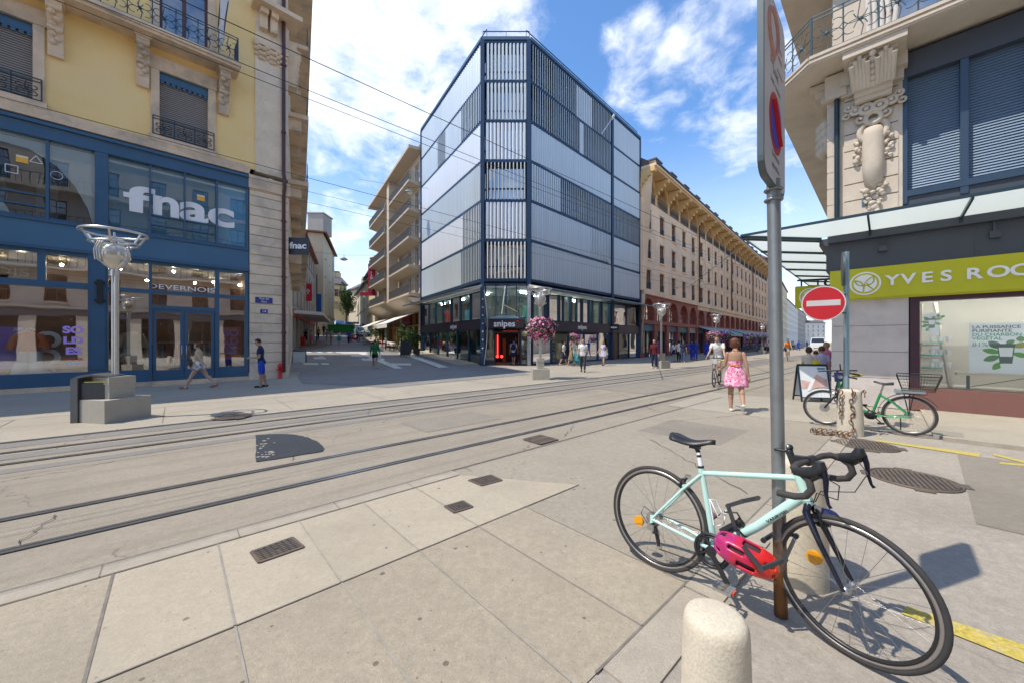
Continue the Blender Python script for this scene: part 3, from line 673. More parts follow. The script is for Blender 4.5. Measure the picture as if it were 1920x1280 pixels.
def pane(x0, x1, z0, z1, bb=-.06, m=m_glass):
    b = mb(m); FF.rect(b, FF.ax(x0) if x0 is not None else -18, FF.ax(x1), z0, z1, bb); return b.build('glass_pane', fb)
for x0, x1 in ((203, 280), (283, 346), (347, 405), (408, 462), (None, 87), (91, 178)): pane(x0, x1, zt0 + .05, zt1, -.06, m_glass2)
for x0, x1 in ((None, 72), (85, 165)): pane(x0, x1, 3.6, 4.55)
pane(None, 165, .6, 3.45)
for x0, x1, z0, z1 in ((203, 280, .6, 3.45), (203, 280, 3.54, 4.55), (284, 404, 3.54, 4.55), (284, 404, 2.98, 3.45), (410, 460, .6, 3.45), (410, 460, 3.54, 4.55)): pane(x0, x1, z0, z1)
# wall lamp on the pilaster
b = mb(M('black metal', (.02, .025, .03), .4)); a = FF.ax(188); FF.box(b, a - .07, a + .07, 2.95, 3.75, .15, .27); FF.box(b, a - .13, a + .13, 3.62, 3.68, .12, .24); FF.box(b, a - .13, a + .13, 3.02, 3.08, .12, .24)
tag(b.build('wall_lamp'), 'black tubular wall lamp on the blue pilaster behind the street lamp', 'wall lamp')
# ---- inside the shop
m_room = M('shop room wall', (.16, .085, .05), .8, var=.15, vs=.6); m_floor = M('shop floor', (.22, .18, .15), .4)
b = mb(m_room); FF.rect(b, -18, A1 - .6, 0, 4.7, -4.5); FF.rect(b, -18, A1 - .6, 5.5, 9, -3)
b.mat(m_floor); b.quad(FF.P(-18, .16, -.15), FF.P(SR, .16, -.15), FF.P(SR, .16, -4.5), FF.P(-18, .16, -4.5))
b.mat(m_inside); b.quad(FF.P(-18, 4.66, -.15), FF.P(SR, 4.66, -.15), FF.P(SR, 4.66, -4.5), FF.P(-18, 4.66, -4.5)); b.quad(FF.P(-18, 8.3, -.15), FF.P(SR, 8.3, -.15), FF.P(SR, 8.3, -3), FF.P(-18, 8.3, -3)); b.quad(FF.P(-18, 5.45, -.15), FF.P(SR, 5.45, -.15), FF.P(SR, 5.45, -3), FF.P(-18, 5.45, -3))
b.mat(m_room); b.quad(FF.P(SR, 0, -.1), FF.P(SR, 0, -4.5), FF.P(SR, 9, -4.5), FF.P(SR, 9, -.1)); b.quad(FF.P(FF.ax(180), 0, -.4), FF.P(FF.ax(180), 0, -4.5), FF.P(FF.ax(180), 4.7, -4.5), FF.P(FF.ax(180), 4.7, -.4))
b.build('shop_interior', fb)
m_warm = M('shop spotlight', (1, .82, .55), .5, emit=100, var=0)
for i in range(14): mb(m_warm).ball(FF.P(-6.5 + i * .75, 4.45 - .25 * (i % 2), -1 - (i * 7 % 5) * .55), .05, 4).build('ceiling_spot', fb)
# clothes racks
for i, (a, c, zz) in enumerate(((FF.ax(250), 2.0, 1.35), (FF.ax(315), 2.4, 1.4), (FF.ax(370), 2.0, 1.4), (FF.ax(225), 3.4, 1.5))):
    t = thing('clothes_rack', ['metal rack of clothes beside the pale garment in the left door window', 'metal rack of clothes just inside the left door leaf', 'metal rack of clothes just inside the right door leaf', 'metal rack of clothes at the back wall, behind the left side window'][i], 'clothes rack', FF.P(a, .17, -c), group='clothes racks inside the blue shop')
    b = mb(M('brushed steel', (.5, .5, .5), .3, .9)); 
    for s in (-.6, .6): b.tube([FF.P(a + s, .17, -c), FF.P(a + s, zz + .2, -c)], .015, 5)
    b.tube([FF.P(a - .6, zz + .2, -c), FF.P(a + .6, zz + .2, -c)], .015, 5); b.build('frame', t)
    for j in range(9):
        b = mb(M('garment %d' % (j % 5), [(.35, .03, .04), (.03, .03, .05), (.5, .45, .4), (.04, .06, .2), (.02, .02, .02)][j % 5], .9)); x = a - .52 + j * .13; h = .75 + .12 * ((j * 3) % 4)
        b.hexa([FF.P(x - .03, zz + .12 - h, -c - .2), FF.P(x + .05, zz + .12 - h, -c - .2), FF.P(x + .05, zz + .12 - h, -c + .22), FF.P(x - .03, zz + .12 - h, -c + .22), FF.P(x - .02, zz + .15, -c - .06), FF.P(x + .02, zz + .15, -c - .06), FF.P(x + .02, zz + .15, -c + .06), FF.P(x - .02, zz + .15, -c + .06)]); b.build('garment', t)
def garment_stand(a, c, cols, label, z0=.2, trousers=True):
    t = thing('shop_mannequin', label, 'mannequin', FF.P(a, z0, -c)); b = mb(m_dark); b.lathe([(.22, 0), (.22, .02)], FF.P(a, z0, -c), 16); b.tube([FF.P(a, z0, -c), FF.P(a, z0 + 1.1, -c)], .02, 6); b.build('stand', t)
    b = mb(cols[0]); c0 = FF.P(a, z0, -c)
    def ring(z, rx, ry, dx=0): return [c0 + FF.u * (dx + rx * math.cos(k * math.pi / 6)) + FF.n * (ry * math.sin(k * math.pi / 6)) + Vector((0, 0, z)) for k in range(12)]
    def loft(b, rs):
        vs = [p for r in rs for p in r]; b.add(vs, [(i * 12 + j, i * 12 + (j + 1) % 12, (i + 1) * 12 + (j + 1) % 12, (i + 1) * 12 + j) for i in range(len(rs) - 1) for j in range(12)], True)
    loft(b, [ring(.98, .24, .16), ring(1.2, .2, .14), ring(1.45, .23, .15), ring(1.56, .2, .12), ring(1.62, .07, .07)])
    for s in (-1, 1): loft(b, [ring(1.55, .09, .1, s * .2), ring(1.35, .1, .1, s * .3), ring(1.1, .12, .1, s * .36), ring(1.02, .1, .08, s * .37)])
    b.build('top', t)
    b = mb(cols[1])
    if trousers:
        for s in (-1, 1): loft(b, [ring(1.02, .11, .13, s * .1), ring(.7, .15, .14, s * .13), ring(.3, .2, .16, s * .18), ring(.18, .21, .16, s * .19)])
        b.build('trousers', t)
    else: loft(b, [ring(1.02, .2, .14), ring(.7, .3, .2), ring(.5, .36, .25)]); b.build('skirt', t)
a, z = FF.px(55, 670, -.7)
garment_stand(a, .7, (M('orange blouse', (.62, .16, .05), .9), M('pale blue trousers', (.55, .66, .66), .9)), 'headless mannequin in orange blouse and pale wide trousers in the shop window', .35)
a = FF.ax(247, -.8); garment_stand(a, .8, (M('cream knit', (.55, .48, .36), .9), M('white skirt', (.62, .60, .56), .9)), 'headless mannequin in cream top and pale skirt left of the shop door', .4, False)
# posters and lettering
m_wh = M('white lettering', (.82, .83, .84), .5, var=0); m_lil = M('lilac print', (.36, .22, .62), .6, var=.03); m_lil2 = M('lilac letters', (.56, .36, .86), .6, var=0); m_red = M('red print', (.65, .05, .05), .6, var=0); m_or = M('orange print', (.75, .22, .10), .6, var=.05)
def poster(name, label, x0, x1, y0, y1, bb, mat, cat='poster'):
    a0, z1 = FF.px(x0, y0, bb); a1 = FF.ax(x1, bb); z0 = FF.px(x0, y1, bb)[1]
    t = thing(name, label, cat, FF.P(a0, z0, bb)); b = mb(mat); FF.box(b, a0, a1, z0, z1, bb - .02, bb); b.build('sheet', t); return t, a0, a1, z0, z1
t, a0, a1, z0, z1 = poster('sale_poster', 'large lilac SOLDES sale poster behind the mannequin in the shop window', -40, 48, 612, 692, -.95, m_lil)
for i, s in enumerate(('SO', 'LD', 'ES')): text(s, FF.mat(a0 + .95 + .25, z1 - .45 - .58 * i, -.94), .75, m_wh, t, .004, .03)
text('JUSQU\'A', FF.mat(a0 + .9, z1 - .08, -.94), .12, m_wh, t, .003, .005)
t = thing('sale_lettering', 'lilac SOLDES letters stuck on the shop window above red small print', 'sign', FF.P(FF.ax(137), 1.5, -.05))
a, z = FF.px(137, 640)
for i, s in enumerate(('SO', 'LD', 'ES')):
    text(s, FF.mat(a, FF.px(137, 619 + 19.5 * i)[1], -.045), .31, m_lil2, t, .004, .016, sx=1.15)
text('JUSQU\'A', FF.mat(a, FF.px(137, 673)[1], -.045), .09, m_red, t, .003, .004, sx=1.25); text('-50%', FF.mat(a, FF.px(137, 681)[1], -.045), .12, m_wh, t, .003, .006, sx=1.6)
t, a0, a1, z0, z1 = poster('sale_poster', 'orange SOLDES sale poster in the glass right of the shop door', 414, 452, 613, 674, -.5, m_or)
for i, s in enumerate(('SO', 'LD', 'ES')): text(s, FF.mat((a0 + a1) / 2, z1 - .26 - .36 * i, -.49), .42, m_lil2, t, .004, .02)
tag(text('DEVERNOIS', FF.mat(FF.ax(343), FF.px(343, 541)[1], -.04), .25, m_wh, None, .012, 0, sx=1.5, name='shop_lettering'), 'thin white lettering on the glass over the shop door', 'sign')
m_sgn = M('sign black', (.02, .018, .022), .5)
t, a0, a1, z0, z1 = poster('shop_sign', 'dark sign panel with gold letters in the transom at the left edge', -60, 70, 478, 520, -.15, m_sgn, 'sign')
text('DEVERNOIS', FF.mat(FF.ax(56, -.13), FF.px(30, 511, -.13)[1], -.13), .36, M('gold letter', (.75, .65, .42), .5, var=0), t, .006, 0, 'RIGHT', sx=1.35)
# big teal panel and white word upstairs
m_teal = M('teal window film', (.12, .36, .52), .4, var=.06, vs=.8)
t, a0, a1, z0, z1 = poster('shop_banner', 'teal banner with one large white word behind the upper shop windows', 203, 464, 289, 440, -.085, m_teal, 'sign')
b = mb(m_wh); FF.rect(b, FF.ax(203, -.08), FF.ax(464, -.08), 7.98, 8.06, -.08); b.build('white_edge', t)
zf0, zf1 = FF.px(240, 395)[1], FF.px(250, 346)[1]; zx = FF.px(310, 369)[1]
for ch, x0, x1, zt_ in (('f', 231, 291, zf1), ('n', 287, 336, zx), ('a', 337, 391, zx), ('c', 390, 440, zx)):
    o = text(ch, FF.mat(0, 0, 0), 1.0, m_wh, None, .006, .03, name='large_lettering'); me = o.data; iv = FF.mat(0, 0, 0).inverted(); me.transform(iv); xs = [v.co.x for v in me.vertices]; ys = [v.co.y for v in me.vertices]
    a0, a1 = FF.ax(x0), FF.ax(x1); sx_, sy_ = (a1 - a0) / (max(xs) - min(xs)), (zt_ - zf0) / (max(ys) - min(ys))
    me.transform(Matrix.Translation((a0 - min(xs) * sx_, zf0 - min(ys) * sy_, 0)) @ Matrix.Diagonal((sx_, sy_, 1, 1))); me.transform(Matrix.Translation(-Vector(t.location)) @ FF.mat(0, 0, -.045)); o.parent = t
m_oran = M('orange sticker', (.85, .45, .06), .6, var=0)
for x, y in ((377, 371), (41, 298)):
    t2 = thing('window_sticker', 'orange and cream sticker on the %s' % ('teal upper window beside the white word' if x > 100 else 'upper window with the dark picture'), 'sticker', FF.P(*FF.px(x, y), -.04)); a, z = FF.px(x, y)
    b = mb(m_oran); FF.box(b, a - .12, a + .12, z - .11, z + .05, -.05, -.042); b.mat(M('cream print', (.8, .7, .5), .6)); FF.box(b, a - .12, a + .12, z + .05, z + .11, -.05, -.042); b.build('sheet', t2)
# picture of a dark game pad (generic) in the left upper windows
m_gp = M('charcoal print', (.035, .037, .042), .5, var=.2, vs=1.5); m_gpl = M('grey print', (.16, .16, .165), .5, var=.2, vs=2); m_pw = M('pale print', (.74, .78, .8), .6, var=.05)
t, a0, a1, z0, z1 = poster('window_picture', 'picture of a dark hand-held gadget with outlined shapes in the left upper shop windows', -160, 178, 190, 420, -.085, m_pw, 'picture')
b = mb(m_gp); c = FF.ax(20, -.08); bb = -.082
poly = [(-3.2, 5.5), (-3.2, 7.6), (-.9, 7.75), (-.2, 7.85), (.35, 7.8), (.9, 7.45), (1.3, 6.9), (1.6, 6.2), (1.75, 5.5)]
b.add([FF.P(c + x, z, bb) for x, z in poly], [tuple(range(len(poly)))]); b.mat(m_gpl)
disc = lambda x, z, r, bo: b.add([FF.P(c + x + r * math.cos(k * math.pi / 16), z + r * math.sin(k * math.pi / 16), bo) for k in range(32)], [tuple(range(32))])
disc(-.9, 6.3, .85, bb + .006); b.mat(m_gp); disc(-.9, 6.3, .68, bb + .012); b.mat(m_gpl); FF.rect(b, c - 2.5, c - .5, 7.05, 7.55, bb + .005); FF.rect(b, c + .5, c + .95, 5.6, 6.9, bb + .006)
b.mat(m_pw); disc(-.9, 5.5, .9, bb + .016); 
lw = .018
for k in range(4):
    cx, cz = c + .02, 7.05; s = .12; d = [(-s, -s), (s, -s), (s, s), (-s, s)]
    b.bar(FF.P(cx + d[k][0], cz + d[k][1], bb + .018), FF.P(cx + d[(k + 1) % 4][0], cz + d[(k + 1) % 4][1], bb + .018), lw, lw)
d = [(-.13, -.1), (.13, -.1), (0, .13)]
for k in range(3): b.bar(FF.P(c + .5 + d[k][0], 7.5 + d[k][1], bb + .018), FF.P(c + .5 + d[(k + 1) % 3][0], 7.5 + d[(k + 1) % 3][1], bb + .018), lw, lw)
b.torus(FF.P(c + .92, 7.12, bb + .018), .13, .012, FF.n, 20, 4)
b.build('print', t)
# plates on the pier, hanging sign, downpipe
def plate(name, label, lines, px, py, w, h, size, mat):
    a, z = FF.px(px, py, .14); t = thing(name, label, 'sign', FF.P(a, z, .14)); b = mb(mat); FF.box(b, a - w / 2, a + w / 2, z - h / 2, z + h / 2, .13, .155); b.build('plate', t)
    for i, s in enumerate(lines): text(s, FF.mat(a, z + (len(lines) - 1) * size * .55 - i * size * 1.1, .158), size, m_wh, t, .002, 0)
m_navy = M('enamel blue', (.02, .03, .22), .25, var=0)
plate('street_name_plate', 'blue enamel street name plate on the rusticated pier', ('Rue de', 'Rive'), 495, 563.5, .64, .25, .12, m_navy)
plate('house_number_plate', 'small blue house number plate under the street name plate', ('14',), 495, 584, .27, .17, .16, m_navy)
t = thing('hanging_sign', 'dark square sign with white letters sticking out over the side street', 'sign', at(560, 462, 17.2)); c = at(560.5, 462, 17.2); b = mb(M('sign slate', (.03, .04, .055), .5)); b.box(c, (.86, .12, .76), math.radians(4)); b.build('panel', t)
text('fnac', Matrix.Translation(c + Vector((0, -.075, 0))) @ Matrix.Rotation(math.radians(4), 4, 'Z') @ Matrix.Rotation(math.radians(90), 4, 'X'), .40, m_wh, t, .006, .012, sx=1.15)
b = mb(m_blue); b.bar(c + Vector((-.62, .1, .3)), c + Vector((-.3, 0, .3)), .05, .05); b.bar(c + Vector((-.62, .1, -.25)), c + Vector((-.3, 0, -.25)), .05, .05); b.build('bracket', t)
b = mb(m_pipe); a = FF.ax(531.5, .12); b.tube([FF.P(a, .3, .16), FF.P(a, 8.2, .16), FF.P(a, 8.5, .3), FF.P(a, 8.9, .3), FF.P(a, 9.2, .16), FF.P(a, HB - .3, .16)], .075, 10)
for z in (2, 4.5, 7, 11, 14): b.lathe([(.1, 0), (.1, .08)], FF.P(a, z, .16), 10)
tag(b.build('downpipe'), 'purple brown downpipe running up the corner pier of the yellow building', 'pipe')
# ---- flank along the side street: balconies stacked one over another
b = mb(m_stone2); L2 = 14.5; hs = [(1.6 + 3.1 * i, 2.7 + 3.1 * i, z, z + 2.1) for i in range(4) for z in (6.3, 9.6, 12.9)] + [(1.2 + 3.2 * i, 3.2 + 3.2 * i, .4, 3.4) for i in range(4)]
FS.wall(b, 0.02, L2, 0, HB, hs, 0, .3); FS.rect(b, 0, L2, 0, HB, -.6) ; b.build('flank_wall', fb)
for h in hs: b = mb(m_gwin); FS.rect(b, *h, -.2); b.build('flank_window', fb)
for i, z in enumerate((6.0, 9.25, 12.5, 15.9)):
    b = mb(m_stone); FS.box(b, 1.0, L2 - 1, z, z + .2, 0, .85)
    for k in range(5): FS.box(b, 1.2 + k * 2.9, 1.5 + k * 2.9, z - .55, z, 0, .55)
    bb_ = b.build('flank_balcony', fb); guard(FS, 1.0, L2 - 1, z + .22, z + 1.1, .8, 'railing', bb_)
b = mb(m_stone); FS.box(b, -.2, L2, HB - .5, HB + .35, -.3, 1.0); FS.box(b, .1, .9, 13.4, 15.4, 0, .35)
for i in range(14): b.ball(FS.P(.5 + .15 * math.sin(i * 3), 15.2 - i * .13, .3), .2 - .006 * i, 5)
b.build('flank_cornice', fb)
# ------------------------------------------------------------------ metal and glass corner building
SC_ = Fr((-2.0, 25.45), (0, -1)); SRt = Fr((1.2, 25.45), (.727, -.688)); SL = Fr((-8.79, 36.4), (-.85, -.527))
LR = 17.1; LL = 12.93; ZT = 22.0; ZF = 5.82; FH = (ZT - ZF) / 6
m_alu = M('anodised aluminium', (.56, .61, .63), .42, .32, var=.07, vs=.8, stretch=(6, 6, .3))
m_alu2 = M('anodised aluminium light', (.78, .79, .79), .40, .3, var=.05, vs=.8, stretch=(6, 6, .3))
m_sfr = M('dark blue steel', (.025, .055, .11), .45, .3, var=.1)
m_steel = M('grey blue steel', (.10, .15, .20), .4, .5, var=.1)
m_teal_g = glass('teal glass', (.30, .62, .72), .34)
m_store = glass('store glass', (.66, .86, .86), .10)
gb = thing('office_building', 'six storey corner building clad in vertical metal louvres over a glazed sports shop', 'building', (-.4, 25.45, 0))
# floors, core
b = mb(M('office dark wall', (.10, .30, .37), .7)); i_ = .9
ins = [SC_.P(.3, 0, -1.2), SC_.P(2.9, 0, -1.2), SRt.P(LR, 0, -1.3), SRt.P(LR, 0, -11), SL.P(0, 0, -9), SL.P(0, 0, -1.3)]
def poly_at(lst, z): return [Vector((p.x, p.y, z)) for p in lst]
b.prism(poly_at(ins, 5.5), (0, 0, ZT - 5.6)); b.build('core', gb)
foot = [SC_.P(0, 0, 0), SC_.P(3.2, 0, 0), SRt.P(LR, 0, 0), SRt.P(LR, 0, -13), SL.P(0, 0, -11), SL.P(0, 0, 0)]
for k in range(7):
    z = ZF + FH * k; b = mb(m_sfr); b.prism(poly_at(foot, z - .12), (0, 0, .2))
    for fr, a0, a1 in ((SC_, -.05, 3.25), (SRt, -.02, LR), (SL, 0, LL + .02)): fr.box(b, a0, a1, z - .09, z + .07, .0, .07 + .002 * k)
    b.build('floor_slab', gb)
b = mb(m_sfr)
for fr, a, w in ((SC_, .02, .17), (SC_, 3.18, .17), (SRt, SRt.ax(1147), .2), (SRt, LR - .1, .16), (SL, .1, .16)):
    b = mb(m_sfr); fr.box(b, a - w, a + w * .6, 0, ZT + .1, -.3, .15); b.build('steel_column', gb)
b = mb(m_steel)
for fr, a0, a1 in ((SC_, 0, 3.2), (SRt, 0, LR), (SL, 0, LL)): fr.box(b, a0, a1, ZT + .1, ZT + .32, -.1, .14)
b.build('roof_edge', gb)
b = mb(m_steel)
zt = ZT + 1.0
for fr, a0, a1 in ((SC_, 0, 3.2), (SRt, 0, LR), (SL, 0, LL)):
    b.bar(fr.P(a0, zt, -.3), fr.P(a1, zt, -.3), .05, .05); n = int((a1 - a0) / 2.2) + 1
    for i in range(n + 1): a = a0 + (a1 - a0) * i / n; b.bar(fr.P(a, ZT + .3, -.3), fr.P(a, zt, -.3), .04, .04)
b.build('roof_railing', gb)
b = mb(m_steel); c = Vector((1.0, 29.5, ZT + 1.3)); b.box(c, (1.6, 1.4, 1.6)); b.box(c + Vector((0, 0, .95)), (2.0, 1.8, .25)); b.box(c + Vector((0, 0, 1.25)), (1.2, 1.0, .3)); b.build('roof_vent', gb)
def slats(fr, a0, a1, z0, z1, state, seed=0, mat=None):
    """vertical louvre blades; state = list of (fraction end, blade angle)"""
    b = mb(mat or m_alu); n = max(2, round((a1 - a0) / .262)); w = (a1 - a0) / n; rr = random.Random(seed)
    for i in range(n):
        u = (i + .5) / n; ang = next(s for f, s in state if u <= f + 1e-6) + rr.uniform(-1.5, 1.5); t = math.radians(ang); c = a0 + w * (i + .5)
        ca, sa = math.cos(t), math.sin(t); hw = w * .485; B = .03; q = []
        for x, y in ((-1, 0), (-.45, .055), (.45, .055), (1, 0), (.45, -.012), (-.45, -.012)): q.append((c + x * hw * ca - y * sa, B + x * hw * sa + y * ca))
        k = [fr.P(a, z0, v) for a, v in q] + [fr.P(a, z1, v) for a, v in q]
        b.add(k, [(5, 4, 3, 2, 1, 0), (6, 7, 8, 9, 10, 11)] + [(j, (j + 1) % 6, 6 + (j + 1) % 6, 6 + j) for j in range(6)])
    return b
def louvres(fr, a0, a1, states, seed, mats=None):
    for k, st in enumerate(states):          # from the top floor down
        z1 = ZT - FH * k - .12; z0 = ZT - FH * (k + 1) + .1
        slats(fr, a0, a1, z0, z1, st, seed + k, (mats or {}).get(k)).build('louvre_panel', gb)
        b = mb(m_teal_g); fr.rect(b, a0, a1, z0, z1, -.45); b.mat(m_sfr)
        n = max(1, int((a1 - a0) / 1.4))
        for i in range(n + 1): a = a0 + (a1 - a0) * i / n; fr.box(b, a - .035, a + .035, z0, z1, -.5, -.4)
        fr.box(b, a0, a1, z0 + .85, z0 + .93, -.5, -.4); b.build('window_band', gb)
louvres(SC_, .22, 3.0, [[(1, 42)], [(1, 42)], [(1, -28)], [(1, 84)], [(1, -22)], [(1, 74)]], 10, {2: m_alu2, 4: m_alu2, 5: m_alu2})
aC = SRt.ax(1147)
louvres(SRt, .15, aC - .25, [[(.5, -47), (.72, -12), (1, -46)], [(.55, -48), (.60, 6), (1, -46)], [(1, 6)], [(.32, -12), (1, -47)], [(.68, 6), (1, -14)], [(1, 28)]], 30)
louvres(SRt, aC + .2, LR - .2, [[(1, 24)], [(1, 18)], [(.45, 5), (1, 30)], [(1, -46)], [(1, 5)], [(.5, 5), (1, 24)]], 50)
louvres(SL, .2, LL - .15, [[(.3, -28), (.42, -8), (1, -32)], [(.25, -5), (.33, -4), (.48, 37), (.72, -6), (1, 36)], [(.15, -5), (1, -4)], [(.9, -6), (1, -18)], [(.35, -4), (.6, -3), (.75, -8), (1, 38)], [(.72, -30), (1, 40)]], 70, {2: m_alu2, 4: m_alu2})
# ---- canopies
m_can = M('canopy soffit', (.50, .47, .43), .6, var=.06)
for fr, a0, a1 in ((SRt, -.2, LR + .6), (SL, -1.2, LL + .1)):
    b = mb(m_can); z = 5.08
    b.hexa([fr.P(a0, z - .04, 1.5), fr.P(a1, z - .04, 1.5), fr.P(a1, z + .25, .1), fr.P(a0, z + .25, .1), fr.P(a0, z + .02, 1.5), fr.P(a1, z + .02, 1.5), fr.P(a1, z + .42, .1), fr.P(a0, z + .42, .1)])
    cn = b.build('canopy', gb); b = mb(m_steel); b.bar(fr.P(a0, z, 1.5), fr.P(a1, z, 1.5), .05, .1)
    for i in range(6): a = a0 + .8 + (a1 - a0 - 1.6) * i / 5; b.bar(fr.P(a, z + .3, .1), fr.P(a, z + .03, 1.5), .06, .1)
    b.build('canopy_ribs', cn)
# ---- shop floors
m_fas = M('shop fascia', (.055, .042, .062), .4, var=.1, vs=.6)
m_room2 = M('shop back wall', (.10, .115, .10), .8, var=.3, vs=1.2)
zs = lambda fr, a: 0.0
b = mb(m_fas); SRt.box(b, .2, LR - .1, 2.42, 3.1, -.2, .1); SL.box(b, .1, LL - .1, 2.5, 3.12, -.2, .1); b.build('shop_fascia', gb)
b = mb(m_fas); b.hexa([SC_.P(.3, 2.52, -.1), SC_.P(2.9, 2.52, -.1), SC_.P(2.75, 2.55, .55), SC_.P(.45, 2.55, .55), SC_.P(.3, 3.12, -.1), SC_.P(2.9, 3.12, -.1), SC_.P(2.75, 3.10, .85), SC_.P(.45, 3.10, .85)])
b.build('entrance_fascia', gb)
b = mb(m_steel); b.prism([SC_.P(.3, 3.14, 0), SC_.P(1.6, 3.45, -.1), SC_.P(2.9, 3.14, 0), SC_.P(2.8, 3.12, .9), SC_.P(.4, 3.12, .9)], (0, 0, .05)); b.build('entrance_hood', gb)
def shopglass(fr, a0, a1, z0, z1, n, post=.06, skip=()):
    for i in range(n):
        x0 = a0 + (a1 - a0) * i / n; x1 = a0 + (a1 - a0) * (i + 1) / n
        if i in skip: continue
        b = mb(m_sfr); fr.box(b, x0 - post / 2, x0 + post / 2, z0, z1, -.1, .04); fr.box(b, x0 + post / 2, x1 - post / 2, z0, z0 + .08, -.1, .03); fr.box(b, x0 + post / 2, x1 - post / 2, z1 - .06, z1, -.1, .03)
        f = b.build('shop_window', gb); b = mb(m_store); fr.rect(b, x0 + post / 2, x1 - post / 2, z0 + .08, z1 - .06, -.05); b.build('pane', f)
shopglass(SRt, .3, aC - .2, 3.1, 5.05, 6, .12); shopglass(SRt, aC + .2, LR - .2, 3.1, 5.05, 2, .1)
shopglass(SRt, .3, aC - .2, .06, 2.42, 5, .08); shopglass(SRt, aC + 1.3, LR - .2, .06, 2.42, 2, .08)
shopglass(SL, .2, LL - .2, 3.12, 5.1, 7, .12); shopglass(SL, .2, LL - .2, .1, 2.5, 6, .05)
shopglass(SC_, .2, 3.0, 3.2, 5.6, 4, .07); shopglass(SC_, .2, .78, .05, 2.5, 1, .06); shopglass(SC_, 2.62, 3.05, .05, 2.5, 1, .06)
b = mb(m_sfr)
for i in range(8): a = .3 + (aC - .5) * i / 7; SRt.box(b, a - .1, a + .1, 2.7, 5.1, -.3, .05)
SRt.box(b, aC - .2, aC + .15, 0, 5.2, -.4, .2); SRt.box(b, LR - .35, LR, 0, 5.4, -.3, .16)
b.build('shop_posts', gb)
b = mb(M('brown timber panel', (.23, .11, .035), .5, var=.15)); SRt.box(b, aC + .2, aC + 1.25, .02, 2.42, -.3, -.05); b.build('timber_panel', gb)
# interior
b = mb(m_room2)
inn = [SC_.P(.3, 0, -5), SC_.P(2.9, 0, -5), SRt.P(LR, 0, -4), SRt.P(LR, 0, -10), SL.P(0, 0, -8), SL.P(0, 0, -4)]
b.prism(poly_at(inn, 0), (0, 0, 5.3)); b.mat(M('shop ceiling white', (.45, .46, .45), .7)); b.prism(poly_at([x - Vector((0, 0, 0)) for x in foot], 5.3), (0, 0, .1)); b.prism([p + (Vector((0, .3, 0))) for p in poly_at(foot, 2.62)], (0, 0, .3))
b.mat(m_floor); b.prism(poly_at(foot, .0), (0, 0, .045)); SL.rect(b, .2, LL - .2, .1, .75, -.3); b.build('shop_interior', gb)
b = mb(m_room2); b.quad(SRt.P(LR - .05, 0, -.2), SRt.P(LR - .05, 0, -11), SRt.P(LR - .05, 5.4, -11), SRt.P(LR - .05, 5.4, -.2)); b.quad(SL.P(.05, 0, -.2), SL.P(.05, 0, -9), SL.P(.05, 5.4, -9), SL.P(.05, 5.4, -.2)); b.quad(SRt.P(aC, 0, -.4), SRt.P(aC, 0, -9), SRt.P(aC, 5.4, -9), SRt.P(aC, 5.4, -.4)); b.build('party_wall', gb)
m_led = M('led strip', (.95, 1, .95), .5, emit=28, var=0)
for i in range(7):
    b = mb(m_led); SRt.box(b, .8 + i * 1.5, 1.7 + i * 1.5, 5.15, 5.19, -1.6 - .6 * (i % 2), -1.5 - .6 * (i % 2)); b.build('ceiling_lamp', gb)
for i in range(5):
    b = mb(m_led); SL.box(b, 1.2 + i * 2.2, 2.1 + i * 2.2, 5.15, 5.19, -1.6, -1.5); b.build('ceiling_lamp', gb)
for i in range(6):
    b = mb(M('warm strip', (1, .8, .5), .5, emit=10, var=0)); SRt.box(b, 1.2 + i * 1.7, 1.9 + i * 1.7, 2.5, 2.53, -1.4, -1.3); b.build('ceiling_lamp', gb)
pcs = [(.05, .35, .25), (.5, .05, .04), (.55, .5, .42), (.04, .2, .3), (.45, .28, .06), (.1, .1, .12)]; rr = random.Random(6)
for i in range(16):
    b = mb(M('display %d' % (i % 6), pcs[i % 6], .6, var=.15)); fr, Lx = ((SRt, LR), (SL, LL))[i % 2]; a = .8 + rr.random() * (Lx - 2.4); z = 3.2 if i % 4 < 2 else .1; bb = -1.0 - rr.random() * 1.6
    if fr is SRt and z < 1 and a < 6: z = 3.2
    fr.box(b, a, a + rr.uniform(.3, 1.0), z, z + rr.uniform(.8, 1.6), bb - .3, bb); b.build('display_stand', gb)
# entrance: red lit portal with open doorway
m_redl = M('red light', (1, .05, .04), .5, emit=2.2, var=0); m_blk = M('black portal', (.015, .013, .015), .5)
b = mb(m_blk); SC_.box(b, .8, 2.55, 0.05, 2.2, -2.6, -2.5); SC_.box(b, .76, .86, .05, 2.2, -2.5, -.02); SC_.box(b, 2.52, 2.6, .05, 2.2, -2.5, -.02); SC_.box(b, .76, 2.6, 2.2, 2.3, -2.5, .0); b.build('entrance_portal', gb)
b = mb(M('red print', (.65, .05, .05), .6, var=0)); SC_.box(b, 1.35, 2.4, 2.3, 2.38, 0, .04); b.build('entrance_strip', gb)
b = mb(m_redl); SC_.box(b, .95, 1.02, .6, 2.1, -.9, -.8); b.build('red_lamp', gb)
for a in (.98, 1.28): b = mb(m_redl); b.ball(SC_.P(a, .62, -.6), .1, 6); b.build('red_lamp', gb)
b = mb(M('orange timber', (.35, .15, .05), .6)); SC_.box(b, 1.3, 1.55, .05, 1.9, -2.3, -2.2); SC_.box(b, 2.25, 2.3, 1.0, 2.0, -1.6, -1.5); SC_.box(b, 2.05, 2.5, 1.75, 1.8, -1.6, -1.5); b.build('display_stand', gb)
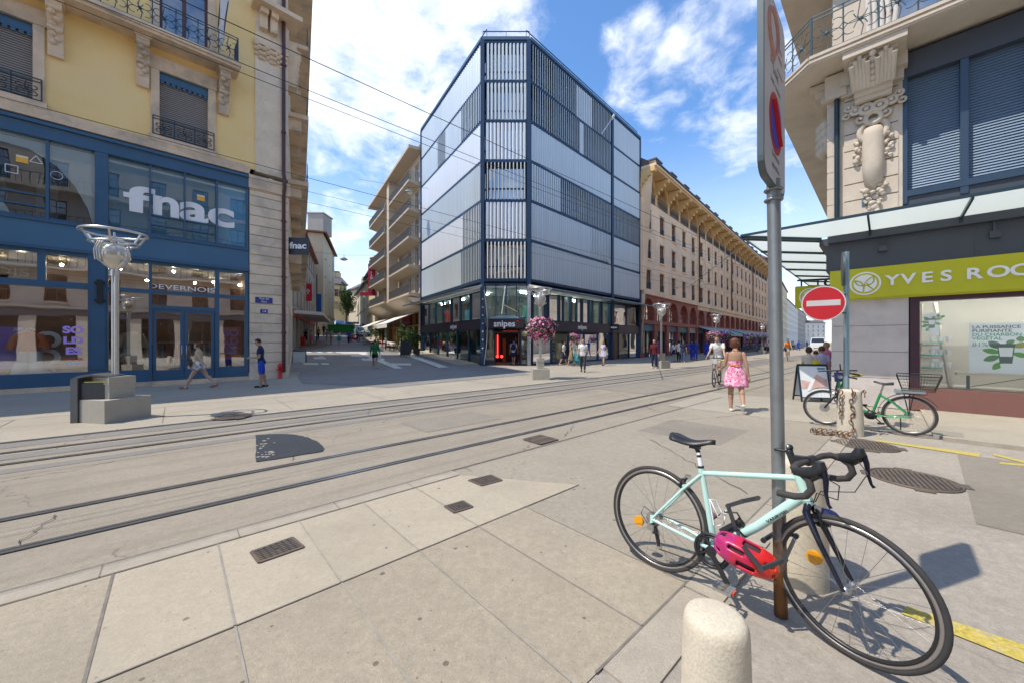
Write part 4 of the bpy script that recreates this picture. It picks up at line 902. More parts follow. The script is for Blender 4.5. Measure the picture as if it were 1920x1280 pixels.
# bowed steel straps on the two corner columns
m_perf = M('perforated silver', (.5, .52, .55), .4, .6, var=.1)
for a in (.02, 3.16):
    b = mb(m_perf); pts = [SC_.P(a + .1 + (.22 * math.sin(math.pi * i / 12)) * (1 if a < 1 else -1), .1 + 5.0 * i / 12, .25) for i in range(13)]; b.tube(pts, .03, 6); b.build('steel_strap', gb)
    b = mb(m_perf if a > 1 else m_sfr); SC_.box(b, a - .12, a + .12, .0, 5.4, .15, .2); b.mat(M('pale light spot', (.55, .6, .5), .5))
    for i in range(7): b.ball(SC_.P(a, 1.2 + .55 * i, .2), .06, 4, (1, .3, 1))
    b.build('column_cover', gb)
b = mb(m_alu2); b.bar(SC_.P(1.3, 3.5, .1), SC_.P(1.55, 5.4, .15), .07, .05); b.mat(M('yellow timber', (.5, .42, .2), .6)); b.bar(SC_.P(1.45, 4.1, .2), SC_.P(2.35, 3.65, .2), .12, .05); b.build('strut', gb)
# shoe wall behind the right hand windows
m_shelf = M('shelf board', (.42, .38, .33), .6); 
sw = thing('shoe_display', 'wall of shelves full of shoes behind the sports shop window', 'shelving', SRt.P(2.6, .06, -1.2))
b = mb(M('shoe wall board', (.5, .44, .38), .6, var=.1)); SRt.box(b, .6, 4.8, .06, 2.38, -1.6, -1.5)
for r in range(7): SRt.box(b, .6, 4.8, .32 + r * .27, .34 + r * .27, -1.5, -1.2)
b.build('shelves', sw)
for r in range(7):
    b = mb()
    for i in range(14):
        b.mat(M('shoe %d' % ((i * 5 + r * 3) % 5), [(.02, .05, .06), (.02, .02, .02), (.05, .22, .22), (.45, .45, .42), (.04, .10, .12)][(i * 5 + r * 3) % 5], .6)); a = .8 + i * .28; b.ball(SRt.P(a, .38 + r * .27, -1.33), .1, 4, (1, 1, .55)); b.ball(SRt.P(a + .04, .42 + r * .27, -1.38), .06, 4, (1, 1, .8))
    o = b.build('shoes', sw); o['kind'] = 'stuff'
# picture panels in the other windows
b = mb(M('window print pale', (.5, .5, .5), .6, var=.35, vs=2.5)); SRt.box(b, 8.3, 9.9, .2, 1.9, -.9, -.85); b.mat(m_redl); 
b.bar(SRt.P(8.5, 1.75, -.7), SRt.P(9.3, 1.8, -.7), .08, .1); b.bar(SRt.P(9.3, 1.8, -.7), SRt.P(9.4, .5, -.7), .08, .1); b.ball(SRt.P(8.6, 1.1, -.6), .18, 6); tag(b.build('window_display'), 'pale display panel with a bent red light bar in the sports shop window', 'display')
# signs
def logo(mw, size, parent):
    text('snipes', mw, size, m_wh, parent, .02, .012, sx=1.0); b = mb(M('red block', (.75, .03, .03), .5, var=0)); m = mw; s = size
    p = lambda x, y: m @ Vector((x, y, .0)); b.hexa([p(s * 1.36, s * .22), p(s * 1.62, s * .22), p(s * 1.62, s * .42), p(s * 1.36, s * .42)] + [m @ Vector((x, y, .03)) for x, y in ((s * 1.36, s * .22), (s * 1.62, s * .22), (s * 1.62, s * .42), (s * 1.36, s * .42))]); b.build('red_square', parent)
t = thing('shop_sign', 'white letters with a red square over the corner entrance', 'sign', SC_.P(1.5, 2.8, .8)); logo(SC_.mat(1.5, 2.8, .78), .58, t)
a, z = SL.px(850, 611, .12); t = thing('shop_sign', 'white letters with a red square on the fascia facing the side street', 'sign', SL.P(a, z, .12)); logo(SL.mat(a, 2.8, .12), .5, t)
a, z = SRt.px(1092, 610, .12); t = thing('shop_sign', 'white letters with a red square on the fascia above the shoe windows', 'sign', SRt.P(a, z, .12)); logo(SRt.mat(a, 2.78, .12), .5, t)
c = at(1152, 614, 31.8); t = thing('blade_sign', 'small dark blade sign sticking out at the blue column', 'sign', c); b = mb(m_sgn); b.box(c, (.75, .1, .5)); b.build('panel', t); logo(Matrix.Translation(c + Vector((-.06, -.06, 0))) @ Matrix.Rotation(math.radians(90), 4, 'X'), .2, t)
# ------------------------------------------------------------------ beige arcade building along the tram street
d_ = math.radians(42.5); BF = Fr((13.15, 37.9), (math.cos(d_), -math.sin(d_)))
m_bst = M('beige ashlar', (.86, .63, .42), .85, var=.15, vs=.5, fine=.10, fs=14, bump=.2, bs=20, stain=(.74, .56, .42), ss=.4)
m_bst2 = M('soffit stone with painted glow', (.70, .47, .22), .85, var=.12, vs=.8)  # orange light under the eave is put into this stone colour
m_red_st = M('red brown stone', (.30, .075, .05), .6, var=.2, vs=.7)
m_rwin = M('rust window frame', (.18, .06, .03), .6); m_tile = M('slate roof', (.13, .11, .11), .7, var=.2, vs=3)
m_tile_r = M('clay tile roof', (.27, .12, .07), .85, var=.25, vs=3)
LB, SEC = 73.6, 18.4; BAY = SEC / 5
ab = thing('arcade_building', 'long beige stone building with rust framed windows and red brown street arches', 'building', BF.P(0, 0))
def win_mesh(w, h, frame, rail=True, glassm=None):
    """window unit in its own frame (x right, y up, z out); returns two meshes"""
    X = lambda b, x0, x1, y0, y1, z0, z1: b.hexa([(x0, y0, z1), (x1, y0, z1), (x1, y0, z0), (x0, y0, z0), (x0, y1, z1), (x1, y1, z1), (x1, y1, z0), (x0, y1, z0)])
    b = mb(frame); t = min(.08, w * .09)
    for x0, x1 in ((-w / 2, -w / 2 + t), (w / 2 - t, w / 2), (-t / 2, t / 2)): X(b, x0, x1, 0, h, -.22, -.14)
    for y0, y1 in ((0, t), (h - t, h), (h * .72, h * .72 + t * .8)): X(b, -w / 2 + t, w / 2 - t, y0, y1, -.215, -.145)
    if rail:
        b.mat(m_iron_b); X(b, -w / 2, w / 2, h * .36, h * .36 + .05, -.06, -.02)
        for i in range(9): x = -w / 2 + w * (i + .5) / 9; X(b, x - .012, x + .012, .04, h * .36, -.05, -.03)
    o = b.build('window'); f = o.data; bpy.data.objects.remove(o)
    b = mb(glassm or m_gwin); b.quad((-w / 2, 0, -.19), (w / 2, 0, -.19), (w / 2, h, -.19), (-w / 2, h, -.19)); o = b.build('pane'); g_ = o.data; bpy.data.objects.remove(o)
    return f, g_
def put_win(ms, fr, a, z, parent, b_=0.0):
    o = bpy.data.objects.new('window', ms[0]); SC.collection.objects.link(o); o.parent = parent
    o.matrix_local = Matrix.Translation(-Vector(parent.location)) @ fr.mat(a, z, b_)
    p = bpy.data.objects.new('pane', ms[1]); SC.collection.objects.link(p); p.parent = o; return o
rows = ((7.1, 2.05), (10.3, 2.05), (13.45, 1.95)); wv = win_mesh(1.3, 2.05, m_rwin)
holes = []; cs = [BAY * (i + .5) for i in range(20)]
for c in cs:
    for z, h in rows: holes.append((c - .65, c + .65, z, z + 2.05))
b = mb(m_bst); BF.wall(b, 0, LB, 6.75, 16.3, holes, 0, .3); b.build('upper_wall', ab)
# vertical pilaster strips and floor ledges
b = mb(m_bst)
for i in range(21):
    a = BAY * i; k = .34 if i % 5 == 0 else (.24 if i > 5 else 0)
    if k: BF.box(b, a - k, a + k, 6.8, 16.2, -.1, .16 if i % 5 == 0 else .12)
for c in cs:
    for z, h in rows: BF.box(b, c - .75, c + .75, z - .16, z - .01, -.05, .14); BF.box(b, c - .72, c + .72, z + 2.07, z + 2.25, -.05, .08)
BF.box(b, 0, LB, 6.5, 6.9, -.3, .25); b.build('stone_trim', ab)
for c in cs:
    for z, h in rows: put_win(wv, BF, c, z, ab)
# loggia under the deep eave
b = mb(m_bst); BF.rect(b, 0, LB, 16.3, 20.5, -1.0); b.quad(BF.P(0, 16.3, 0), BF.P(LB, 16.3, 0), BF.P(LB, 16.3, -1.2), BF.P(0, 16.3, -1.2)); b.build('loggia_wall', ab)
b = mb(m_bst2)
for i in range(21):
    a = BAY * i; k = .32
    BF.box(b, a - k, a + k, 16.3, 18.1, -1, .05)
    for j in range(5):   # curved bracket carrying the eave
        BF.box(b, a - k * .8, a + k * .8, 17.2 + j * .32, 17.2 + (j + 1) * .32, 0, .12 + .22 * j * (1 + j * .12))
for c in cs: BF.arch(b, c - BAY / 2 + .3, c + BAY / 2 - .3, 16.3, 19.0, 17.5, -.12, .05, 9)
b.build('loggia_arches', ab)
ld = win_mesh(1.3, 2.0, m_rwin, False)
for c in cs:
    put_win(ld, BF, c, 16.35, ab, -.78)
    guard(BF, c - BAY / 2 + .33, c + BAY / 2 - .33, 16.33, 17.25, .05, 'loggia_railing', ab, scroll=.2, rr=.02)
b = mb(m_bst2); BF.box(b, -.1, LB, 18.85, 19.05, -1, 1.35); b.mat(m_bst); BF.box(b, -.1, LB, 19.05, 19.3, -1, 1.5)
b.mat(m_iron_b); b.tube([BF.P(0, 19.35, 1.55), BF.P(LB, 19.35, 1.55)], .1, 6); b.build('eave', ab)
b = mb(m_tile); b.hexa([BF.P(0, 19.3, 1.3), BF.P(LB, 19.3, 1.3), BF.P(LB, 19.3, -12), BF.P(0, 19.3, -12), BF.P(0, 22.0, -2.4), BF.P(LB, 22.0, -2.4), BF.P(LB, 22.0, -12), BF.P(0, 22.0, -12)])
b.mat(m_tile_r)
for i in range(4): BF.box(b, SEC * i + 4.5, SEC * i + 13.8, 19.9, 21.6, -3.4, -.9)
rf = b.build('roof', ab)
for i in range(16):     # dormers along the roof
    b = mb(m_tile_r if i % 3 else m_bst); a = 2.6 + i * 4.55; BF.box(b, a, a + 1.5, 19.4, 20.9, -2.4, .35); b.mat(m_tile); BF.box(b, a - .15, a + 1.65, 20.9, 21.05, -2.4, .55); b.mat(m_gwin); BF.box(b, a + .2, a + 1.3, 19.6, 20.75, .36, .37); b.build('dormer', rf)
for i in range(5):
    b = mb(m_bst); a = SEC * i + (1.2 if i < 4 else -2.5) + (0 if i else 1.5); BF.box(b, a, a + 1.5, 21.5, 23.2, -3.4, -2.6)
    b.mat(m_tile_r)
    for k in range(4): b.lathe([(.12, 0), (.1, .45)], BF.P(a + .25 + k * .33, 23.2, -3), 8)
    b.build('chimney', rf)
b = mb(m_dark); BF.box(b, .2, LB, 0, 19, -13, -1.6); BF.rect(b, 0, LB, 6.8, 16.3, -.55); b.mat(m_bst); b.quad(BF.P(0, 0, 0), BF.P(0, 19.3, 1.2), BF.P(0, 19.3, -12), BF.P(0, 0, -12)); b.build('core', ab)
# downpipes
for k in (1, 2, 3):
    b = mb(m_pipe); a = SEC * k; b.tube([BF.P(a + .9, 19.2, 1.4), BF.P(a + .3, 18.3, .6), BF.P(a, 17.2, .25), BF.P(a, 6.9, .25)], .09, 6); b.build('downpipe', ab)
# arches and shops at the bottom
b = mb(m_red_st); sec1 = 5
for i, c in enumerate(cs):
    a0, a1 = c - BAY / 2 + .38, c + BAY / 2 - .38
    BF.arch(b, a0, a1, 3.8, 6.5, 4.7, -.4, 0, 10)
for i in range(21): a = BAY * i; BF.box(b, a - .38, a + .38, 0, 6.5, -.45, 0); BF.box(b, a - .45, a + .45, 0, .5, -.4, .07); BF.box(b, a - .43, a + .43, 4.5, 4.68, -.4, .05)
BF.box(b, 0, LB, 3.45, 3.85, -.45, .06); b.build('ground_floor_arches', ab)
b = mb(m_bst); BF.box(b, SEC + .1, LB, 6.0, 6.5, -.2, .03); b.build('frieze', ab)
mz = win_mesh(BAY - .8, 2.2, m_rwin, False)
for c in cs: put_win(mz, BF, c, 3.87, ab, -.2)
m_warmr = M('warm shop room', (.40, .26, .14), .8, var=.3, vs=.5); m_int = M('shop goods', (.22, .2, .2), .8, var=.6, vs=1.5)
b = mb(m_int); BF.rect(b, 0, LB, 0, 6.4, -1.5); b.build('shop_interior', ab)
sgn = [(.05, .16, .22), (.25, .04, .03), (.06, .08, .14), (.03, .2, .2), (.4, .38, .36), (.06, .18, .24), (.1, .1, .12), (.03, .12, .2)]
for i, c in enumerate(cs):
    b = mb(m_sfr); a0, a1 = c - BAY / 2 + .4, c + BAY / 2 - .4
    for x in (a0, c - .05, a1 - .1): BF.box(b, x, x + .1, .05, 3.4, -.4, -.25)
    BF.box(b, a0, a1, .05, .5, -.4, -.28); b.mat(m_store); BF.rect(b, a0, a1, .5, 2.75, -.33); b.mat(M('shop sign %d' % (i % 8), sgn[i % 8], .5, var=.1)); BF.box(b, a0, a1, 2.75, 3.42, -.38, -.15); b.build('shop_front', ab)
# awnings
for i, (a, L_, col) in enumerate(((SEC + .5, 6, (.30, .46, .50)), (SEC + 7.2, 9, (.34, .48, .5)), (2 * SEC + .5, 9, (.30, .44, .46)), (2 * SEC + 10.5, 8, (.5, .44, .3)), (3 * SEC + 1, 12, (.35, .4, .42)))):
    b = mb(M('awning cloth %d' % i, col, .8, var=.08)); b.hexa([BF.P(a, 2.75, 2.3), BF.P(a + L_, 2.75, 2.3), BF.P(a + L_, 3.6, .05), BF.P(a, 3.6, .05), BF.P(a, 2.8, 2.32), BF.P(a + L_, 2.8, 2.32), BF.P(a + L_, 3.66, .06), BF.P(a, 3.66, .06)]); BF.box(b, a, a + L_, 2.45, 2.78, 2.28, 2.31); b.build('awning', ab)
m_gold = M('gold letter', (.75, .65, .42), .5, var=0)
text('AU GRAND PASSAGE', BF.mat(SEC + 9.0, 6.22, .06), .62, m_gold, ab, .03, .01, sx=1.2, name='gold_lettering')
# cafe barrier on the pavement in front
for i in range(7):
    b = mb(M('barrier frame', (.12, .15, .17), .4, .5)); a = SEC + 6 + i * 3.4
    for k in range(2): b.bar(BF.P(a, .2 + 1.0 * k, 4.2), BF.P(a + 3.1, .2 + 1.0 * k, 4.2), .05, .05)
    for k in range(9): b.bar(BF.P(a + k * .385, 0, 4.2), BF.P(a + k * .385, 1.2, 4.2), .035, .035)
    tag(b.build('terrace_barrier'), 'dark metal terrace barrier panel before the arcade shops', 'barrier', 'barrier panels along the arcade terrace')
# ------------------------------------------------------------------ generic terrace houses farther off
def house(name, label, fr, L, H, bays, z0=0.0, floors=5, depth=9, wallm=None, fh=3.0, ww=1.0, wh=1.8, first=3.8, roof='slope', roofm=None, shop=None, rail=False, frame=None, cat='building', chim=2, group=None, ledge=True):
    t = thing(name, label, cat, fr.P(0, z0), group=group); wm = wallm; bay = L / bays; hs = []
    ms = win_mesh(ww, wh, frame or m_rwin, rail)
    fl = [z0 + first + .5 + fh * k for k in range(floors) if first + .5 + fh * k + wh < H - .2]
    for i in range(bays):
        c = bay * (i + .5)
        for z in fl: hs.append((c - ww / 2, c + ww / 2, z, z + wh))
    if shop:
        for i in range(bays): c = bay * (i + .5); hs.append((c - bay * .36, c + bay * .36, z0 + .1, z0 + first - .6))
    b = mb(wm); fr.wall(b, 0, L, z0 - 3, z0 + H, hs, 0, .3)
    for a in (0, L): b.quad(fr.P(a, z0 - 3, 0), fr.P(a, z0 + H, 0), fr.P(a, z0 + H, -depth), fr.P(a, z0 - 3, -depth))
    if ledge:
        fr.box(b, 0, L, z0 + first, z0 + first + .2, -.1, .15)
        for h in hs: fr.box(b, h[0] - .1, h[1] + .1, h[2] - .13, h[2] - .01, -.05, .12)
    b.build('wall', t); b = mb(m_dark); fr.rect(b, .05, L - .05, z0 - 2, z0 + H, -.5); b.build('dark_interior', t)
    for h in hs:
        if h[2] > z0 + 1 or not shop: put_win(ms, fr, (h[0] + h[1]) / 2, h[2], t)
    if shop:
        b = mb(m_store)
        for i in range(bays): c = bay * (i + .5); fr.rect(b, c - bay * .36, c + bay * .36, z0 + .1, z0 + first - .6, -.2)
        b.mat(shop); fr.box(b, .2, L - .2, z0 + first - .65, z0 + first - .1, -.05, .12); b.build('shop_front', t)
    b = mb(roofm or m_tile); fr.box(b, -.25, L + .25, z0 + H, z0 + H + .22, -depth, .55)
    if roof == 'slope': b.hexa([fr.P(-.2, z0 + H + .2, .5), fr.P(L + .2, z0 + H + .2, .5), fr.P(L + .2, z0 + H + .2, -depth), fr.P(-.2, z0 + H + .2, -depth), fr.P(0, z0 + H + 2.3, -3), fr.P(L, z0 + H + 2.3, -3), fr.P(L, z0 + H + 2.3, -depth + 2), fr.P(0, z0 + H + 2.3, -depth + 2)])
    r_ = b.build('roof', t)
    for k in range(chim):
        b = mb(wm); a = L * (k + .6) / (chim + .4); fr.box(b, a - .7, a + .7, z0 + H + .3, z0 + H + 3.4, -3.8, -2.9); b.mat(m_tile_r); fr.box(b, a - .5, a + .5, z0 + H + 3.4, z0 + H + 3.8, -3.6, -3.1); b.build('chimney', r_)
    return t
def frame_px(x0, Y0, x1, Y1):
    """facade running from pixel column x0 at depth Y0 to column x1 at depth Y1 (left to right as seen)"""
    p = atx(x0, Y0); q = atx(x1, Y1); u = (q - p); L = u.length; u.normalize(); return Fr((p.x, p.y), (u.y, -u.x)), L
m_w1 = M('ochre render', (.55, .45, .31), .85, var=.1, vs=.4); m_w2 = M('white render', (.66, .63, .58), .85, var=.07, vs=.4); m_w3 = M('cream render', (.60, .52, .36), .85, var=.1, vs=.4); m_w4 = M('pale yellow render', (.62, .52, .30), .85, var=.1, vs=.4); m_w5 = M('grey stone', (.38, .35, .31), .85, var=.12, vs=.4); m_frw = M('white window frame', (.55, .54, .52), .6); m_frd = M('dark window frame', (.06, .06, .06), .6)
def hz(p): return max(0.0, hill((p - C0).dot(V1)))
# left side of the side street
fr, L = frame_px(545, 33, 590, 56); house('terrace_house', 'ochre terrace house with brown eaves behind the hanging shop sign', fr, L, 12.2, 8, 1.0, 3, 9, m_w5, 3.0, 1.0, 1.8, 3.6, shop=M('red shop sign', (.5, .05, .03), .6), roofm=m_tile_r, chim=1)
b = mb(m_can); b.prism([fr.P(1, 4.2, 0), fr.P(L * .7, 4.2, 0), fr.P(L * .7, 4.2, 2.4), fr.P(3, 4.2, 2.4)], (0, 0, .3)); tag(b.build('concrete_canopy'), 'curved pale canopy over the red shop of the ochre terrace house', 'canopy')
fr, L = frame_px(566, 57, 606, 58); house('white_tower_house', 'tall white house with its sunlit gable facing the square', fr, L, 16.2, 2, 2.2, 4, 12, m_w3, 3.4, .8, 1.6, 4.5, roof='flat', roofm=m_tile_r, frame=m_frd, chim=0, ledge=False)
fr, L = frame_px(606, 58, 627, 74); house('tower_house_flank', 'pale grey flank with two window columns beside the white gable', fr, L, 16.2, 3, 2.2, 5, 6, m_w1, 2.9, .9, 1.7, 3.6, roof='flat', roofm=m_tile_r, chim=0)
b = mb(m_w5); p = at(600, 424, 64); b.box(p, (2.6, 3, 3.2)); b.box(p + Vector((0, 0, 1.7)), (2.9, 3.3, .2)); tag(b.build('rooftop_block'), 'grey white lift block on top of the white house', 'rooftop block')
# centre, closing the street
for i, (x0, Y0, x1, Y1, top, bays, m_, lab) in enumerate(((627, 88, 650, 90, 535, 3, m_w4, 'pale yellow house left of the street tree at the head of the side street'), (650, 90, 672, 84, 545, 3, m_w1, 'ochre house behind the street tree at the head of the side street'), (668, 84, 686, 66, 545, 3, m_w3, 'cream house with shutters right of the street tree'), (685, 70, 703, 57, 515, 4, m_w4, 'narrow house behind the tall red vertical sign'))):
    fr, L = frame_px(x0, Y0, x1, Y1); z0 = hz(fr.P(L / 2, 0)) ; H = EYE + (HZ - top) / F * (Y0 + Y1) / 2 - z0
    house('hill_house', lab, fr, L, H, bays, z0, 5, 8, m_, 2.9, .9, 1.7, 3.4, group='houses at the head of the side street', frame=m_frw if i % 2 else None, chim=2)
# right side of the side street: house with balconies and a cafe
HFa = SL.o + Vector((-.527, .85, 0)) * 19.5; HF = Fr((HFa.x, HFa.y), (-.85, -.527)); LH = 19.4
m_conc = M('beige plaster', (.52, .44, .34), .85, var=.12, vs=.5, stain=(.44, .37, .29), ss=.5); m_balc = M('grey balcony panel', (.13, .125, .12), .6, var=.12)
hb = thing('balcony_house', 'beige six storey house with stacked balconies above a cafe with white awnings', 'building', HF.P(LH / 2, 0))
zb = 6.0; hs = []
for k in range(5):
    for c in (2.2, 5.0, 8.0, 12.2, 15.4, 18.0): hs.append((c - .6, c + .6, zb + .5 + 2.75 * k, zb + 2.5 + 2.75 * k))
b = mb(m_conc); HF.wall(b, 0, LH, -.5, 20.2, hs + [(.8, 5.6, .2, 4.6), (6.4, 11.6, .2, 4.6), (12.4, 18.6, .2, 4.6)], 0, .35); b.quad(HF.P(LH, 0, 0), HF.P(LH, 20.2, 0), HF.P(LH, 20.2, -9), HF.P(LH, 0, -9)); HF.box(b, 9.6, 10.6, 6, 20.2, 0, 1.0); b.build('wall', hb)
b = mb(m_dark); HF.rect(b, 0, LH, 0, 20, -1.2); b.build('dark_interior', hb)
ms = win_mesh(1.2, 2.0, m_frw, False)
for h in hs: put_win(ms, HF, (h[0] + h[1]) / 2, h[2], hb)
for k in range(5):
    z = zb + .2 + 2.75 * k
    for a0, a1, o in ((.5, 9.4, 1.3), (11.0, 19.0, 1.15)):
        b = mb(m_conc); HF.box(b, a0, a1, z, z + .18, 0, o); b.hexa([HF.P(a0, z - .3, 0), HF.P(a1, z - .3, 0), HF.P(a1, z - .3, -.1), HF.P(a0, z - .3, -.1), HF.P(a0, z, o * .9), HF.P(a1, z, o * .9), HF.P(a1, z, 0), HF.P(a0, z, 0)]); bl = b.build('balcony', hb)
        b = mb(m_balc)
        for i in range(int((a1 - a0) / .14)): b.bar(HF.P(a0 + i * .14, z + .18, o - .06), HF.P(a0 + i * .14, z + 1.05, o - .06), .03, .03)
        for i in range(9): b.bar(HF.P(a0, z + .18, o * i / 9), HF.P(a0, z + 1.05, o * i / 9), .03, .03); b.bar(HF.P(a1, z + .18, o * i / 9), HF.P(a1, z + 1.05, o * i / 9), .03, .03)
        b.bar(HF.P(a0, z + .26, o - .06), HF.P(a1, z + .26, o - .06), .05, .04)
        b.bar(HF.P(a0, z + 1.06, o - .06), HF.P(a1, z + 1.06, o - .06), .05, .04); b.build('balcony_front', bl)
b = mb(m_conc); HF.box(b, -.2, LH + .1, 20.2, 20.5, -9, 1.3); HF.box(b, 0, LH, 20.5, 22.6, -9, -1.4); HF.box(b, -.2, LH, 22.6, 22.8, -9, -.9); rf = b.build('roof', hb)
for a in (4, 9, 14.5): b = mb(m_conc); HF.box(b, a, a + 1.3, 22.8, 24.6, -4, -3); b.mat(m_dark); HF.box(b, a + .2, a + 1.1, 24.6, 24.9, -3.8, -3.2); b.build('chimney', rf)
b = mb(m_conc); b.hexa([HF.P(-.2, 5.0, 0), HF.P(LH - .2, 5.0, 0), HF.P(LH - .2, 5.0, -.2), HF.P(-.2, 5.0, -.2), HF.P(-.2, 5.9, 1.6), HF.P(LH - .2, 5.9, 1.6), HF.P(LH - .2, 5.9, -.2), HF.P(-.2, 5.9, -.2)]); b.build('bay_soffit', hb)
b = mb(M('timber shop front', (.33, .17, .06), .6, var=.2))
for a in (.8, 2.6, 5.5, 6.4, 8.2, 10, 11.5, 12.4, 14.4, 16.5, 18.5): HF.box(b, a, a + .16, .2, 4.6, -.3, .02)
for z in (3.2, 4.5): HF.box(b, .8, 18.6, z, z + .14, -.25, .0)
b.mat(m_store); HF.rect(b, .8, 18.6, .2, 4.6, -.28); b.mat(M('maroon panel', (.28, .04, .06), .6)); HF.box(b, 12.8, 15.2, 3.4, 4.5, -.2, .03); b.build('cafe_front', hb)
m_aw = M('white awning cloth', (.70, .67, .62), .85, var=.05)
for i, (a0, a1) in enumerate(((2.2, 8.2), (11.6, 17.6))):
    b = mb(m_aw); z1, zl = 4.5, 3.35; b.hexa([HF.P(a0, zl, 2.9), HF.P(a1, zl, 2.9), HF.P(a1, z1, .1), HF.P(a0, z1, .1), HF.P(a0, zl + .05, 2.92), HF.P(a1, zl + .05, 2.92), HF.P(a1, z1 + .06, .12), HF.P(a0, z1 + .06, .12)]); HF.box(b, a0, a1, zl - .35, zl, 2.86, 2.9)
    b.mat(m_steel); b.bar(HF.P(a0 + .2, 3.6, .1), HF.P(a0 + .2, zl, 2.8), .05, .05); b.bar(HF.P(a1 - .2, 3.6, .1), HF.P(a1 - .2, zl, 2.8), .05, .05)
    tag(b.build('awning'), ['white awning at the far end of the cafe front', 'white awning of the cafe next to the glass building'][i], 'awning')
for i, (x, y, Y) in enumerate(((713, 480, 53), (757, 330, 44))):
    b = mb(M('cream parasol', (.62, .52, .36), .85)); c = at(x, y, Y); b.lathe([(1.5, -.5), (1.45, -.35), (.1, .25), (.02, .35)], c, 10, smooth=False); b.tube([c + Vector((0, 0, -2.3)), c], .04, 6); tag(b.build('balcony_parasol'), ['cream parasol on the far end balcony of the beige house', 'cream parasol on the topmost terrace of the beige house'][i], 'parasol')
# red vertical sign
t = thing('vertical_sign', 'tall red vertical sign with white letters on the beige house', 'sign', at(696, 520, 52)); c = at(697, 522, 52); b = mb(M('sign red', (.40, .02, .05), .5)); b.box(c, (.95, .2, 4.0)); b.box(c + Vector((-.5, 0, -2.2)), (2.2, .2, .5)); b.build('panel', t)
for i, s in enumerate('RESIDENCE'): text(s, Matrix.Translation(c + Vector((0, -.12, 1.72 - .43 * i))) @ Matrix.Rotation(math.radians(90), 4, 'X'), .44, m_wh, t, .01, .005)
# ------------------------------------------------------------------ far end of the tram street
far = [(1434, 92, 1446, 112, 500, 'red roofed stone house next to the beige arcade building', m_w5), (1446, 112, 1458, 140, 515, 'grey stone house second from the arcade building', m_w1), (1456, 138, 1476, 190, 535, 'ornate pale house halfway down the tram street', m_w3), (1474, 188, 1496, 250, 572, 'grey terrace house far down the tram street', m_w2), (1494, 245, 1512, 300, 585, 'pale grey terrace house just before the end of the tram street', m_w5), (1510, 292, 1548, 296, 606, 'long pale building closing the tram street', m_w2)]
for i, (x0, Y0, x1, Y1, top, lab, m_) in enumerate(far):
    fr, L = frame_px(x0, Y0, x1, Y1); H = EYE + (HZ - top) / F * (Y0 + Y1) / 2
    house('street_house', lab, fr, L, H, max(4, int(L / 4)), 0, 6, 12, m_, 3.3, 1.3, 2.0, 5, group='houses down the tram street', roofm=m_tile_r if i in (0, 2) else m_tile, chim=2)
# ------------------------------------------------------------------ corner shop on the right
YF = Fr((8.54, 9.98), (-.7071, -.7071)); q45 = math.sqrt(.5)
far_ = (Vector((q45, q45, 0)) * (13.1 + 45) + Vector((-q45, q45, 0)) * 1.02); YT = Fr((far_.x, far_.y), (-q45, q45)); LT = 45.0
m_gran = M('grey granite cladding', (.58, .53, .50), .5, var=.10, vs=1.4, fine=.18, fs=90, stain=(.43, .39, .37), ss=1.2)
m_cream = M('cream limestone', (.60, .52, .42), .8, var=.10, vs=1.6, fine=.08, fs=35, bump=.22, bs=45, stain=(.50, .43, .35), ss=1.0)
m_anth = M('anthracite panel', (.055, .065, .085), .5, var=.08, vs=.8); m_grn = M('olive green sign', (.50, .49, .012), .5, var=.04)
m_brn = M('brown red plinth', (.20, .095, .08), .55, var=.06); m_alf = M('dark window aluminium', (.04, .07, .11), .4, .3, var=.06); m_blind = M('silver venetian slats', (.17, .24, .33), .45, .2, var=.05)
yb = thing('corner_shop_building', 'cream stone corner building with carved console above the olive green shop sign', 'building', YF.P(0, 0))
aw = YF.ax(1706); aE = 9.0
# street level
b = mb(m_gran); zz = [.02, .75, 1.4, 2.05, 2.75]
for z0, z1 in zip(zz, zz[1:]): YF.box(b, .0, aw - .02, z0, z1 - .012, -.4, .0); YT.box(b, 0, LT - .002, z0, z1 - .012, -.4, 0.0)
b.mat(m_joint); YF.box(b, .02, aw - .03, .02, 2.7, -.4, -.012); b.build('granite_wall', yb)
b = mb(m_brn); YF.box(b, aw, aE, .03, .56, -.3, .01); b.build('plinth', yb)
b = mb(M('plum window frame', (.06, .02, .03), .5)); YF.box(b, aw, aw + .16, .56, 2.74, -.25, .02); YF.box(b, aw + .16, aE, 2.6, 2.74, -.25, .02); b.build('window_frame', yb)
b = mb(glass('show window glass', (.90, .95, .95), .04)); YF.rect(b, aw + .16, aE, .56, 2.6, -.1); b.build('window_pane', yb)
b = mb(M('shop back panel', (.52, .50, .46), .8, var=.1, vs=.5)); YF.rect(b, aw, aE, .3, 2.8, -1.5); b.quad(YF.P(aw, .3, -.2), YF.P(aw, 2.8, -.2), YF.P(aw, 2.8, -1.5), YF.P(aw, .3, -1.5)); b.quad(YF.P(aw, .57, -.2), YF.P(aE, .57, -.2), YF.P(aE, .57, -1.5), YF.P(aw, .57, -1.5)); b.quad(YF.P(aw, 2.8, -.2), YF.P(aE, 2.8, -.2), YF.P(aE, 2.8, -1.5), YF.P(aw, 2.8, -1.5)); b.build('window_room', yb)
b = mb(M('window downlight', (1, .93, .8), .5, emit=75, var=0))
for i in range(5): YF.box(b, aw + .5 + i * .9, aw + .62 + i * .9, 2.74, 2.78, -.7, -.58)
b.build('downlights', yb)
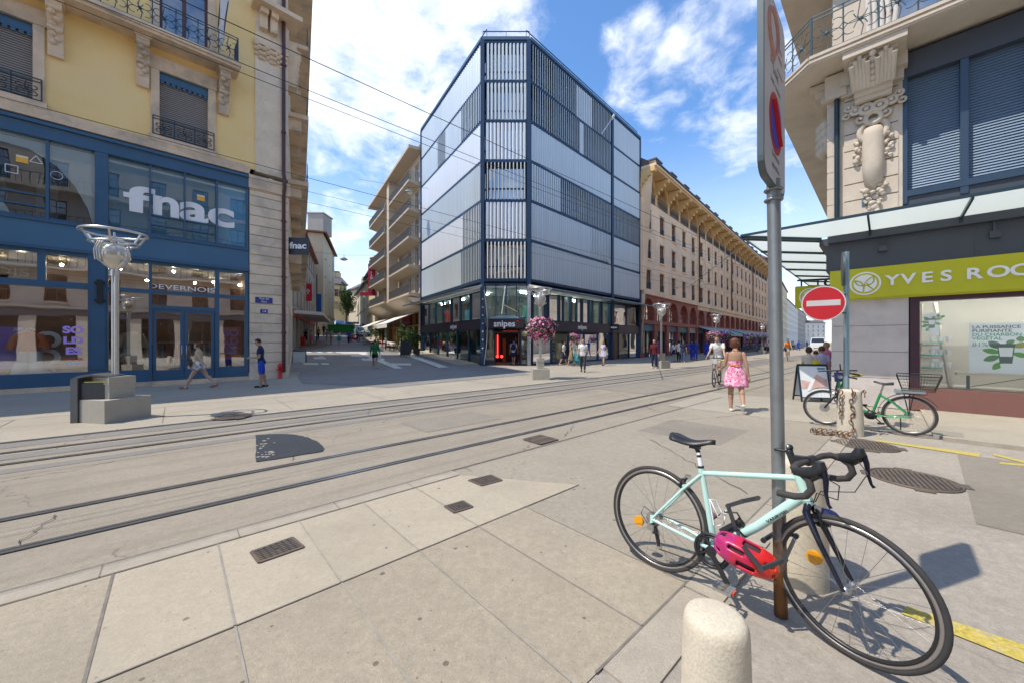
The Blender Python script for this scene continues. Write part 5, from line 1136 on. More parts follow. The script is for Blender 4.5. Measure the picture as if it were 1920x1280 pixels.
# signs and canopy beam
b = mb(m_grn); YF.box(b, -.02, aE, 2.74, 3.49, -.05, .16); YF.box(b, 0, aE, 2.7, 2.74, -.05, .12); b.build('sign_board', yb)
b = mb(m_anth); YF.box(b, -.02, aE, 3.5, 4.22, -.1, .1); YT.box(b, 0, LT + .09, 3.5, 4.22, -.1, .1)
for i in range(6): YF.box(b, 1.0 + i * 1.4, 1.01 + i * 1.4, 3.52, 4.2, .1, .106)
YF.box(b, -.05, aE, 4.22, 4.40, -.1, .25); YT.box(b, 0, LT, 4.22, 4.40, -.1, .25)
for i in range(4): YF.box(b, .9 + i * 1.7, 1.05 + i * 1.7, 3.86, 4.0, .1, .2); YF.box(b, .95 + i * 1.7, .99 + i * 1.7, 3.98, 4.3, .12, .16)
b.build('anthracite_fascia', yb)
def glasscanopy(name):
    if name in MATS: return MATS[name]
    m = bpy.data.materials.new(name); m.use_nodes = True; MATS[name] = m; N = m.node_tree.nodes; L = m.node_tree.links; p = N["Principled BSDF"]
    p.inputs['Base Color'].default_value = (.9, .92, .91, 1); p.inputs['Roughness'].default_value = .25
    t = N.new("ShaderNodeBsdfTranslucent"); t.inputs[0].default_value = (.85, .88, .87, 1); tr = N.new("ShaderNodeBsdfTransparent"); tr.inputs[0].default_value = (.75, .85, .84, 1)
    a = N.new("ShaderNodeMixShader"); a.inputs[0].default_value = .72; L.new(p.outputs[0], a.inputs[1]); L.new(t.outputs[0], a.inputs[2])
    c = N.new("ShaderNodeMixShader"); c.inputs[0].default_value = .2; L.new(a.outputs[0], c.inputs[1]); L.new(tr.outputs[0], c.inputs[2]); L.new(c.outputs[0], N["Material Output"].inputs[0]); return m
m_fr = glasscanopy('frosted glass'); m_brk = M('canopy bracket', (.03, .055, .07), .4, .4)
cn = thing('glass_canopy', 'frosted glass canopy on dark ribs wrapping the corner shop', 'canopy', YF.P(0, 4.4))
bo, to = 1.85, 1.68
out0 = YF.o + YF.n * bo - YF.u * to + Vector((0, 0, 4.43))      # outer corner
in0 = YF.o + YF.n * .2 - YF.u * .2 + Vector((0, 0, 4.405))
outR = YF.P(aE, 4.43, bo); inR = YF.P(aE, 4.405, .2); fT = Vector((q45, q45, 0)); outT = out0 + fT * 34; inT = in0 + fT * 34
b = mb(m_fr); up = Vector((0, 0, .015))
for P4 in ((in0, inR, outR, out0), (in0, out0, outT, inT)): b.hexa(list(P4) + [p + up for p in P4])
b.build('glass', cn)
b = mb(m_brk); b.bar(out0, outR, .03, .06); b.bar(out0, outT, .03, .06)
b.build('edge_rail', cn)
n = 6
for i in range(n):
    a = .75 + i * 1.45; b = mb(m_brk); b.bar(YF.P(a, 4.37, .2), YF.P(a, 4.395, bo), .035, .07); b.box(YF.P(a, 4.36, .22), (.08, .08, .2)); b.build('rib', cn)
for i in range(17):
    b = mb(m_brk); b.bar(in0 + fT * (.3 + 2 * i) - up * 2, out0 + fT * (.3 + 2 * i) - up * 2, .04, .07); b.build('rib', cn)
b = mb(m_brk); b.bar(in0 - up * 2, out0 - up * 2, .05, .08); b.build('rib', cn)
# lettering
for ch, px in zip('YVESROC', (1673, 1703, 1738, 1774, 1826, 1872, 1913)):
    a, z = YF.px(px, 529.5 - (px - 1673) * .118 , .18); text(ch, YF.mat(a, 3.12, .165), .335, m_wh, yb, .025, .008, sx=1.15, name='sign_letter')
dA = YF.ax(1913, .18) - YF.ax(1872, .18)
for i, ch in enumerate('HER'): text(ch, YF.mat(YF.ax(1913, .18) + dA * (i + 1.05), 3.12, .165), .335, m_wh, yb, .025, .008, sx=1.15, name='sign_letter')
def leaf_logo(fr, a, z, bb, r, parent, white=m_wh, back=m_grn):
    b = mb(white); D = lambda R_, o: [fr.P(a + R_ * math.cos(k * math.pi / 20), z + R_ * math.sin(k * math.pi / 20), bb + o) for k in range(40)]
    b.prism(D(r, 0), fr.n * .02); b.mat(back); b.prism(D(r * .88, .018), fr.n * .006); b.mat(white)
    b.prism(D(r * .74, .022), fr.n * .006); b.mat(back)
    def vein(p, q, bend, w):
        pts = []
        for k in range(9):
            t = k / 8; x = p[0] + (q[0] - p[0]) * t; y = p[1] + (q[1] - p[1]) * t; nx, ny = -(q[1] - p[1]), q[0] - p[0]; s = bend * math.sin(math.pi * t); pts.append(fr.P(a + r * (x + nx * s), z + r * (y + ny * s), bb + .03))
        b.tube(pts, w * r, 4)
    vein((-.1, -.7), (.52, .58), .16, .05); vein((-.1, -.2), (-.66, .28), .2, .05); vein((-.1, -.2), (-.66, .28), -.2, .05); vein((.0, -.2), (.52, .58), -.3, .05); vein((.12, .0), (.5, -.52), -.1, .05); vein((-.1, -.7), (-.05, -.1), 0, .05)
    return b.build('leaf_logo', parent)
a, z = YF.px(1622, 535, .18); leaf_logo(YF, a, 3.10, .16, .29, yb)
t = thing('blade_sign', 'square olive green sign with white leaf ring jutting from the corner shop', 'sign', at(1518, 558, 11)); fr2 = Fr((at(1518, 558, 11).x, 11.0), (-.35, -.94)); b = mb(m_grn); fr2.box(b, -.34, .36, 2.62, 3.27, -.06, .06); b.build('panel', t); leaf_logo(fr2, -.02, 2.94, .06, .26, t)
b = mb(m_brk); b.bar(fr2.P(-.3, 3.45, 0), fr2.P(.5, 3.45, 0), .05, .05); b.bar(fr2.P(-.2, 3.27, 0), fr2.P(-.2, 3.45, 0), .03, .03); b.bar(fr2.P(.2, 3.27, 0), fr2.P(.2, 3.45, 0), .03, .03); b.torus(fr2.P(.42, 3.35, .1), .1, .03, (1, .3, 0), 16, 6); b.build('bracket', t)
# window display: ladder shelf, poster, bench
m_pale = M('pale wood', (.55, .49, .40), .6, var=.1); m_tq = M('turquoise shelf', (.04, .42, .34), .5, var=0)
a0, a1 = YF.ax(1722, -.5), YF.ax(1766, -.5); t = thing('ladder_shelf', 'pale ladder shelf with three turquoise boards in the shop window', 'shelf', YF.P(a0, .58, -.5))
b = mb(m_pale); b.bar(YF.P(a0, .58, -.45), YF.P(a0 + .06, 2.58, -.7), .05, .05); b.bar(YF.P(a1 + .12, .58, -.35), YF.P(a1 - .1, 2.58, -.7), .06, .06)
for z in (.95, 1.25, 1.56): b.bar(YF.P(a0, z, -.5), YF.P(a1, z, -.5), .04, .03)
b.build('rails', t)
for k, z in enumerate((1.0, 1.3, 1.61)):
    b = mb(m_tq); YF.box(b, a0 + .05, a1, z, z + .03, -.62, -.35); sh = b.build('board', t)
    for j in range(3): b = mb(m_wh); b.lathe([(.028, 0), (.05, .1), (.05, .13)], YF.P(a0 + .22 + j * .13, z + .03, -.45), 12); b.build('cup', sh)
    b = mb(m_wh); YF.box(b, a1 - .16, a1 - .05, z + .18, z + .25, -.4, -.39); b.build('price_tag', sh)
m_lf = [M('leaf green %d' % i, c, .6, var=.1) for i, c in enumerate(((.03, .20, .04), (.08, .30, .04), (.02, .12, .07), (.30, .32, .05)))]
def leaves_print(fr, b, a, z, bb, s, seed):
    rr = random.Random(seed)
    def leaf(x, y, L_, w, ang, m):
        b.mat(m); ca, sa = math.cos(ang), math.sin(ang); up_ = []; lo = []
        for k in range(9):
            u = k / 8; h = w * math.sin(math.pi * u) ** .8
            up_.append((x + ca * L_ * u - sa * h, y + sa * L_ * u + ca * h)); lo.append((x + ca * L_ * u + sa * h, y + sa * L_ * u - ca * h))
        b.add([fr.P(a + p[0] * s, z + p[1] * s, bb) for p in up_ + lo[::-1][1:-1]], [tuple(range(len(up_) + len(lo) - 2))])
    for x, y, L_, w, an, m in ((-.1, .0, .42, .09, 2.9, 1), (-.12, -.1, .4, .1, 3.6, 0), (-.08, -.3, .34, .09, 4.1, 1), (-.1, .15, .36, .11, 2.4, 2), (.12, .2, .4, .09, .3, 3), (.12, .0, .36, .08, -.35, 1), (0, .3, .22, .07, .6, 0), (.2, .45, .2, .09, .1, 0)): leaf(x, y, L_, w, an, m_lf[m])
    bb += .002
    b.mat(m_lf[2]); b.add([fr.P(a + x * s, z + y * s, bb) for x, y in ((-.19, .3), (.19, .3), (.13, -.35), (-.13, -.35))], [(0, 1, 2, 3)]); bb += .002
    b.mat(m_wh); b.add([fr.P(a + x * s, z + y * s, bb) for x, y in ((-.15, .18), (.15, .18), (.125, -.12), (-.125, -.12))], [(0, 1, 2, 3)]); b.add([fr.P(a + x * s, z + y * s, bb) for x, y in ((-.12, -.36), (.12, -.36), (.11, -.48), (-.11, -.48))], [(0, 1, 2, 3)])
    b.mat(m_anth); b.add([fr.P(a + x * s, z + y * s, bb) for x, y in ((-.2, .3), (.2, .3), (.19, .25), (-.19, .25))], [(0, 1, 2, 3)]); b.add([fr.P(a + x * s, z + y * s, bb) for x, y in ((-.135, -.18), (.135, -.18), (.125, -.28), (-.125, -.28))], [(0, 1, 2, 3)])
    b.mat(m_lf[0]); b.ball(fr.P(a + .5 * s, z + .42 * s, bb - .02), .1 * s, 6)
m_pp = M('poster paper', (.80, .84, .86), .6, var=.03)
b = mb(m_pp); YF.box(b, a0 + .1, a1 - .03, 1.85, 2.33, -.57, -.55); leaves_print(YF, b, (a0 + a1) / 2 + .03, 2.1, -.545, .36, 1); tag(b.build('small_poster'), 'small white leaf print poster hung on the ladder shelf', 'poster')
p0 = YF.ax(1816, -.5); t = thing('shop_poster', 'large white poster with green leaves and a tube standing on the bench', 'poster', YF.P(p0, .98, -.5)); b = mb(m_pp); YF.box(b, p0, p0 + 1.75, .94, 2.06, -.53, -.5); b.build('sheet', t)
b = mb(m_lf[0]); leaves_print(YF, b, YF.ax(1886, -.5), 1.40, -.495, .66, 2); b.build('print', t)
m_tx = M('dark print', (.05, .06, .07), .6, var=0); m_tg = M('green print', (.03, .28, .17), .6, var=0)
for i, (s, m) in enumerate((('LA PUISSANCE', m_tx), ('PURIFIANTE', m_tx), ('DU CHARBON', m_tg), ('VÉGÉTAL', m_tg))): text(s, YF.mat(p0 + .05, 1.97 - .085 * i, -.495), .095, m, t, .002, .002, 'LEFT', sx=1.1)
text('81%', YF.mat(p0 + .05, 1.58, -.495), .14, m_tg, t, .002, 0, 'LEFT')
b = mb(m_pale); YF.box(b, YF.ax(1793, -.4), aE, .88, .94, -.7, -.3); b.mat(m_brk)
k = YF.ax(1812, -.4)
for i in range(3): YF.box(b, k + 1.6 * i, k + .05 + 1.6 * i, .57, .88, -.45, -.4); b.bar(YF.P(k + 1.6 * i, .6, -.4), YF.P(k + .8 + 1.6 * i, .86, -.4), .015, .015); b.bar(YF.P(k + 1.6 + 1.6 * i, .6, -.4), YF.P(k + .8 + 1.6 * i, .86, -.4), .015, .015)
tag(b.build('display_bench'), 'pale wooden bench with dark legs in the shop window under the poster', 'bench')
# upper storey: rusticated corner, blinds, balcony
aU = YF.ax(1690); a00 = YF.ax(1562); a01 = YF.ax(1579)
b = mb(m_cream); z = 4.42
while z < 8.1:
    YF.box(b, a01 + .04, aU - .05, z, z + .40, -.4, .07); YF.box(b, a00 - .12, a01 - .0, z, z + .40, -.4, .03); YT.box(b, LT - 3.2, LT - .12, z, z + .40, -.4, .05); z += .432
YF.box(b, a00 - .1, aU, 4.4, 9.0, -.5, .02); YT.box(b, 0, LT - .02, 4.4, 8.7, -.4, .01); YF.box(b, aU - .06, aU + .02, 4.4, 8.5, -.3, .05); b.build('rusticated_corner', yb)
b = mb(m_anth); YF.box(b, aU + .02, aE, 7.98, 8.55, -.3, .06); YF.box(b, aU + .02, aE, 4.4, 5.22, -.3, .0); b.mat(m_alf); YF.box(b, aU + .02, aU + .1, 4.95, 7.98, -.3, .05); k = YF.ax(1808); 
for i in range(3): kk = k + i * (k - aU - .05); YF.box(b, kk - .06, kk + .06, 4.95, 7.98, -.3, .04)
YF.box(b, aU + .1, aE, 5.12, 5.27, -.3, .05); b.build('upper_window_frame', yb)
for i in range(4):
    x0 = aU + .1 + i * (k - aU - .05) + (.01 if i else 0); x1 = aU + .04 + (i + 1) * (k - aU - .05) - .05
    if x0 < aE: blind(YF, x0, min(x1, aE), 5.27, 7.98, -.14, .062, m_blind, .93).build('venetian_blind', yb)
b = mb(m_cream)   # wall above balcony
YF.wall(b, a00, aE, 8.9, 15, [(aU + .3, aU + 1.9, 8.95, 11.6), (aU + 3.6, aU + 5.2, 8.95, 11.6), (.8, 1.9, 8.95, 11.5)], 0, .3); YT.box(b, 0, LT - .2, 8.9, 15, -.4, 0); b.build('upper_wall', yb)
b = mb(m_gwin); YF.rect(b, aU, aE, 8.9, 12, -.25); YF.rect(b, .8, 1.9, 8.95, 11.5, -.2); b.build('upper_panes', yb)
b = mb(M('white curtain', (.66, .62, .58), .9)); rr = random.Random(3)
for i in range(5): b.tube([YF.P(.75 + i * .1, 8.95, .25), YF.P(.72 + i * .12, 9.6, .28), YF.P(.7 + i * .1, 10.6, .2)], [.07, .05, .06], 6)
tag(b.build('parasol'), 'furled off white parasol on the corner balcony of the cream stone building', 'parasol')
def slab(z, th, bo, m, parent, name):
    k = 1.35; p = [YF.P(aE, z, bo), YF.P(-.35, z, bo)]; c1 = p[1] + Vector((0, k, 0)); p += [c1, c1 + fT * 26]
    q = [YF.P(aE, z, -.1), YF.P(.2, z, -.1), YF.P(.1, z, -.1), YF.P(0, z, -.1) + fT * 26]
    b = mb(m)
    for i in range(3): b.hexa([p[i], p[i + 1], q[i + 1], q[i], p[i] + Vector((0, 0, th)), p[i + 1] + Vector((0, 0, th)), q[i + 1] + Vector((0, 0, th)), q[i] + Vector((0, 0, th))])
    for i in range(3): b.bar(p[i] + Vector((0, 0, th * .8)), p[i + 1] + Vector((0, 0, th * .8)), .09, .07); b.bar(p[i] + Vector((0, 0, th * .3)), p[i + 1] + Vector((0, 0, th * .3)), .05, .05)
    return b.build(name, parent), p
m_rail2 = M('grey green ironwork', (.10, .14, .155), .5, .3, var=.1)
for z in (8.66, 12.4):
    bl, p = slab(z, .22, 1.0, m_cream, yb, 'balcony')
    for i in range(3):
        u = (p[i + 1] - p[i]); L_ = u.length; u.normalize(); n_ = Vector((u.y, -u.x, 0)); s0 = p[i + 1] if True else p[i]
        fr3 = Fr((p[i + 1].x, p[i + 1].y), (-n_.x, -n_.y)) if Vector((n_.x, n_.y, 0)).dot(Vector((-1, -.2, 0))) < 0 else Fr((p[i + 1].x, p[i + 1].y), (n_.x, n_.y))
        if fr3.u.dot(u) > 0: fr3 = Fr((p[i].x, p[i].y), (fr3.n.x, fr3.n.y))
        guard(fr3, .02, L_ - .02, z + .25, z + 1.25, -.08, 'balcony_railing', bl, m_rail2, .3, .011)
b = mb(m_cream)   # big console under the balcony with scrolls
ac = (a01 + aU) / 2 + .05; w = .42
for i in range(10):
    t0 = i / 10; z1 = 8.62 - 1.0 * t0; z0 = 8.62 - 1.0 * (t0 + .1); d = .15 + .75 * math.sqrt(max(0, 1 - t0 * .98))
    YF.box(b, ac - w * (1 - .25 * t0), ac + w * (1 - .25 * t0), z0, z1 + .003, 0, d * .9)
for s in (-1, 1):
    for j in range(5): b.tube([YF.P(ac + s * w * (.2 + .17 * j), 8.5 - .1 * abs(j - 2), .86), YF.P(ac + s * w * (.2 + .15 * j), 7.85, .5)], .055, 6)
for j in range(6): b.ball(YF.P(ac, 8.45 - .11 * j, .86 - .07 * j), .075, 5)
YF.box(b, ac - w * 1.25, ac + w * 1.35, 8.5, 8.66, 0, .96); YF.box(b, ac - .6, aU + .1, 8.2, 8.5, 0, .32); YF.box(b, ac - .6, aU + .04, 7.95, 8.2, 0, .2)
cons = b.build('console', yb)
b = mb(m_cream)
for s in (-1, 1):
    for j, (x, z, r) in enumerate(((.12, 7.45, .17), (.32, 7.5, .13), (.45, 7.62, .1), (.22, 7.25, .12), (.5, 7.45, .09))): b.torus(YF.P(ac + s * x, z, .22 - .02 * j), r * .7, r * .33, YF.n + Vector((0, 0, .2)), 14, 6); b.ball(YF.P(ac + s * x, z, .24), r * .35, 5)
    for j in range(16): b.ball(YF.P(ac + s * rr.uniform(.22, .34), 6.85 - .045 * j, rr.uniform(.06, .13)), rr.uniform(.03, .065), 5, (1, 1, rr.uniform(.6, 1.3)))
b.torus(YF.P(ac, 7.2, .2), .14, .06, YF.n, 16, 6); b.torus(YF.P(ac, 6.9, .12), .25, .07, YF.n, 20, 6)
b.build('scroll_ornament', cons)
b = mb(m_cream); b.lathe([(.02, 5.5), (.17, 5.62), (.21, 6.0), (.21, 6.8), (.18, 6.98), (.02, 7.05)], YF.P(ac, 0, .08), 20); b.build('cartouche', yb)
b = mb(m_cream)
rr = random.Random(2)
for j in range(46): b.ball(YF.P(ac + rr.uniform(-.24, .24) * (1 - j / 60), 5.55 - .018 * j, rr.uniform(.05, .14)), rr.uniform(.035, .075), 5, (rr.uniform(.7, 1.4), 1, rr.uniform(.6, 1.2)))
b.build('flower_drop', yb)
b = mb(m_cream)    # smaller ornament on the street flank and cornice steps
for j in range(22): b.ball(YT.P(LT - .35 - .9 * (j % 6) / 6, 7.6 - .2 * (j // 6), .16 + .1 * math.sin(j)), .15, 5)
for j in range(4): YT.box(b, LT - 1.6, LT - .05 + .02 * j, 7.9 + .18 * j, 8.08 + .18 * j, 0, .1 + .12 * j)
YF.box(b, a00 - .15, a01 + .1, 8.0, 8.6, 0, .25); b.build('flank_ornament', yb)
b = mb(m_brk); a = YF.ax(1570); b.tube([YF.P(a, 4.4, .12), YF.P(a, 8.1, .12)], .055, 8); tag(b.build('downpipe'), 'dark slate downpipe on the cream stone corner', 'pipe')
a, z = YF.px(1629, 378, .08); t = thing('house_number_plate', 'small grey blue number plate on cream stone above the glass canopy', 'sign', YF.P(a, z, .08)); b = mb(M('slate plate', (.08, .13, .18), .4)); YF.box(b, a - .13, a + .13, z - .1, z + .1, .07, .09); b.build('plate', t); text('1', YF.mat(a, z, .092), .15, m_wh, t, .002)
b = mb(m_dark); YF.box(b, .4, aE, 0, 15, -9, -1.6); YT.box(b, 0, LT - 1.5, 0, 15, -8, -.5); b.build('core', yb)
# pavement in front of it
b = mb(m_slab3); b.hexa([YF.P(1.6, -.01, 3.45), YF.P(14, -.01, 3.45), YF.P(14, -.01, -.1), YF.P(1.6, -.01, -.1), YF.P(1.6, .055, 3.45), YF.P(14, .06, 3.45), YF.P(14, .06, -.1), YF.P(1.6, .055, -.1)])
b.quad(YF.P(-3, .004, 3.45), YF.P(1.6, .004, 3.45), YF.P(1.6, .004, -.1), YF.P(-3, .004, -.1)); struct(b, 'right_pavement')
b = mb(m_kerb)
for i in range(8): YF.box(b, 1.7 + i * 1.3, 2.99 + i * 1.3, -.01, .066, 3.46, 3.64)
struct(b, 'right_kerb')
# ------------------------------------------------------------------ the houses across the way, seen in the shop glass
fo = Vector((q45, q45, 0)) * 9 + Vector((-q45, q45, 0)) * -10; OF = Fr((fo.x, fo.y), (-q45, q45))
fo2 = Vector((q45, q45, 0)) * 128 + Vector((-q45, q45, 0)) * 1.0; house('terrace_row', 'stone terrace hidden behind the corner shop, mirrored in the sports shop glass', Fr((fo2.x, fo2.y), (-q45, q45)), 69, 20, 18, 0, 5, 10, m_cream, 3.2, 1.4, 2.2, 4.6, shop=m_anth, chim=0)
ob = house('opposite_house', 'cream balconied house behind the viewer, seen mirrored in the blue shop windows', OF, 40, 19, 13, 0, 5, 10, m_cream, 3.2, 1.3, 2.2, 4.4, shop=m_anth, rail=True, chim=3)
for k in range(3):
    b = mb(m_cream); z = 4.6 + 3.2 * (k + 1); OF.box(b, 1, 39, z - .25, z - .05, 0, 1.0); b.mat(m_iron_b); b.bar(OF.P(1, z + .9, .95), OF.P(39, z + .9, .95), .05, .05)
    for i in range(95): b.bar(OF.P(1 + i * .4, z, .95), OF.P(1 + i * .4, z + .9, .95), .03, .03)
    b.build('balcony', ob)
# ------------------------------------------------------------------ street lamps on stone bases
m_cst = M('cast stone base', (.42, .39, .33), .9, var=.14, vs=2, fine=.22, fs=70, bump=.5, bs=90, stain=(.34, .32, .27), ss=2)
m_chr = M('brushed lamp steel', (.58, .57, .55), .33, .85, var=.06); m_globe = M('lamp globe glass', (.60, .57, .50), .18, .35, var=.05, coat=.4)
def lamp_template(wide):
    t = thing('street_lamp', 'x', 'street lamp'); b = mb(m_cst); w = .36 if not wide else .40
    b.box((0, 0, .23), (2 * w, 2 * w, .46), 0); b.build('base', t, local=True)
    b = mb(m_cst); b.box((0, 0, .61), (.44 if wide else .30, .44 if wide else .30, .30)); b.box((0, 0, .83), (.46 if wide else .32, .46 if wide else .32, .15)); b.build('plinth', t, local=True)
    b = mb(m_chr)
    for s in (-1, 1): b.tube([(s * .035, 0, .9), (s * .035, 0, 3.05), (s * .10, .0, 3.2), (s * .27, 0, 3.3)], .028, 8)
    b.tube([(0, .04, .9), (0, .04, 3.12)], .036, 10); b.lathe([(.07, 3.0), (.075, 3.08), (.05, 3.16)], (0, 0, 0), 14)
    b.build('pole', t, local=True)
    b = mb(m_globe); b.lathe([(.03, 3.12), (.1, 3.16), (.19, 3.25), (.245, 3.38), (.25, 3.48), (.22, 3.58), (.12, 3.66), (.02, 3.68)], (0, 0, 0), 24); b.build('globe', t, local=True)
    b = mb(m_chr); b.torus((0, 0, 3.90), .50, .026, n=36); b.torus((0, 0, 3.68), .37, .02, n=32)
    for i in range(6):
        a = math.pi / 3 * i + .35; c, s = math.cos(a), math.sin(a); b.bar((.5 * c, .5 * s, 3.9), (.37 * c, .37 * s, 3.68), .03, .03)
    for i in range(3):
        a = math.pi / 3 * i + .35; c, s = math.cos(a), math.sin(a); b.bar((.37 * c, .37 * s, 3.68), (-.37 * c, -.37 * s, 3.68), .02, .02)
    b.build('crown_ring', t, local=True)
    b = mb(m_chr)
    for s in (-.07, 0, .07): b.tube([(s, -.27 + .0, 3.3), (s, -.29, 3.5), (s, -.22, 3.72), (s, -.05, 3.8), (s, .12, 3.76), (s, .24, 3.6)], .016, 6)
    b.tube([(0, -.04, 3.15), (0, -.27, 3.3)], .018, 6); b.tube([(0, 0, 3.6), (0, 0, 3.92)], .02, 6); b.build('globe_bracket', t, local=True)
    return t
LG = 'steel street lamps on stone bases along the tram street'
lp = lamp_template(True); lp.location = (-8.37, 7.86, .02); lp.rotation_euler = (0, 0, math.radians(-12)); lp['label'] = 'big steel street lamp on a broad stone base beside the litter bin'; lp['group'] = LG
l2 = lamp_template(False); p = G(1013, 711); l2.location = (p.x, p.y, .02); l2.rotation_euler = (0, 0, math.radians(3)); l2['label'] = 'steel street lamp before the sports shop with a pink flower basket'; l2['group'] = LG
dup(l2, (9.2, 23.0, .02), .4, 'steel street lamp without flowers, right of the glass building', LG); dup(l2, (17.6, 32.2, .02), .7, 'street lamp with pink and purple flowers before the arcade shops', LG)
dup(l2, (33.5, 50, .02), .7, 'farthest street lamp, by the terrace barriers', LG)
def flowers(name, label, c, r, cols, n, seed, h=.62):
    rr = random.Random(seed); t = thing(name, label, 'flower basket', c, group='flower baskets on lamps and terraces'); b = mb(M('basket moss', (.03, .06, .015), .9)); b.lathe([(.05, -.35), (r * .55, -.28), (r * .7, 0), (r * .5, .12)], c, 12); b.build('basket', t); b = mb()
    lf = [M('flower leaf %d' % i, x, .8) for i, x in enumerate(((.03, .08, .02), (.05, .12, .02), (.02, .04, .025)))]
    for i in range(n):
        a = rr.uniform(0, 2 * math.pi); u = rr.uniform(-1, 1); k = math.sqrt(1 - u * u * .8) * r * rr.uniform(.62, 1.05) * (.86 + .16 * math.sin(3 * a + seed) + .10 * math.sin(7 * a + 4 * u)); u = u - (.75 * rr.random() ** 2 if (int(a * 5) % 3 == 0 and u < .1) else 0); p = c + Vector((math.cos(a) * k, math.sin(a) * k, u * r * h - .05)); s = rr.uniform(.025, .07)
        d = (p - c).normalized(); x = d.cross(Vector((0, 0, 1))).normalized(); y = d.cross(x); x = (x + d * rr.uniform(-.5, .5)); y = y + d * rr.uniform(-.5, .5)
        b.mat(rr.choice(lf) if rr.random() < .35 else rr.choice(cols)); b.add([p - x * s, p - y * s + d * s * .3, p + x * s, p + y * s + d * s * .3, p + d * s * .5], [(0, 1, 4), (1, 2, 4), (2, 3, 4), (3, 0, 4)])
    b.build('blossoms', t)
pk = [M('pink petal', (.70, .22, .42), .7, var=.2), M('pale pink petal', (.78, .45, .58), .7, var=.1), M('magenta petal', (.55, .05, .22), .7, var=.2), M('dark plum petal', (.10, .01, .05), .7)]
pu = [M('violet petal', (.16, .02, .30), .7), M('lilac petal', (.35, .10, .45), .7), M('deep violet petal', (.06, .01, .14), .7)]
flowers('flower_basket', 'round basket of pink and plum flowers on the lamp before the sports shop', Vector((l2.location.x, l2.location.y, 2.28)), .70, pk, 1500, 1)
flowers('flower_basket', 'pink flower basket on the lamp before the arcade shops', Vector((17.3, 32.0, 2.15)), .72, pk[:3], 420, 2)
flowers('flower_basket', 'purple flower basket just right of the pink one on the arcade lamp', Vector((18.7, 32.8, 2.15)), .72, pu, 420, 3)
flowers('flower_basket', 'purple flower basket over the terrace barriers, beside the sign pole', Vector((23.0, 36.0, 2.0)), .7, pu, 380, 4); flowers('flower_basket', 'violet flower basket farthest along the terrace barriers', Vector((33.5, 50, 2.2)), .8, pu, 300, 5)
# litter bin beside the near lamp
m_bin = M('bin grey steel', (.12, .125, .13), .4, .5, var=.12); c = G(152, 794); t = thing('litter_bin', 'grey steel litter bin with curved lid behind the stone lamp base', 'litter bin', c)
b = mb(m_bin); X = Vector((.97, .2, 0)).normalized(); Yd = Vector((-X.y, X.x, 0)); z = Vector((0, 0, 1))
b.prism([c - X * .18 + z * .02, c - X * .06 + z * .02, c - X * .06 + z * .93, c - X * .18 + z * .9], Yd * .42); b.build('side_wing', t)
b = mb(M('bin dark panel', (.06, .063, .07), .4, .4)); b.prism([c - X * .05 + Yd * .05 + z * .05, c + X * .42 + Yd * .05 + z * .05, c + X * .42 + Yd * .05 + z * .82, c - X * .05 + Yd * .05 + z * .82], Yd * .38); b.build('body', t)
b = mb(m_bin); b.prism([c - X * .18 + z * .9, c - X * .05 + z * .97, c + X * .15 + z * 1.0, c + X * .42 + z * .96, c + X * .46 + z * .93, c + X * .15 + z * .96, c - X * .05 + z * .92], Yd * .44); b.build('lid', t)
b = mb(M('yellow tape', (.6, .5, .02), .5)); b.prism([c + X * .05 + z * .83, c + X * .43 + z * .83, c + X * .43 + z * .845, c + X * .05 + z * .845], Yd * .03); b.build('yellow_strip', t)
# red hydrant marker at the downpipe, utility boxes
c = FF.P(FF.ax(522), 0, .3); b = mb(M('hydrant red', (.55, .02, .02), .4, var=.1)); b.lathe([(.11, 0), (.11, .05), (.075, .07), (.075, .5), (.1, .52), (.1, .58), (.07, .66), (.03, .7)], c, 14); b.lathe([(.03, -.13), (.03, .13)], c + Vector((0, 0, .42)), 8, (1, .3, 0)); tag(b.build('fire_hydrant'), 'small red fire hydrant at the foot of the corner pier', 'hydrant')
# ------------------------------------------------------------------ overhead wires
m_wire = M('wire steel', (.03, .03, .035), .5, .3, var=0)
def wire(name, label, pts, r=.012, sag=.0, group=None):
    b = mb(m_wire); out = []
    for p, q in zip(pts, pts[1:]):
        n = 8 if sag else 1
        for i in range(n): t = i / n; v = p.lerp(q, t); v.z -= sag * 4 * t * (1 - t); out.append(v)
    out.append(pts[-1]); b.tube(out, r, 5); return tag(b.build(name), label, 'overhead wire', group)
def along(t_, z, s0=-14, s1=110): return [RP(s, t_, z) for s in (s0, 0, 25, 60, s1)]
wire('contact_wire', 'uppermost tram wire, crossing from the yellow balcony down past the glass corner', along(5.27, 5.25), .0055)
wire('contact_wire', 'tram wire running low across the blue shopfront and up the street', along(8.7, 5.08), .0055)
wire('feeder_wire', 'upper wire of the close pair crossing before the glass building', along(6.55, 5.62), .0055); wire('feeder_wire', 'lower wire of the close pair crossing before the glass building', along(6.68, 5.56), .005)
wire('feeder_wire', 'thin wire just under the low tram wire over the side street', along(9.6, 5.12), .0045); wire('feeder_wire', 'lowest thin wire over the side street', along(9.75, 4.92), .0045)
def onSR(x, y): a, z = SRt.px(x, y, .1); return SRt.P(a, z, .1)
m_ins = M('insulator white', (.6, .6, .58), .4)
def span(label, p, q, ins):
    t = thing('span_wire', label, 'span wire', p); b = mb(M('span cable grey', (.35, .36, .37), .4, .6)); b.tube([p, q], .02, 6); b.build('cable', t)
    for k in ins: b = mb(m_ins); c = p.lerp(q, k); b.lathe([(.05, -.12), (.09, -.05), (.06, 0), (.09, .05), (.05, .12)], c, 8); b.bar(c, c + Vector((0, 0, -.2)), .04, .04); b.build('insulator', t)
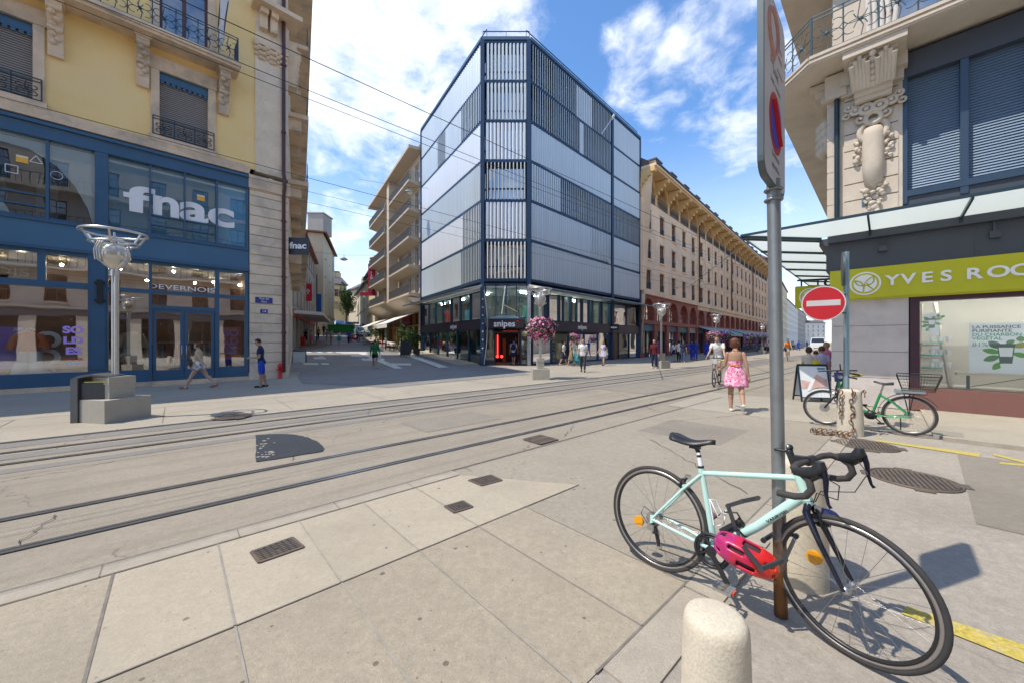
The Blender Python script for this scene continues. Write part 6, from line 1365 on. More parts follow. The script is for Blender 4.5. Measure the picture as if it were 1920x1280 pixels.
span('pale span wire with insulators fixed high on the right face of the glass building', onSR(1152, 216), RP(9.6, 6.6, 5.62) + Vector((0, 0, 2.3)), (.1, .3)); span('pale span wire fixed low at the blue column of the glass building', onSR(1144, 492), RP(13, 8.8, 5.0), (.06, .25))
p = BF.P(14.5, 8.8, .2); span('pale span wire from the beige arcade facade over the street', p, RP(17, 5.3, 5.3), (.06, .3)); span('short bracing wire below the arcade span wire', BF.P(9, 8.0, .2), RP(24, 8.7, 5.1), (.1,))
# hanging lamps
def hang(label, c):
    t = thing('hanging_lamp', label, 'street lamp', c); b = mb(M('lamp hood grey', (.22, .26, .27), .4, .3)); b.lathe([(.02, .28), (.15, .24), (.42, .05), (.45, 0), (.40, 0)], c, 16); b.build('hood', t); b = mb(m_globe); b.lathe([(.35, 0), (.25, -.12), (.02, -.16)], c, 14); b.build('bowl', t)
    b = mb(m_wire); b.tube([c + Vector((0, 0, .28)), c + Vector((0, 0, .55))], .02, 5); b.tube([c + Vector((-4, -1.2, .7)), c + Vector((0, 0, .5)), c + Vector((4, 1.2, .8))], .012, 4); b.build('suspension', t)
hang('grey hooded lamp hanging over the middle of the side street', at(645, 487, 44)); hang('grey hooded lamp close to the beige balconies', at(766, 362, 34))
# ------------------------------------------------------------------ signs
m_galv = M('galvanised pole', (.27, .285, .29), .45, .6, var=.14, vs=4, stain=(.22, .23, .23), ss=6); m_rust = M('rusty pole foot', (.20, .09, .035), .7, .3, var=.3, vs=9, stain=(.12, .09, .07), ss=8)
PB = Vector((1.622, 2.252, 0)); PT = Vector((1.558, 2.252, 3.66)); pp = lambda z: PB.lerp(PT, z / 3.66)
t = thing('sign_pole', 'tall grey steel sign pole with rusty foot behind the mint bicycle', 'sign pole', PB)
m_pole = m_galv.copy(); nt = m_pole.node_tree; N = nt.nodes; L = nt.links; pb = N["Principled BSDF"]; tcn = N.new("ShaderNodeTexCoord"); sx = N.new("ShaderNodeSeparateXYZ"); L.new(tcn.outputs['Object'], sx.inputs[0])
nzn = N.new("ShaderNodeTexNoise"); nzn.inputs['Scale'].default_value = 16; nzn.inputs['Detail'].default_value = 7; L.new(tcn.outputs['Object'], nzn.inputs[0]); ma = N.new("ShaderNodeMath"); ma.operation = 'MULTIPLY_ADD'; L.new(nzn.outputs[0], ma.inputs[0]); ma.inputs[1].default_value = .9; L.new(sx.outputs['Z'], ma.inputs[2])
mrr = N.new("ShaderNodeMapRange"); L.new(ma.outputs[0], mrr.inputs[0]); mrr.inputs[1].default_value = 1.15; mrr.inputs[2].default_value = .78; mxr = N.new("ShaderNodeMix"); mxr.data_type = 'RGBA'; L.new(mrr.outputs[0], mxr.inputs[0]); L.new(pb.inputs['Base Color'].links[0].from_socket, mxr.inputs[6]); mxr.inputs[7].default_value = (.16, .075, .03, 1); L.new(mxr.outputs[2], pb.inputs['Base Color'])
b = mb(m_pole); b.tube([pp(2.62 * i / 20) for i in range(21)], .035, 24)
for z in (2.5, 2.56): b.torus(pp(z), .043, .008, n=18, m=6)
b.build('pole', t)
s45 = Vector((q45, q45, 0)); n45 = Vector((q45, -q45, 0)); m_sw = M('sign white', (.55, .53, .52), .4, var=.08, vs=2); m_sg = M('sign rim grey', (.10, .12, .125), .4, .4); m_sblue = M('sign blue', (.015, .05, .42), .4, var=0); m_sred = M('sign red enamel', (.50, .012, .02), .35, var=.05)
m_fade = M('faded sign red', (.45, .22, .18), .5, var=.3, vs=6); m_gtx = M('faded print', (.25, .22, .21), .6, var=0)
for k, (off, z0, z1, w, lab) in enumerate(((0, 2.56, 3.64, .60, 'rectangular traffic sign with faded red ring and blue no stopping disc'),)):
    c = Vector((1.545, 2.222, 3.0)); fr = Fr((c.x, c.y), (n45.x, n45.y)) ; t = thing('traffic_sign', lab, 'traffic sign', Vector((c.x, c.y, z0)))
    b = mb(m_sg); r = .09; ring = []
    for cx, cz, a0 in ((w / 2 - r, z1 - r, 0), (-w / 2 + r, z1 - r, 90), (-w / 2 + r, z0 + r, 180), (w / 2 - r, z0 + r, 270)):
        for i in range(6): a = math.radians(a0 + 18 * i); ring.append((cx + r * math.cos(a), cz + r * math.sin(a)))
    b.prism([fr.P(x, z, -.012) for x, z in ring], fr.n * .030); b.mat(m_sw); s = 1 if k == 0 else -1; b.prism([fr.P(x * .95, (z - (z0 + z1) / 2) * .97 + (z0 + z1) / 2, s * .0185) for x, z in ring], fr.n * .0015 * s); b.build('panel', t)
    if k == 0:
        D = lambda cx, cz, r, o: [fr.P(cx + r * math.cos(i * math.pi / 18), cz + r * math.sin(i * math.pi / 18), o) for i in range(36)]
        b = mb(m_sred); b.prism(D(0, 2.93, .175, .0205), fr.n * .001); b.mat(m_sblue); b.prism(D(0, 2.93, .135, .0218), fr.n * .001); b.mat(m_sred); b.bar(fr.P(-.1, 3.03, .0235), fr.P(.1, 2.83, .0235), .002, .035, fr.n); b.prism([fr.P(-.11, 3.02, .0235), fr.P(-.085, 3.045, .0235), fr.P(.11, 2.85, .0235), fr.P(.085, 2.82, .0235)], fr.n * .001); b.build('no_stopping_disc', t)
        b = mb(m_fade); b.torus(fr.P(-.08, 3.43, .0205), .12, .014, fr.n, 30, 4)
        for i in range(5): fr.box(b, -.14, .0 - .015 * i, 3.32 - i * .02, 3.326 - i * .02, .0205, .022)
        fr.box(b, .08, .18, 3.42, 3.44, .0205, .022); fr.box(b, .08, .18, 3.36, 3.38, .0205, .022); fr.box(b, .04, .2, 3.27, 3.285, .0205, .022); b.build('faded_ring', t)
        for i, (s_, z, sz) in enumerate((('ZONE', 3.22, .055), ('Lundi - vendredi', 3.15, .04), ('Livraisons', 2.735, .05), ('autorisées', 2.67, .05))): text(s_, fr.mat(0, z, .0205), sz, m_gtx, t, .001, .001)
# no entry sign and blue disc on the second pole
N2 = Vector((6.18, 6.9, 0)); t = thing('sign_pole', 'slim pale blue steel sign pole behind the chained bollard', 'sign pole', N2); b = mb(M('pale blue pole', (.28, .38, .42), .4, .5, var=.1)); b.tube([N2, N2 + Vector((0, 0, 3.3))], .042, 16); b.build('pole', t)
c = Vector((5.60, 6.72, 2.33)); nd = Vector((-.60, -.80, 0)); fr = Fr((c.x, c.y), (nd.x, nd.y)); t = thing('no_entry_sign', 'round red no entry sign with white bar', 'traffic sign', c)
D = lambda r, o: [fr.P(r * math.cos(i * math.pi / 24), c.z + r * math.sin(i * math.pi / 24), o) for i in range(48)]
b = mb(m_sg); b.prism(D(.315, -.02), fr.n * .03); b.mat(m_sw); b.prism(D(.312, .0105), fr.n * .004); b.mat(m_sred); b.prism(D(.292, .0148), fr.n * .002); b.mat(m_sw); fr.box(b, -.235, .235, c.z - .045, c.z + .055, .017, .0195); b.build('disc', t)
b = mb(m_sg)
for dz in (.18, -.16): b.bar(fr.P(.1, c.z + dz, -.03), N2 + Vector((0, 0, c.z + dz)), .03, .03)
b.build('arm', t)
c = N2 + Vector((-.06, 0, 2.98)); a_ = math.radians(-47 + 9); fr = Fr((c.x, c.y), (math.cos(a_), math.sin(a_))); t = thing('direction_sign', 'round blue sign seen almost edge on above the no entry sign', 'traffic sign', c)
b = mb(m_sg); b.prism(D(.31, -.015), fr.n * .03); b.mat(m_sw); b.prism(D(.305, .0155), fr.n * .002); b.mat(m_sblue); b.prism(D(.28, .018), fr.n * .002); b.mat(m_sw); b.prism([fr.P(x, c.z + z, .0205) for x, z in ((-.04, -.2), (.04, -.2), (.04, .02), (.12, .02), (0, .2), (-.12, .02), (-.04, .02))], fr.n * .001); b.build('disc', t)
# ------------------------------------------------------------------ stone bollards, chain
def bollard(c, r0, r1, h, label):
    b = mb(m_boll); b.lathe([(r0, -.02), (r0 * .99, h * .3), (r1 + (r0 - r1) * .25, h * .8), (r1, h - .055), (r1 * .97, h - .03), (r1 * .88, h - .01), (r1 * .72, h - .002), (.02, h)], c, 40); return tag(b.build('stone_bollard'), label, 'bollard', 'stone bollards of the pavement corner')
m_boll = M('washed stone concrete', (.62, .55, .43), .9, var=.10, vs=3, fine=.16, fs=110, bump=.18, bs=75, stain=(.54, .48, .37), ss=4)
bollard(Vector((.818, 1.5, 0)), .130, .119, .562, 'cream stone bollard with rounded top, cut by the lower picture edge'); bollard(Vector(((1498 - CX) / F * 2.60, 2.60, 0)), .165, .14, .84, 'cream stone bollard standing right behind the sign pole and mint bicycle'); BC = Vector(((1594 - CX) / F * 6.66, 6.66, 0)); bollard(BC, .185, .15, .80, 'cream stone bollard with a rusty chain, before the green bicycle')
m_chain = [M('rusty chain', (.20, .10, .045), .6, .5, var=.3, vs=20), M('grey chain', (.25, .24, .23), .4, .7, var=.2)]
t = thing('rusty_chain', 'heavy rusty chain hung over the bollard and heaped at its foot', 'chain', BC); b = mb()
pts = []; view = Vector((-.69, -.73, 0)); side = Vector((.73, -.69, 0)); rr = random.Random(4)
for i in range(12): z = .80 - i * .062; pts.append(BC + view * (.155 + .035 * (1 - z / .8)) + side * (.03 + .02 * math.sin(i * 1.3)) + Vector((0, 0, z)))
for i in range(16): pts.append(BC + view * (.24 + .1 * rr.random()) - side * (-.05 + .035 * i) + Vector((0, 0, .03 + .03 * (i % 2))))
for i in range(10): pts.append(BC + view * (.33 + .12 * rr.random()) - side * (.05 + .05 * i) + Vector((0, 0, .02 + .02 * (i % 2))))
for i in range(9): a = -.9 + i * .35; pts.append(BC + Vector((math.cos(a) * .19, math.sin(a) * .19, .72 + .06 * math.sin(i * 1.1))))
for i in range(8): z = .75 - i * .06; pts.append(BC + view * (.17 + .03 * (1 - z)) - side * (.09 + .01 * (i % 2)) * 1.3 + Vector((0, 0, z)))
for i, p in enumerate(pts):
    q = pts[min(i + 1, len(pts) - 1)]; d = (q - p); d = d.normalized() if 0 < d.length < .2 else Vector((0, 0, 1)); x = d.cross(view).normalized() if i % 2 else d.cross(d.cross(view)).normalized()
    b = mb(m_chain[(i * 7) % 3 == 0]); b.tube([p + d * (.045 * math.cos(k * math.pi / 5)) + x * (.024 * math.sin(k * math.pi / 5)) for k in range(10)], .009, 5, closed=True); b.build('link', t)
# advertising board, menu boards
def a_board(c, w, h, ang, mat, label, frame=m_brk, split=False):
    t = thing('pavement_board', label, 'pavement sign', c); ca, sa = math.cos(ang), math.sin(ang); fr = Fr((c.x, c.y), (sa, -ca)); z = c.z
    for s, o in ((1, .22), (-1, -.22)):
        b = mb(frame); P = lambda x, zz: fr.P(x, z + zz, o * (1 - zz / h) + s * .01)
        b.bar(P(-w / 2, 0), P(-w / 2, h), .035, .035); b.bar(P(w / 2, 0), P(w / 2, h), .035, .035); b.bar(P(-w / 2, h), P(w / 2, h), .04, .06); b.bar(P(-w / 2, .12), P(w / 2, .12), .03, .03); f = b.build('leg_frame', t)
        b = mb(mat); q = [P(-w / 2 + .02, .13), P(w / 2 - .02, .13), P(w / 2 - .02, h - .03), P(-w / 2 + .02, h - .03)]; b.prism(q, fr.n * .008 * s); pn = b.build('panel', f)
        if split and s == 1:
            b = mb(M('pale skin print', (.62, .42, .38), .5, var=.25, vs=5)); b.prism([p + fr.n * .012 for p in (P(-w * .45, .35), P(w * .44, .42), P(w * .44, .62), P(w * .1, .75), P(-w * .1, .55), P(-w * .45, .6))], fr.n * .002); b.mat(m_wh); b.prism([p + fr.n * .014 for p in (P(-w * .3, .3), P(-w * .18, .3), P(.03, .62), P(-.04, .66))], fr.n * .002); b.mat(M('blue print', (.1, .25, .4), .5)); b.prism([p + fr.n * .012 for p in (P(w * .15, h - .12), P(w * .42, h - .12), P(w * .42, h - .07), P(w * .15, h - .07))], fr.n * .002); b.build('print', f)
    return t
a_board(Vector(((1522 - CX) / F * 10.4, 10.4, 0)), .70, 1.0, math.radians(-12), M('board paper blue grey', (.74, .78, .81), .4, var=.06), 'grey framed pavement board with a pale poster behind the green bicycle', split=True)
p = G(562, 652.5, .9); a_board(Vector((p.x, p.y, hz(p) + .03)) if False else Vector((-14.0, 24.6, .03)), .75, 1.0, math.radians(20), M('white board', (.62, .63, .62), .5), 'plain white pavement board standing alone on the square')
p = SP(7.5, -3.2, .05); a_board(p, .75, 1.25, math.radians(10), M('blackboard', (.03, .033, .035), .6, var=.4, vs=14), 'black chalk menu board in front of the cafe awnings')
# ------------------------------------------------------------------ bicycles
m_tyre = M('tyre rubber', (.045, .043, .042), .75, var=.15, vs=30); m_rim = M('black rim', (.035, .035, .037), .35, .3); m_trk = M('rim brake track', (.42, .39, .37), .35, .8); m_spk = M('steel spoke', (.45, .45, .45), .3, .9, var=0); m_blkp = M('black bike part', (.025, .026, .03), .4, .1, var=.1); m_alus = M('polished alloy', (.48, .48, .48), .28, .9, var=.06)
m_mint = M('mint paint', (.50, .74, .66), .25, var=.03, coat=.5); m_orf = M('amber reflector', (.75, .32, .01), .3, var=.1); m_tape = M('bar tape', (.055, .05, .048), .75, var=.15, vs=60, stretch=(1, 1, 1), bump=.2, bs=200)
def wheel(parent, c, R_, name, S=None, tw=.0135, spokes=24, deep=.028, tyre=m_tyre, disc=False, rimm=None, refl=None):
    S = S or (lambda p: p); c = Vector(c); ax = Vector((0, 1, 0)); T = lambda b: [setattr(b, 'v', [tuple(S(Vector(p))) for p in b.v])]
    def ringprof(b, prof, n=64):
        vs = []
        for i in range(n):
            a = 2 * math.pi * i / n
            for r, y in prof: vs.append(c + Vector((r * math.cos(a), y, r * math.sin(a))))
        k = len(prof); b.add(vs, [(i * k + j, i * k + (j + 1) % k, ((i + 1) % n) * k + (j + 1) % k, ((i + 1) % n) * k + j) for i in range(n) for j in range(k)], True)
    b = mb(tyre); k = [(R_ - tw + tw * math.cos(j * math.pi / 6), tw * math.sin(j * math.pi / 6)) for j in range(12)]; ringprof(b, k); T(b); w = b.build(name, parent, local=True)
    b = mb(rimm or m_trk); r1 = R_ - 2 * tw + .004; ringprof(b, [(r1, -.011), (r1, .011), (r1 - .014, .0115), (r1 - .014, -.0115)]); b.mat(m_rim if rimm is None else rimm); ringprof(b, [(r1 - .014, -.0112), (r1 - .014, .0112), (r1 - deep, .007), (r1 - deep, -.007)]); T(b); b.build('rim', w, local=True)
    b = mb(m_spk)
    for i in range(spokes):
        a = 2 * math.pi * i / spokes; s = 1 if i % 2 else -1; h = a + (.9 if (i // 2) % 2 else -.9)
        b.tube([c + Vector((.02 * math.cos(h), s * .03, .02 * math.sin(h))), c + Vector(((r1 - deep) * math.cos(a), 0, (r1 - deep) * math.sin(a)))], .0013, 4)
    T(b); b.build('spokes', w, local=True)
    b = mb(m_alus); b.lathe([(.008, -.055), (.02, -.05), (.024, -.032), (.013, -.026), (.013, .026), (.024, .032), (.02, .05), (.008, .055)], c, 14, ax)
    if disc: b.lathe([(.08, .036), (.08, .038)], c, 20, ax)
    T(b); b.build('hub', w, local=True)
    if refl is not None:
        b = mb(m_orf); b.lathe([(.034, -.012), (.036, 0), (.034, .012)], Vector((refl[0], 0, refl[1])), 18, ax); T(b); b.build('reflector', w, local=True)
    return w
K = 1.0697; bk = thing('road_bicycle', 'mint green road bicycle with drop handlebar leaning on the sign pole', 'bicycle', (1.048, 2.726, 0), scale=K); bk.rotation_euler = (-.06, 0, -.8366)
RA, FA, BB_, ST, HT, HB_ = Vector((0, 0, .34)), Vector((.985, 0, .34)), Vector((.372, 0, .282)), Vector((.284, 0, .725)), Vector((.772, 0, .842)), Vector((.818, 0, .708))
sax = (HT - HB_).normalized()
def S(p): return Matrix.Translation(HB_) @ Matrix.Rotation(-.2653, 4, sax) @ Matrix.Translation(-HB_) @ p
def tb(b, pts, r, n=10): return b.tube(pts, r, n)
b = mb(m_mint); tb(b, [BB_, ST], [.019, .0165], 14); tb(b, [ST - Vector((0, 0, .012)), HT - sax * .028], .0155, 14); tb(b, [BB_ + Vector((0, 0, .005)), BB_.lerp(HB_, .5), HB_ + sax * .03], [.027, .025, .026], 14); tb(b, [HT, HB_ + sax * .0], [.022, .026], 16)
for s in (-1, 1): tb(b, [BB_ + Vector((-.03, s * .03, 0)), BB_.lerp(RA, .4) + Vector((0, s * .045, 0)), RA + Vector((.03, s * .06, -.005)), RA + Vector((0, s * .062, 0))], [.013, .011, .009, .009], 8); tb(b, [ST + Vector((0, s * .015, -.02)), ST.lerp(RA, .35) + Vector((0, s * .04, 0)), RA + Vector((.0, s * .062, .012))], [.010, .009, .008], 8); b.box(RA + Vector((0, s * .06, 0)), (.035, .006, .05))
tb(b, [BB_ + Vector((0, -.036, 0)), BB_ + Vector((0, .036, 0))], .024, 16); tb(b, [ST + Vector((0, 0, -.01)), ST + (ST - BB_).normalized() * .03], .018, 14); tb(b, [Vector((.19, -.045, .615)), Vector((.19, .045, .615))], .008, 6)
b.build('frame', bk, local=True)
d = HB_ - BB_; u = d.normalized(); mw = Matrix((u, Vector((0, 1, 0)).cross(u) * -1, Vector((0, -1, 0)))).transposed().to_4x4(); mw.translation = BB_.lerp(HB_, .72) + Vector((0, -.027, 0))
me = text_mesh('VANRYSEL', .022, .0006, .0003, 'CENTER', 1.3); me = me.copy(); me.transform(mw); me.materials.clear(); me.materials.append(m_blkp); o = bpy.data.objects.new('lettering', me); SC.collection.objects.link(o); o.parent = bk
b = mb(m_wh); sd = (ST - BB_).normalized(); tb(b, [ST + sd * .03, ST + sd * .085], .0136, 12); b.mat(m_blkp); tb(b, [ST + sd * .085, ST + sd * .10], .0138, 12); b.mat(m_wh); tb(b, [ST + sd * .10, ST + sd * .115], .0136, 12); b.mat(m_blkp); tb(b, [ST + sd * .115, Vector((.245, 0, .872))], .0138, 12); b.box((.24, 0, .868), (.06, .04, .02)); tb(b, [ST + sd * .018, ST + sd * .032], .0185, 14)
for s in (-1, 1): tb(b, [(.14, s * .02, .895), (.17, s * .022, .878), (.27, s * .022, .878), (.32, s * .015, .9)], .0035, 6)
b.build('seat_post', bk, local=True)
def loft(b, rings, cap=True):
    n = len(rings[0]); b.add([p for r in rings for p in r], [(i * n + j, i * n + (j + 1) % n, (i + 1) * n + (j + 1) % n, (i + 1) * n + j) for i in range(len(rings) - 1) for j in range(n)] + ([tuple(reversed(range(n))), tuple(range((len(rings) - 1) * n, len(rings) * n))] if cap else []), True)
def saddle(parent, x0, x1, z0, z1, wd=.07, m=m_blkp):
    b = mb(m); rs = []
    for i in range(13):
        t = i / 12; x = x0 + (x1 - x0) * t; z = z0 + (z1 - z0) * t + .012 * math.cos(t * math.pi * 2); w = wd * (1 - t) ** 1.3 * (math.sin(min(1, t * 6 + .25) * math.pi / 2)) + .019 * math.sin(min(1, (1 - t) * 9 + .15) * math.pi / 2); h = .013 + .009 * (1 - t)
        rs.append([Vector((x, w * math.cos(a), z + (h * .8 if math.sin(a) > 0 else h * 1.3) * math.sin(a) * (1 if math.sin(a) > 0 else .9) - (.012 if abs(math.cos(a)) > .8 else 0))) for a in [2 * math.pi * k / 14 for k in range(14)]])
    loft(b, rs); return b.build('saddle', parent, local=True)
saddle(bk, .088, .362, .905, .912)
rw = wheel(bk, RA, .340, 'rear_wheel', refl=(-.13, .27)); fw = wheel(bk, FA, .340, 'front_wheel', S, refl=(.845, .42))
b = mb(m_alus)
for i, r in enumerate((.05, .044, .038, .032, .026)): b.lathe([(r, -.04 + .006 * -i * 0 - .004 * (4 - i)), (r, -.037 - .004 * (4 - i))], RA, 20, (0, 1, 0))
b.build('cassette', bk, local=True)
# crankset, pedals, chain, derailleur
b = mb(m_blkp); Y0 = -.052
for R1, r in ((.094, .010), (.078, .007)): b.torus(BB_ + Vector((0, Y0, 0)), R1, r, (0, 1, 0), 40, 6)
b.lathe([(.098, -.0015), (.098, .0015)], BB_ + Vector((0, Y0, 0)), 40, (0, 1, 0)) if False else None
for k in range(4): a = k * math.pi / 2 + .5; b.bar(BB_ + Vector((0, Y0, 0)), BB_ + Vector((.092 * math.cos(a), Y0, .092 * math.sin(a))), .018, .006)
b.lathe([(.03, -.008), (.03, .008)], BB_ + Vector((0, -.066, 0)), 16, (0, 1, 0))
ce = BB_ + Vector((.1, -.078, -.142)); b.bar(BB_ + Vector((0, -.07, 0)), ce, .026, .014, (0, 1, 0)); b.bar(BB_ + Vector((0, .06, 0)), BB_ + Vector((-.1, .075, .142)), .026, .014, (0, 1, 0)); b.build('crankset', bk, local=True)
for s, e in ((-1, ce), (1, BB_ + Vector((-.1, .078, .142)))):
    b = mb(m_alus); c = e + Vector((0, s * .055, -.004)); 
    for q in (-1, 1): b.bar(c + Vector((q * .042, -s * .045, 0)), c + Vector((q * .042, s * .045, 0)), .008, .02)
    for q in (-1, 0, 1): b.bar(c + Vector((-.045, q * .042, 0)), c + Vector((.045, q * .042, 0)), .008, .016)
    tb(b, [e, e + Vector((0, s * .09, 0))], .007, 6); p_ = b.build('pedal', bk, local=True); b = mb(M('pedal reflector', (.75, .10, .02), .3)); b.box(c + Vector((.05, 0, 0)), (.006, .05, .014)); b.build('pedal_reflector', p_, local=True)
b = mb(M('chain dark', (.06, .055, .05), .5, .6)); DR = RA + Vector((.045, -.05, -.16))
tb(b, [BB_ + Vector((0, Y0, .096)), RA + Vector((0, -.05, .045))], .004, 5); tb(b, [BB_ + Vector((0, Y0, -.096)), DR + Vector((0, 0, -.02))], .004, 5); tb(b, [DR + Vector((0, 0, .02)), RA + Vector((.03, -.05, -.07)), RA + Vector((-.03, -.05, -.04))], .004, 5); b.build('chain', bk, local=True)
b = mb(m_blkp); b.bar(RA + Vector((.0, -.07, -.02)), RA + Vector((.03, -.07, -.075)), .03, .03); b.bar(RA + Vector((.03, -.06, -.08)), DR, .022, .012, (0, 1, 0)); b.mat(m_alus)
for c in (DR, RA + Vector((.03, -.055, -.085))): b.lathe([(.019, -.004), (.021, 0), (.019, .004)], c, 12, (0, 1, 0))
b.box(RA + Vector((.0, -.075, -.045)), (.045, .03, .04)); b.mat(m_blkp); b.tube([RA + Vector((-.02, -.075, -.04)), RA + Vector((-.08, -.07, .02)), RA + Vector((-.06, -.065, .07)), RA + Vector((.03, -.06, .03))], .0028, 5); b.build('rear_derailleur', bk, local=True)
b = mb(m_blkp)
for s in (-1, 1): b.tube([(.20, s * .012, .66), (.175, s * .035, .65), (.165, s * .03, .615)], .008, 6); b.box((.168, s * .017, .607), (.045, .01, .014))
b.mat(m_alus); b.box((.2, 0, .665), (.03, .03, .025)); b.build('rear_brake', bk, local=True)
# fork and front end turn together
def sbuild(b, name, parent=bk): b.v = [tuple(S(Vector(p))) for p in b.v]; return b.build(name, parent, local=True)
b = mb(M('dark navy fork', (.012, .014, .03), .18, .2, coat=.6, var=0)); cr = HB_ - sax * .02
for s in (-1, 1): b.tube([cr + Vector((0, s * .012, .005)), cr + Vector((.005, s * .042, -.03)), cr.lerp(FA, .45) + Vector((-.008, s * .05, 0)), FA + Vector((0, s * .052, 0))], [.017, .019, .014, .010], 10)
b.tube([HB_ + sax * .0, cr], [.026, .022], 14); sbuild(b, 'fork')
b = mb(m_mint); b.tube([HB_ - sax * .003, HB_ - sax * .022], [.028, .024], 14); sbuild(b, 'crown_race')
b = mb(m_blkp)
for s in (-1, 1): b.tube([(HB_ - sax * .03) + Vector((.035, s * .008, -.0)), (HB_ - sax * .04) + Vector((.055, s * .034, -.015)), (HB_ - sax * .07) + Vector((.05, s * .03, -.03))], .008, 6); b.box((HB_ - sax * .075) + Vector((.045, s * .017, -.03)), (.045, .01, .014))
b.mat(m_alus); b.box((HB_ - sax * .03) + Vector((.04, 0, 0)), (.03, .026, .03)); sbuild(b, 'front_brake')
b = mb(M('navy cloth', (.012, .02, .10), .8, var=.2)); b.ball(HB_ - sax * .055 + Vector((.06, .03, -.01)), .042, 8, (1.2, .9, .9)); sbuild(b, 'front_lamp')
SA = HT + sax * .075; BCN = SA + Vector((.085, 0, .01))
b = mb(m_blkp); b.tube([HT, HT + sax * .02], [.026, .022], 14); b.tube([HT + sax * .02, SA + sax * .03], .0175, 14); b.bar(SA, BCN, .032, .034); b.tube([BCN + Vector((0, -.03, 0)), BCN + Vector((0, .03, 0))], .024, 14); b.lathe([(.016, .1), (.02, .115), (.012, .12)], HT, 10, sax); b.tube([SA + Vector((-.02, .0, .03)), SA + Vector((-.06, -.02, .035)), SA + Vector((-.075, -.02, .03))], .007, 6); b.ball(SA + Vector((-.01, 0, .055)), .018, 6); b.mat(m_alus); b.ball(SA + Vector((-.012, -.01, .06)), .011, 6); sbuild(b, 'stem')
bar = mb(m_tape); HDS = []
for s in (-1, 1):
    B0 = BCN + Vector((0, s * .03, 0)); pts = [B0, BCN + Vector((0, s * .12, .002)), BCN + Vector((.012, s * .185, .0)), BCN + Vector((.05, s * .205, -.008)), BCN + Vector((.088, s * .21, -.035)), BCN + Vector((.098, s * .213, -.075)), BCN + Vector((.075, s * .216, -.112)), BCN + Vector((.03, s * .218, -.130)), BCN + Vector((-.045, s * .22, -.138))]
    bar.tube(pts, [.0125, .016, .0165, .0165, .0165, .0165, .0165, .0165, .0165], 12)
sbuild(bar, 'handlebar')
for s in (-1, 1):
    h = BCN + Vector((.07, s * .208, -.012)); b = mb(m_blkp); b.tube([h + Vector((-.045, 0, .002)), h + Vector((0, 0, .010)), h + Vector((.04, -s * .004, .022)), h + Vector((.062, -s * .004, .055)), h + Vector((.060, -s * .004, .078))], [.018, .026, .027, .027, .017], 12); b.tube([h + Vector((.02, 0, -.02)), h + Vector((.055, 0, .02))], [.012, .02], 8); bh = sbuild(b, 'brake_hood')
    b = mb(M('lever black', (.012, .012, .03), .25, .4)); b.tube([h + Vector((.075, 0, .045)), h + Vector((.085, s * .004, .0)), h + Vector((.088, s * .012, -.06)), h + Vector((.098, s * .016, -.105)), h + Vector((.108, s * .018, -.118))], [.013, .012, .008, .0065, .008], 8); sbuild(b, 'brake_lever', bh)
    b = mb(m_blkp); b.tube([h + Vector((.06, -s * .02, .01)), h + Vector((.11, -s * .06, -.03)), h + Vector((.08, -s * .12, -.12)), HB_ + Vector((.05, s * .02, .06)), HB_ + Vector((.03, s * .01, -.0))], .0026, 5); sbuild(b, 'brake_cable')
# bottle cages
b = mb(m_wh); c0 = BB_.lerp(ST, .35) + Vector((.02, 0, 0)); sd = (ST - BB_).normalized(); fx = Vector((sd.z, 0, -sd.x))
for s in (-1, 1): b.tube([c0 + sd * .13, c0 + sd * .12 + fx * .02 + Vector((0, s * .03, 0)), c0 + sd * .04 + fx * .045 + Vector((0, s * .037, 0)), c0 + sd * .07 + fx * .075 + Vector((0, s * .02, 0)), c0 + fx * .055 - sd * .01, c0 - sd * .02 + fx * .02], .0038, 6)
b.bar(c0 - sd * .02, c0 + sd * .13, .014, .006); b.build('bottle_cage', bk, local=True)
b = mb(m_blkp); du = (HB_ - BB_).normalized(); fz = Vector((-du.z, 0, du.x)); l0 = BB_.lerp(HB_, .28) + fz * .052
b.tube([l0 - du * .07, l0 + du * .07], .023, 14); b.torus(l0 + du * .07, .023, .004, du, 16, 5); b.tube([l0 + du * .075 - fz * .01, l0 + du * .085 + fz * .05, l0 + du * .02 + fz * .085, l0 - du * .06 + fz * .08], .005, 6)
for k in (-.03, .045): b.torus(BB_.lerp(HB_, .28) + du * k + fz * .016, .037, .005, du, 18, 5)
b.build('lock_holder', bk, local=True)
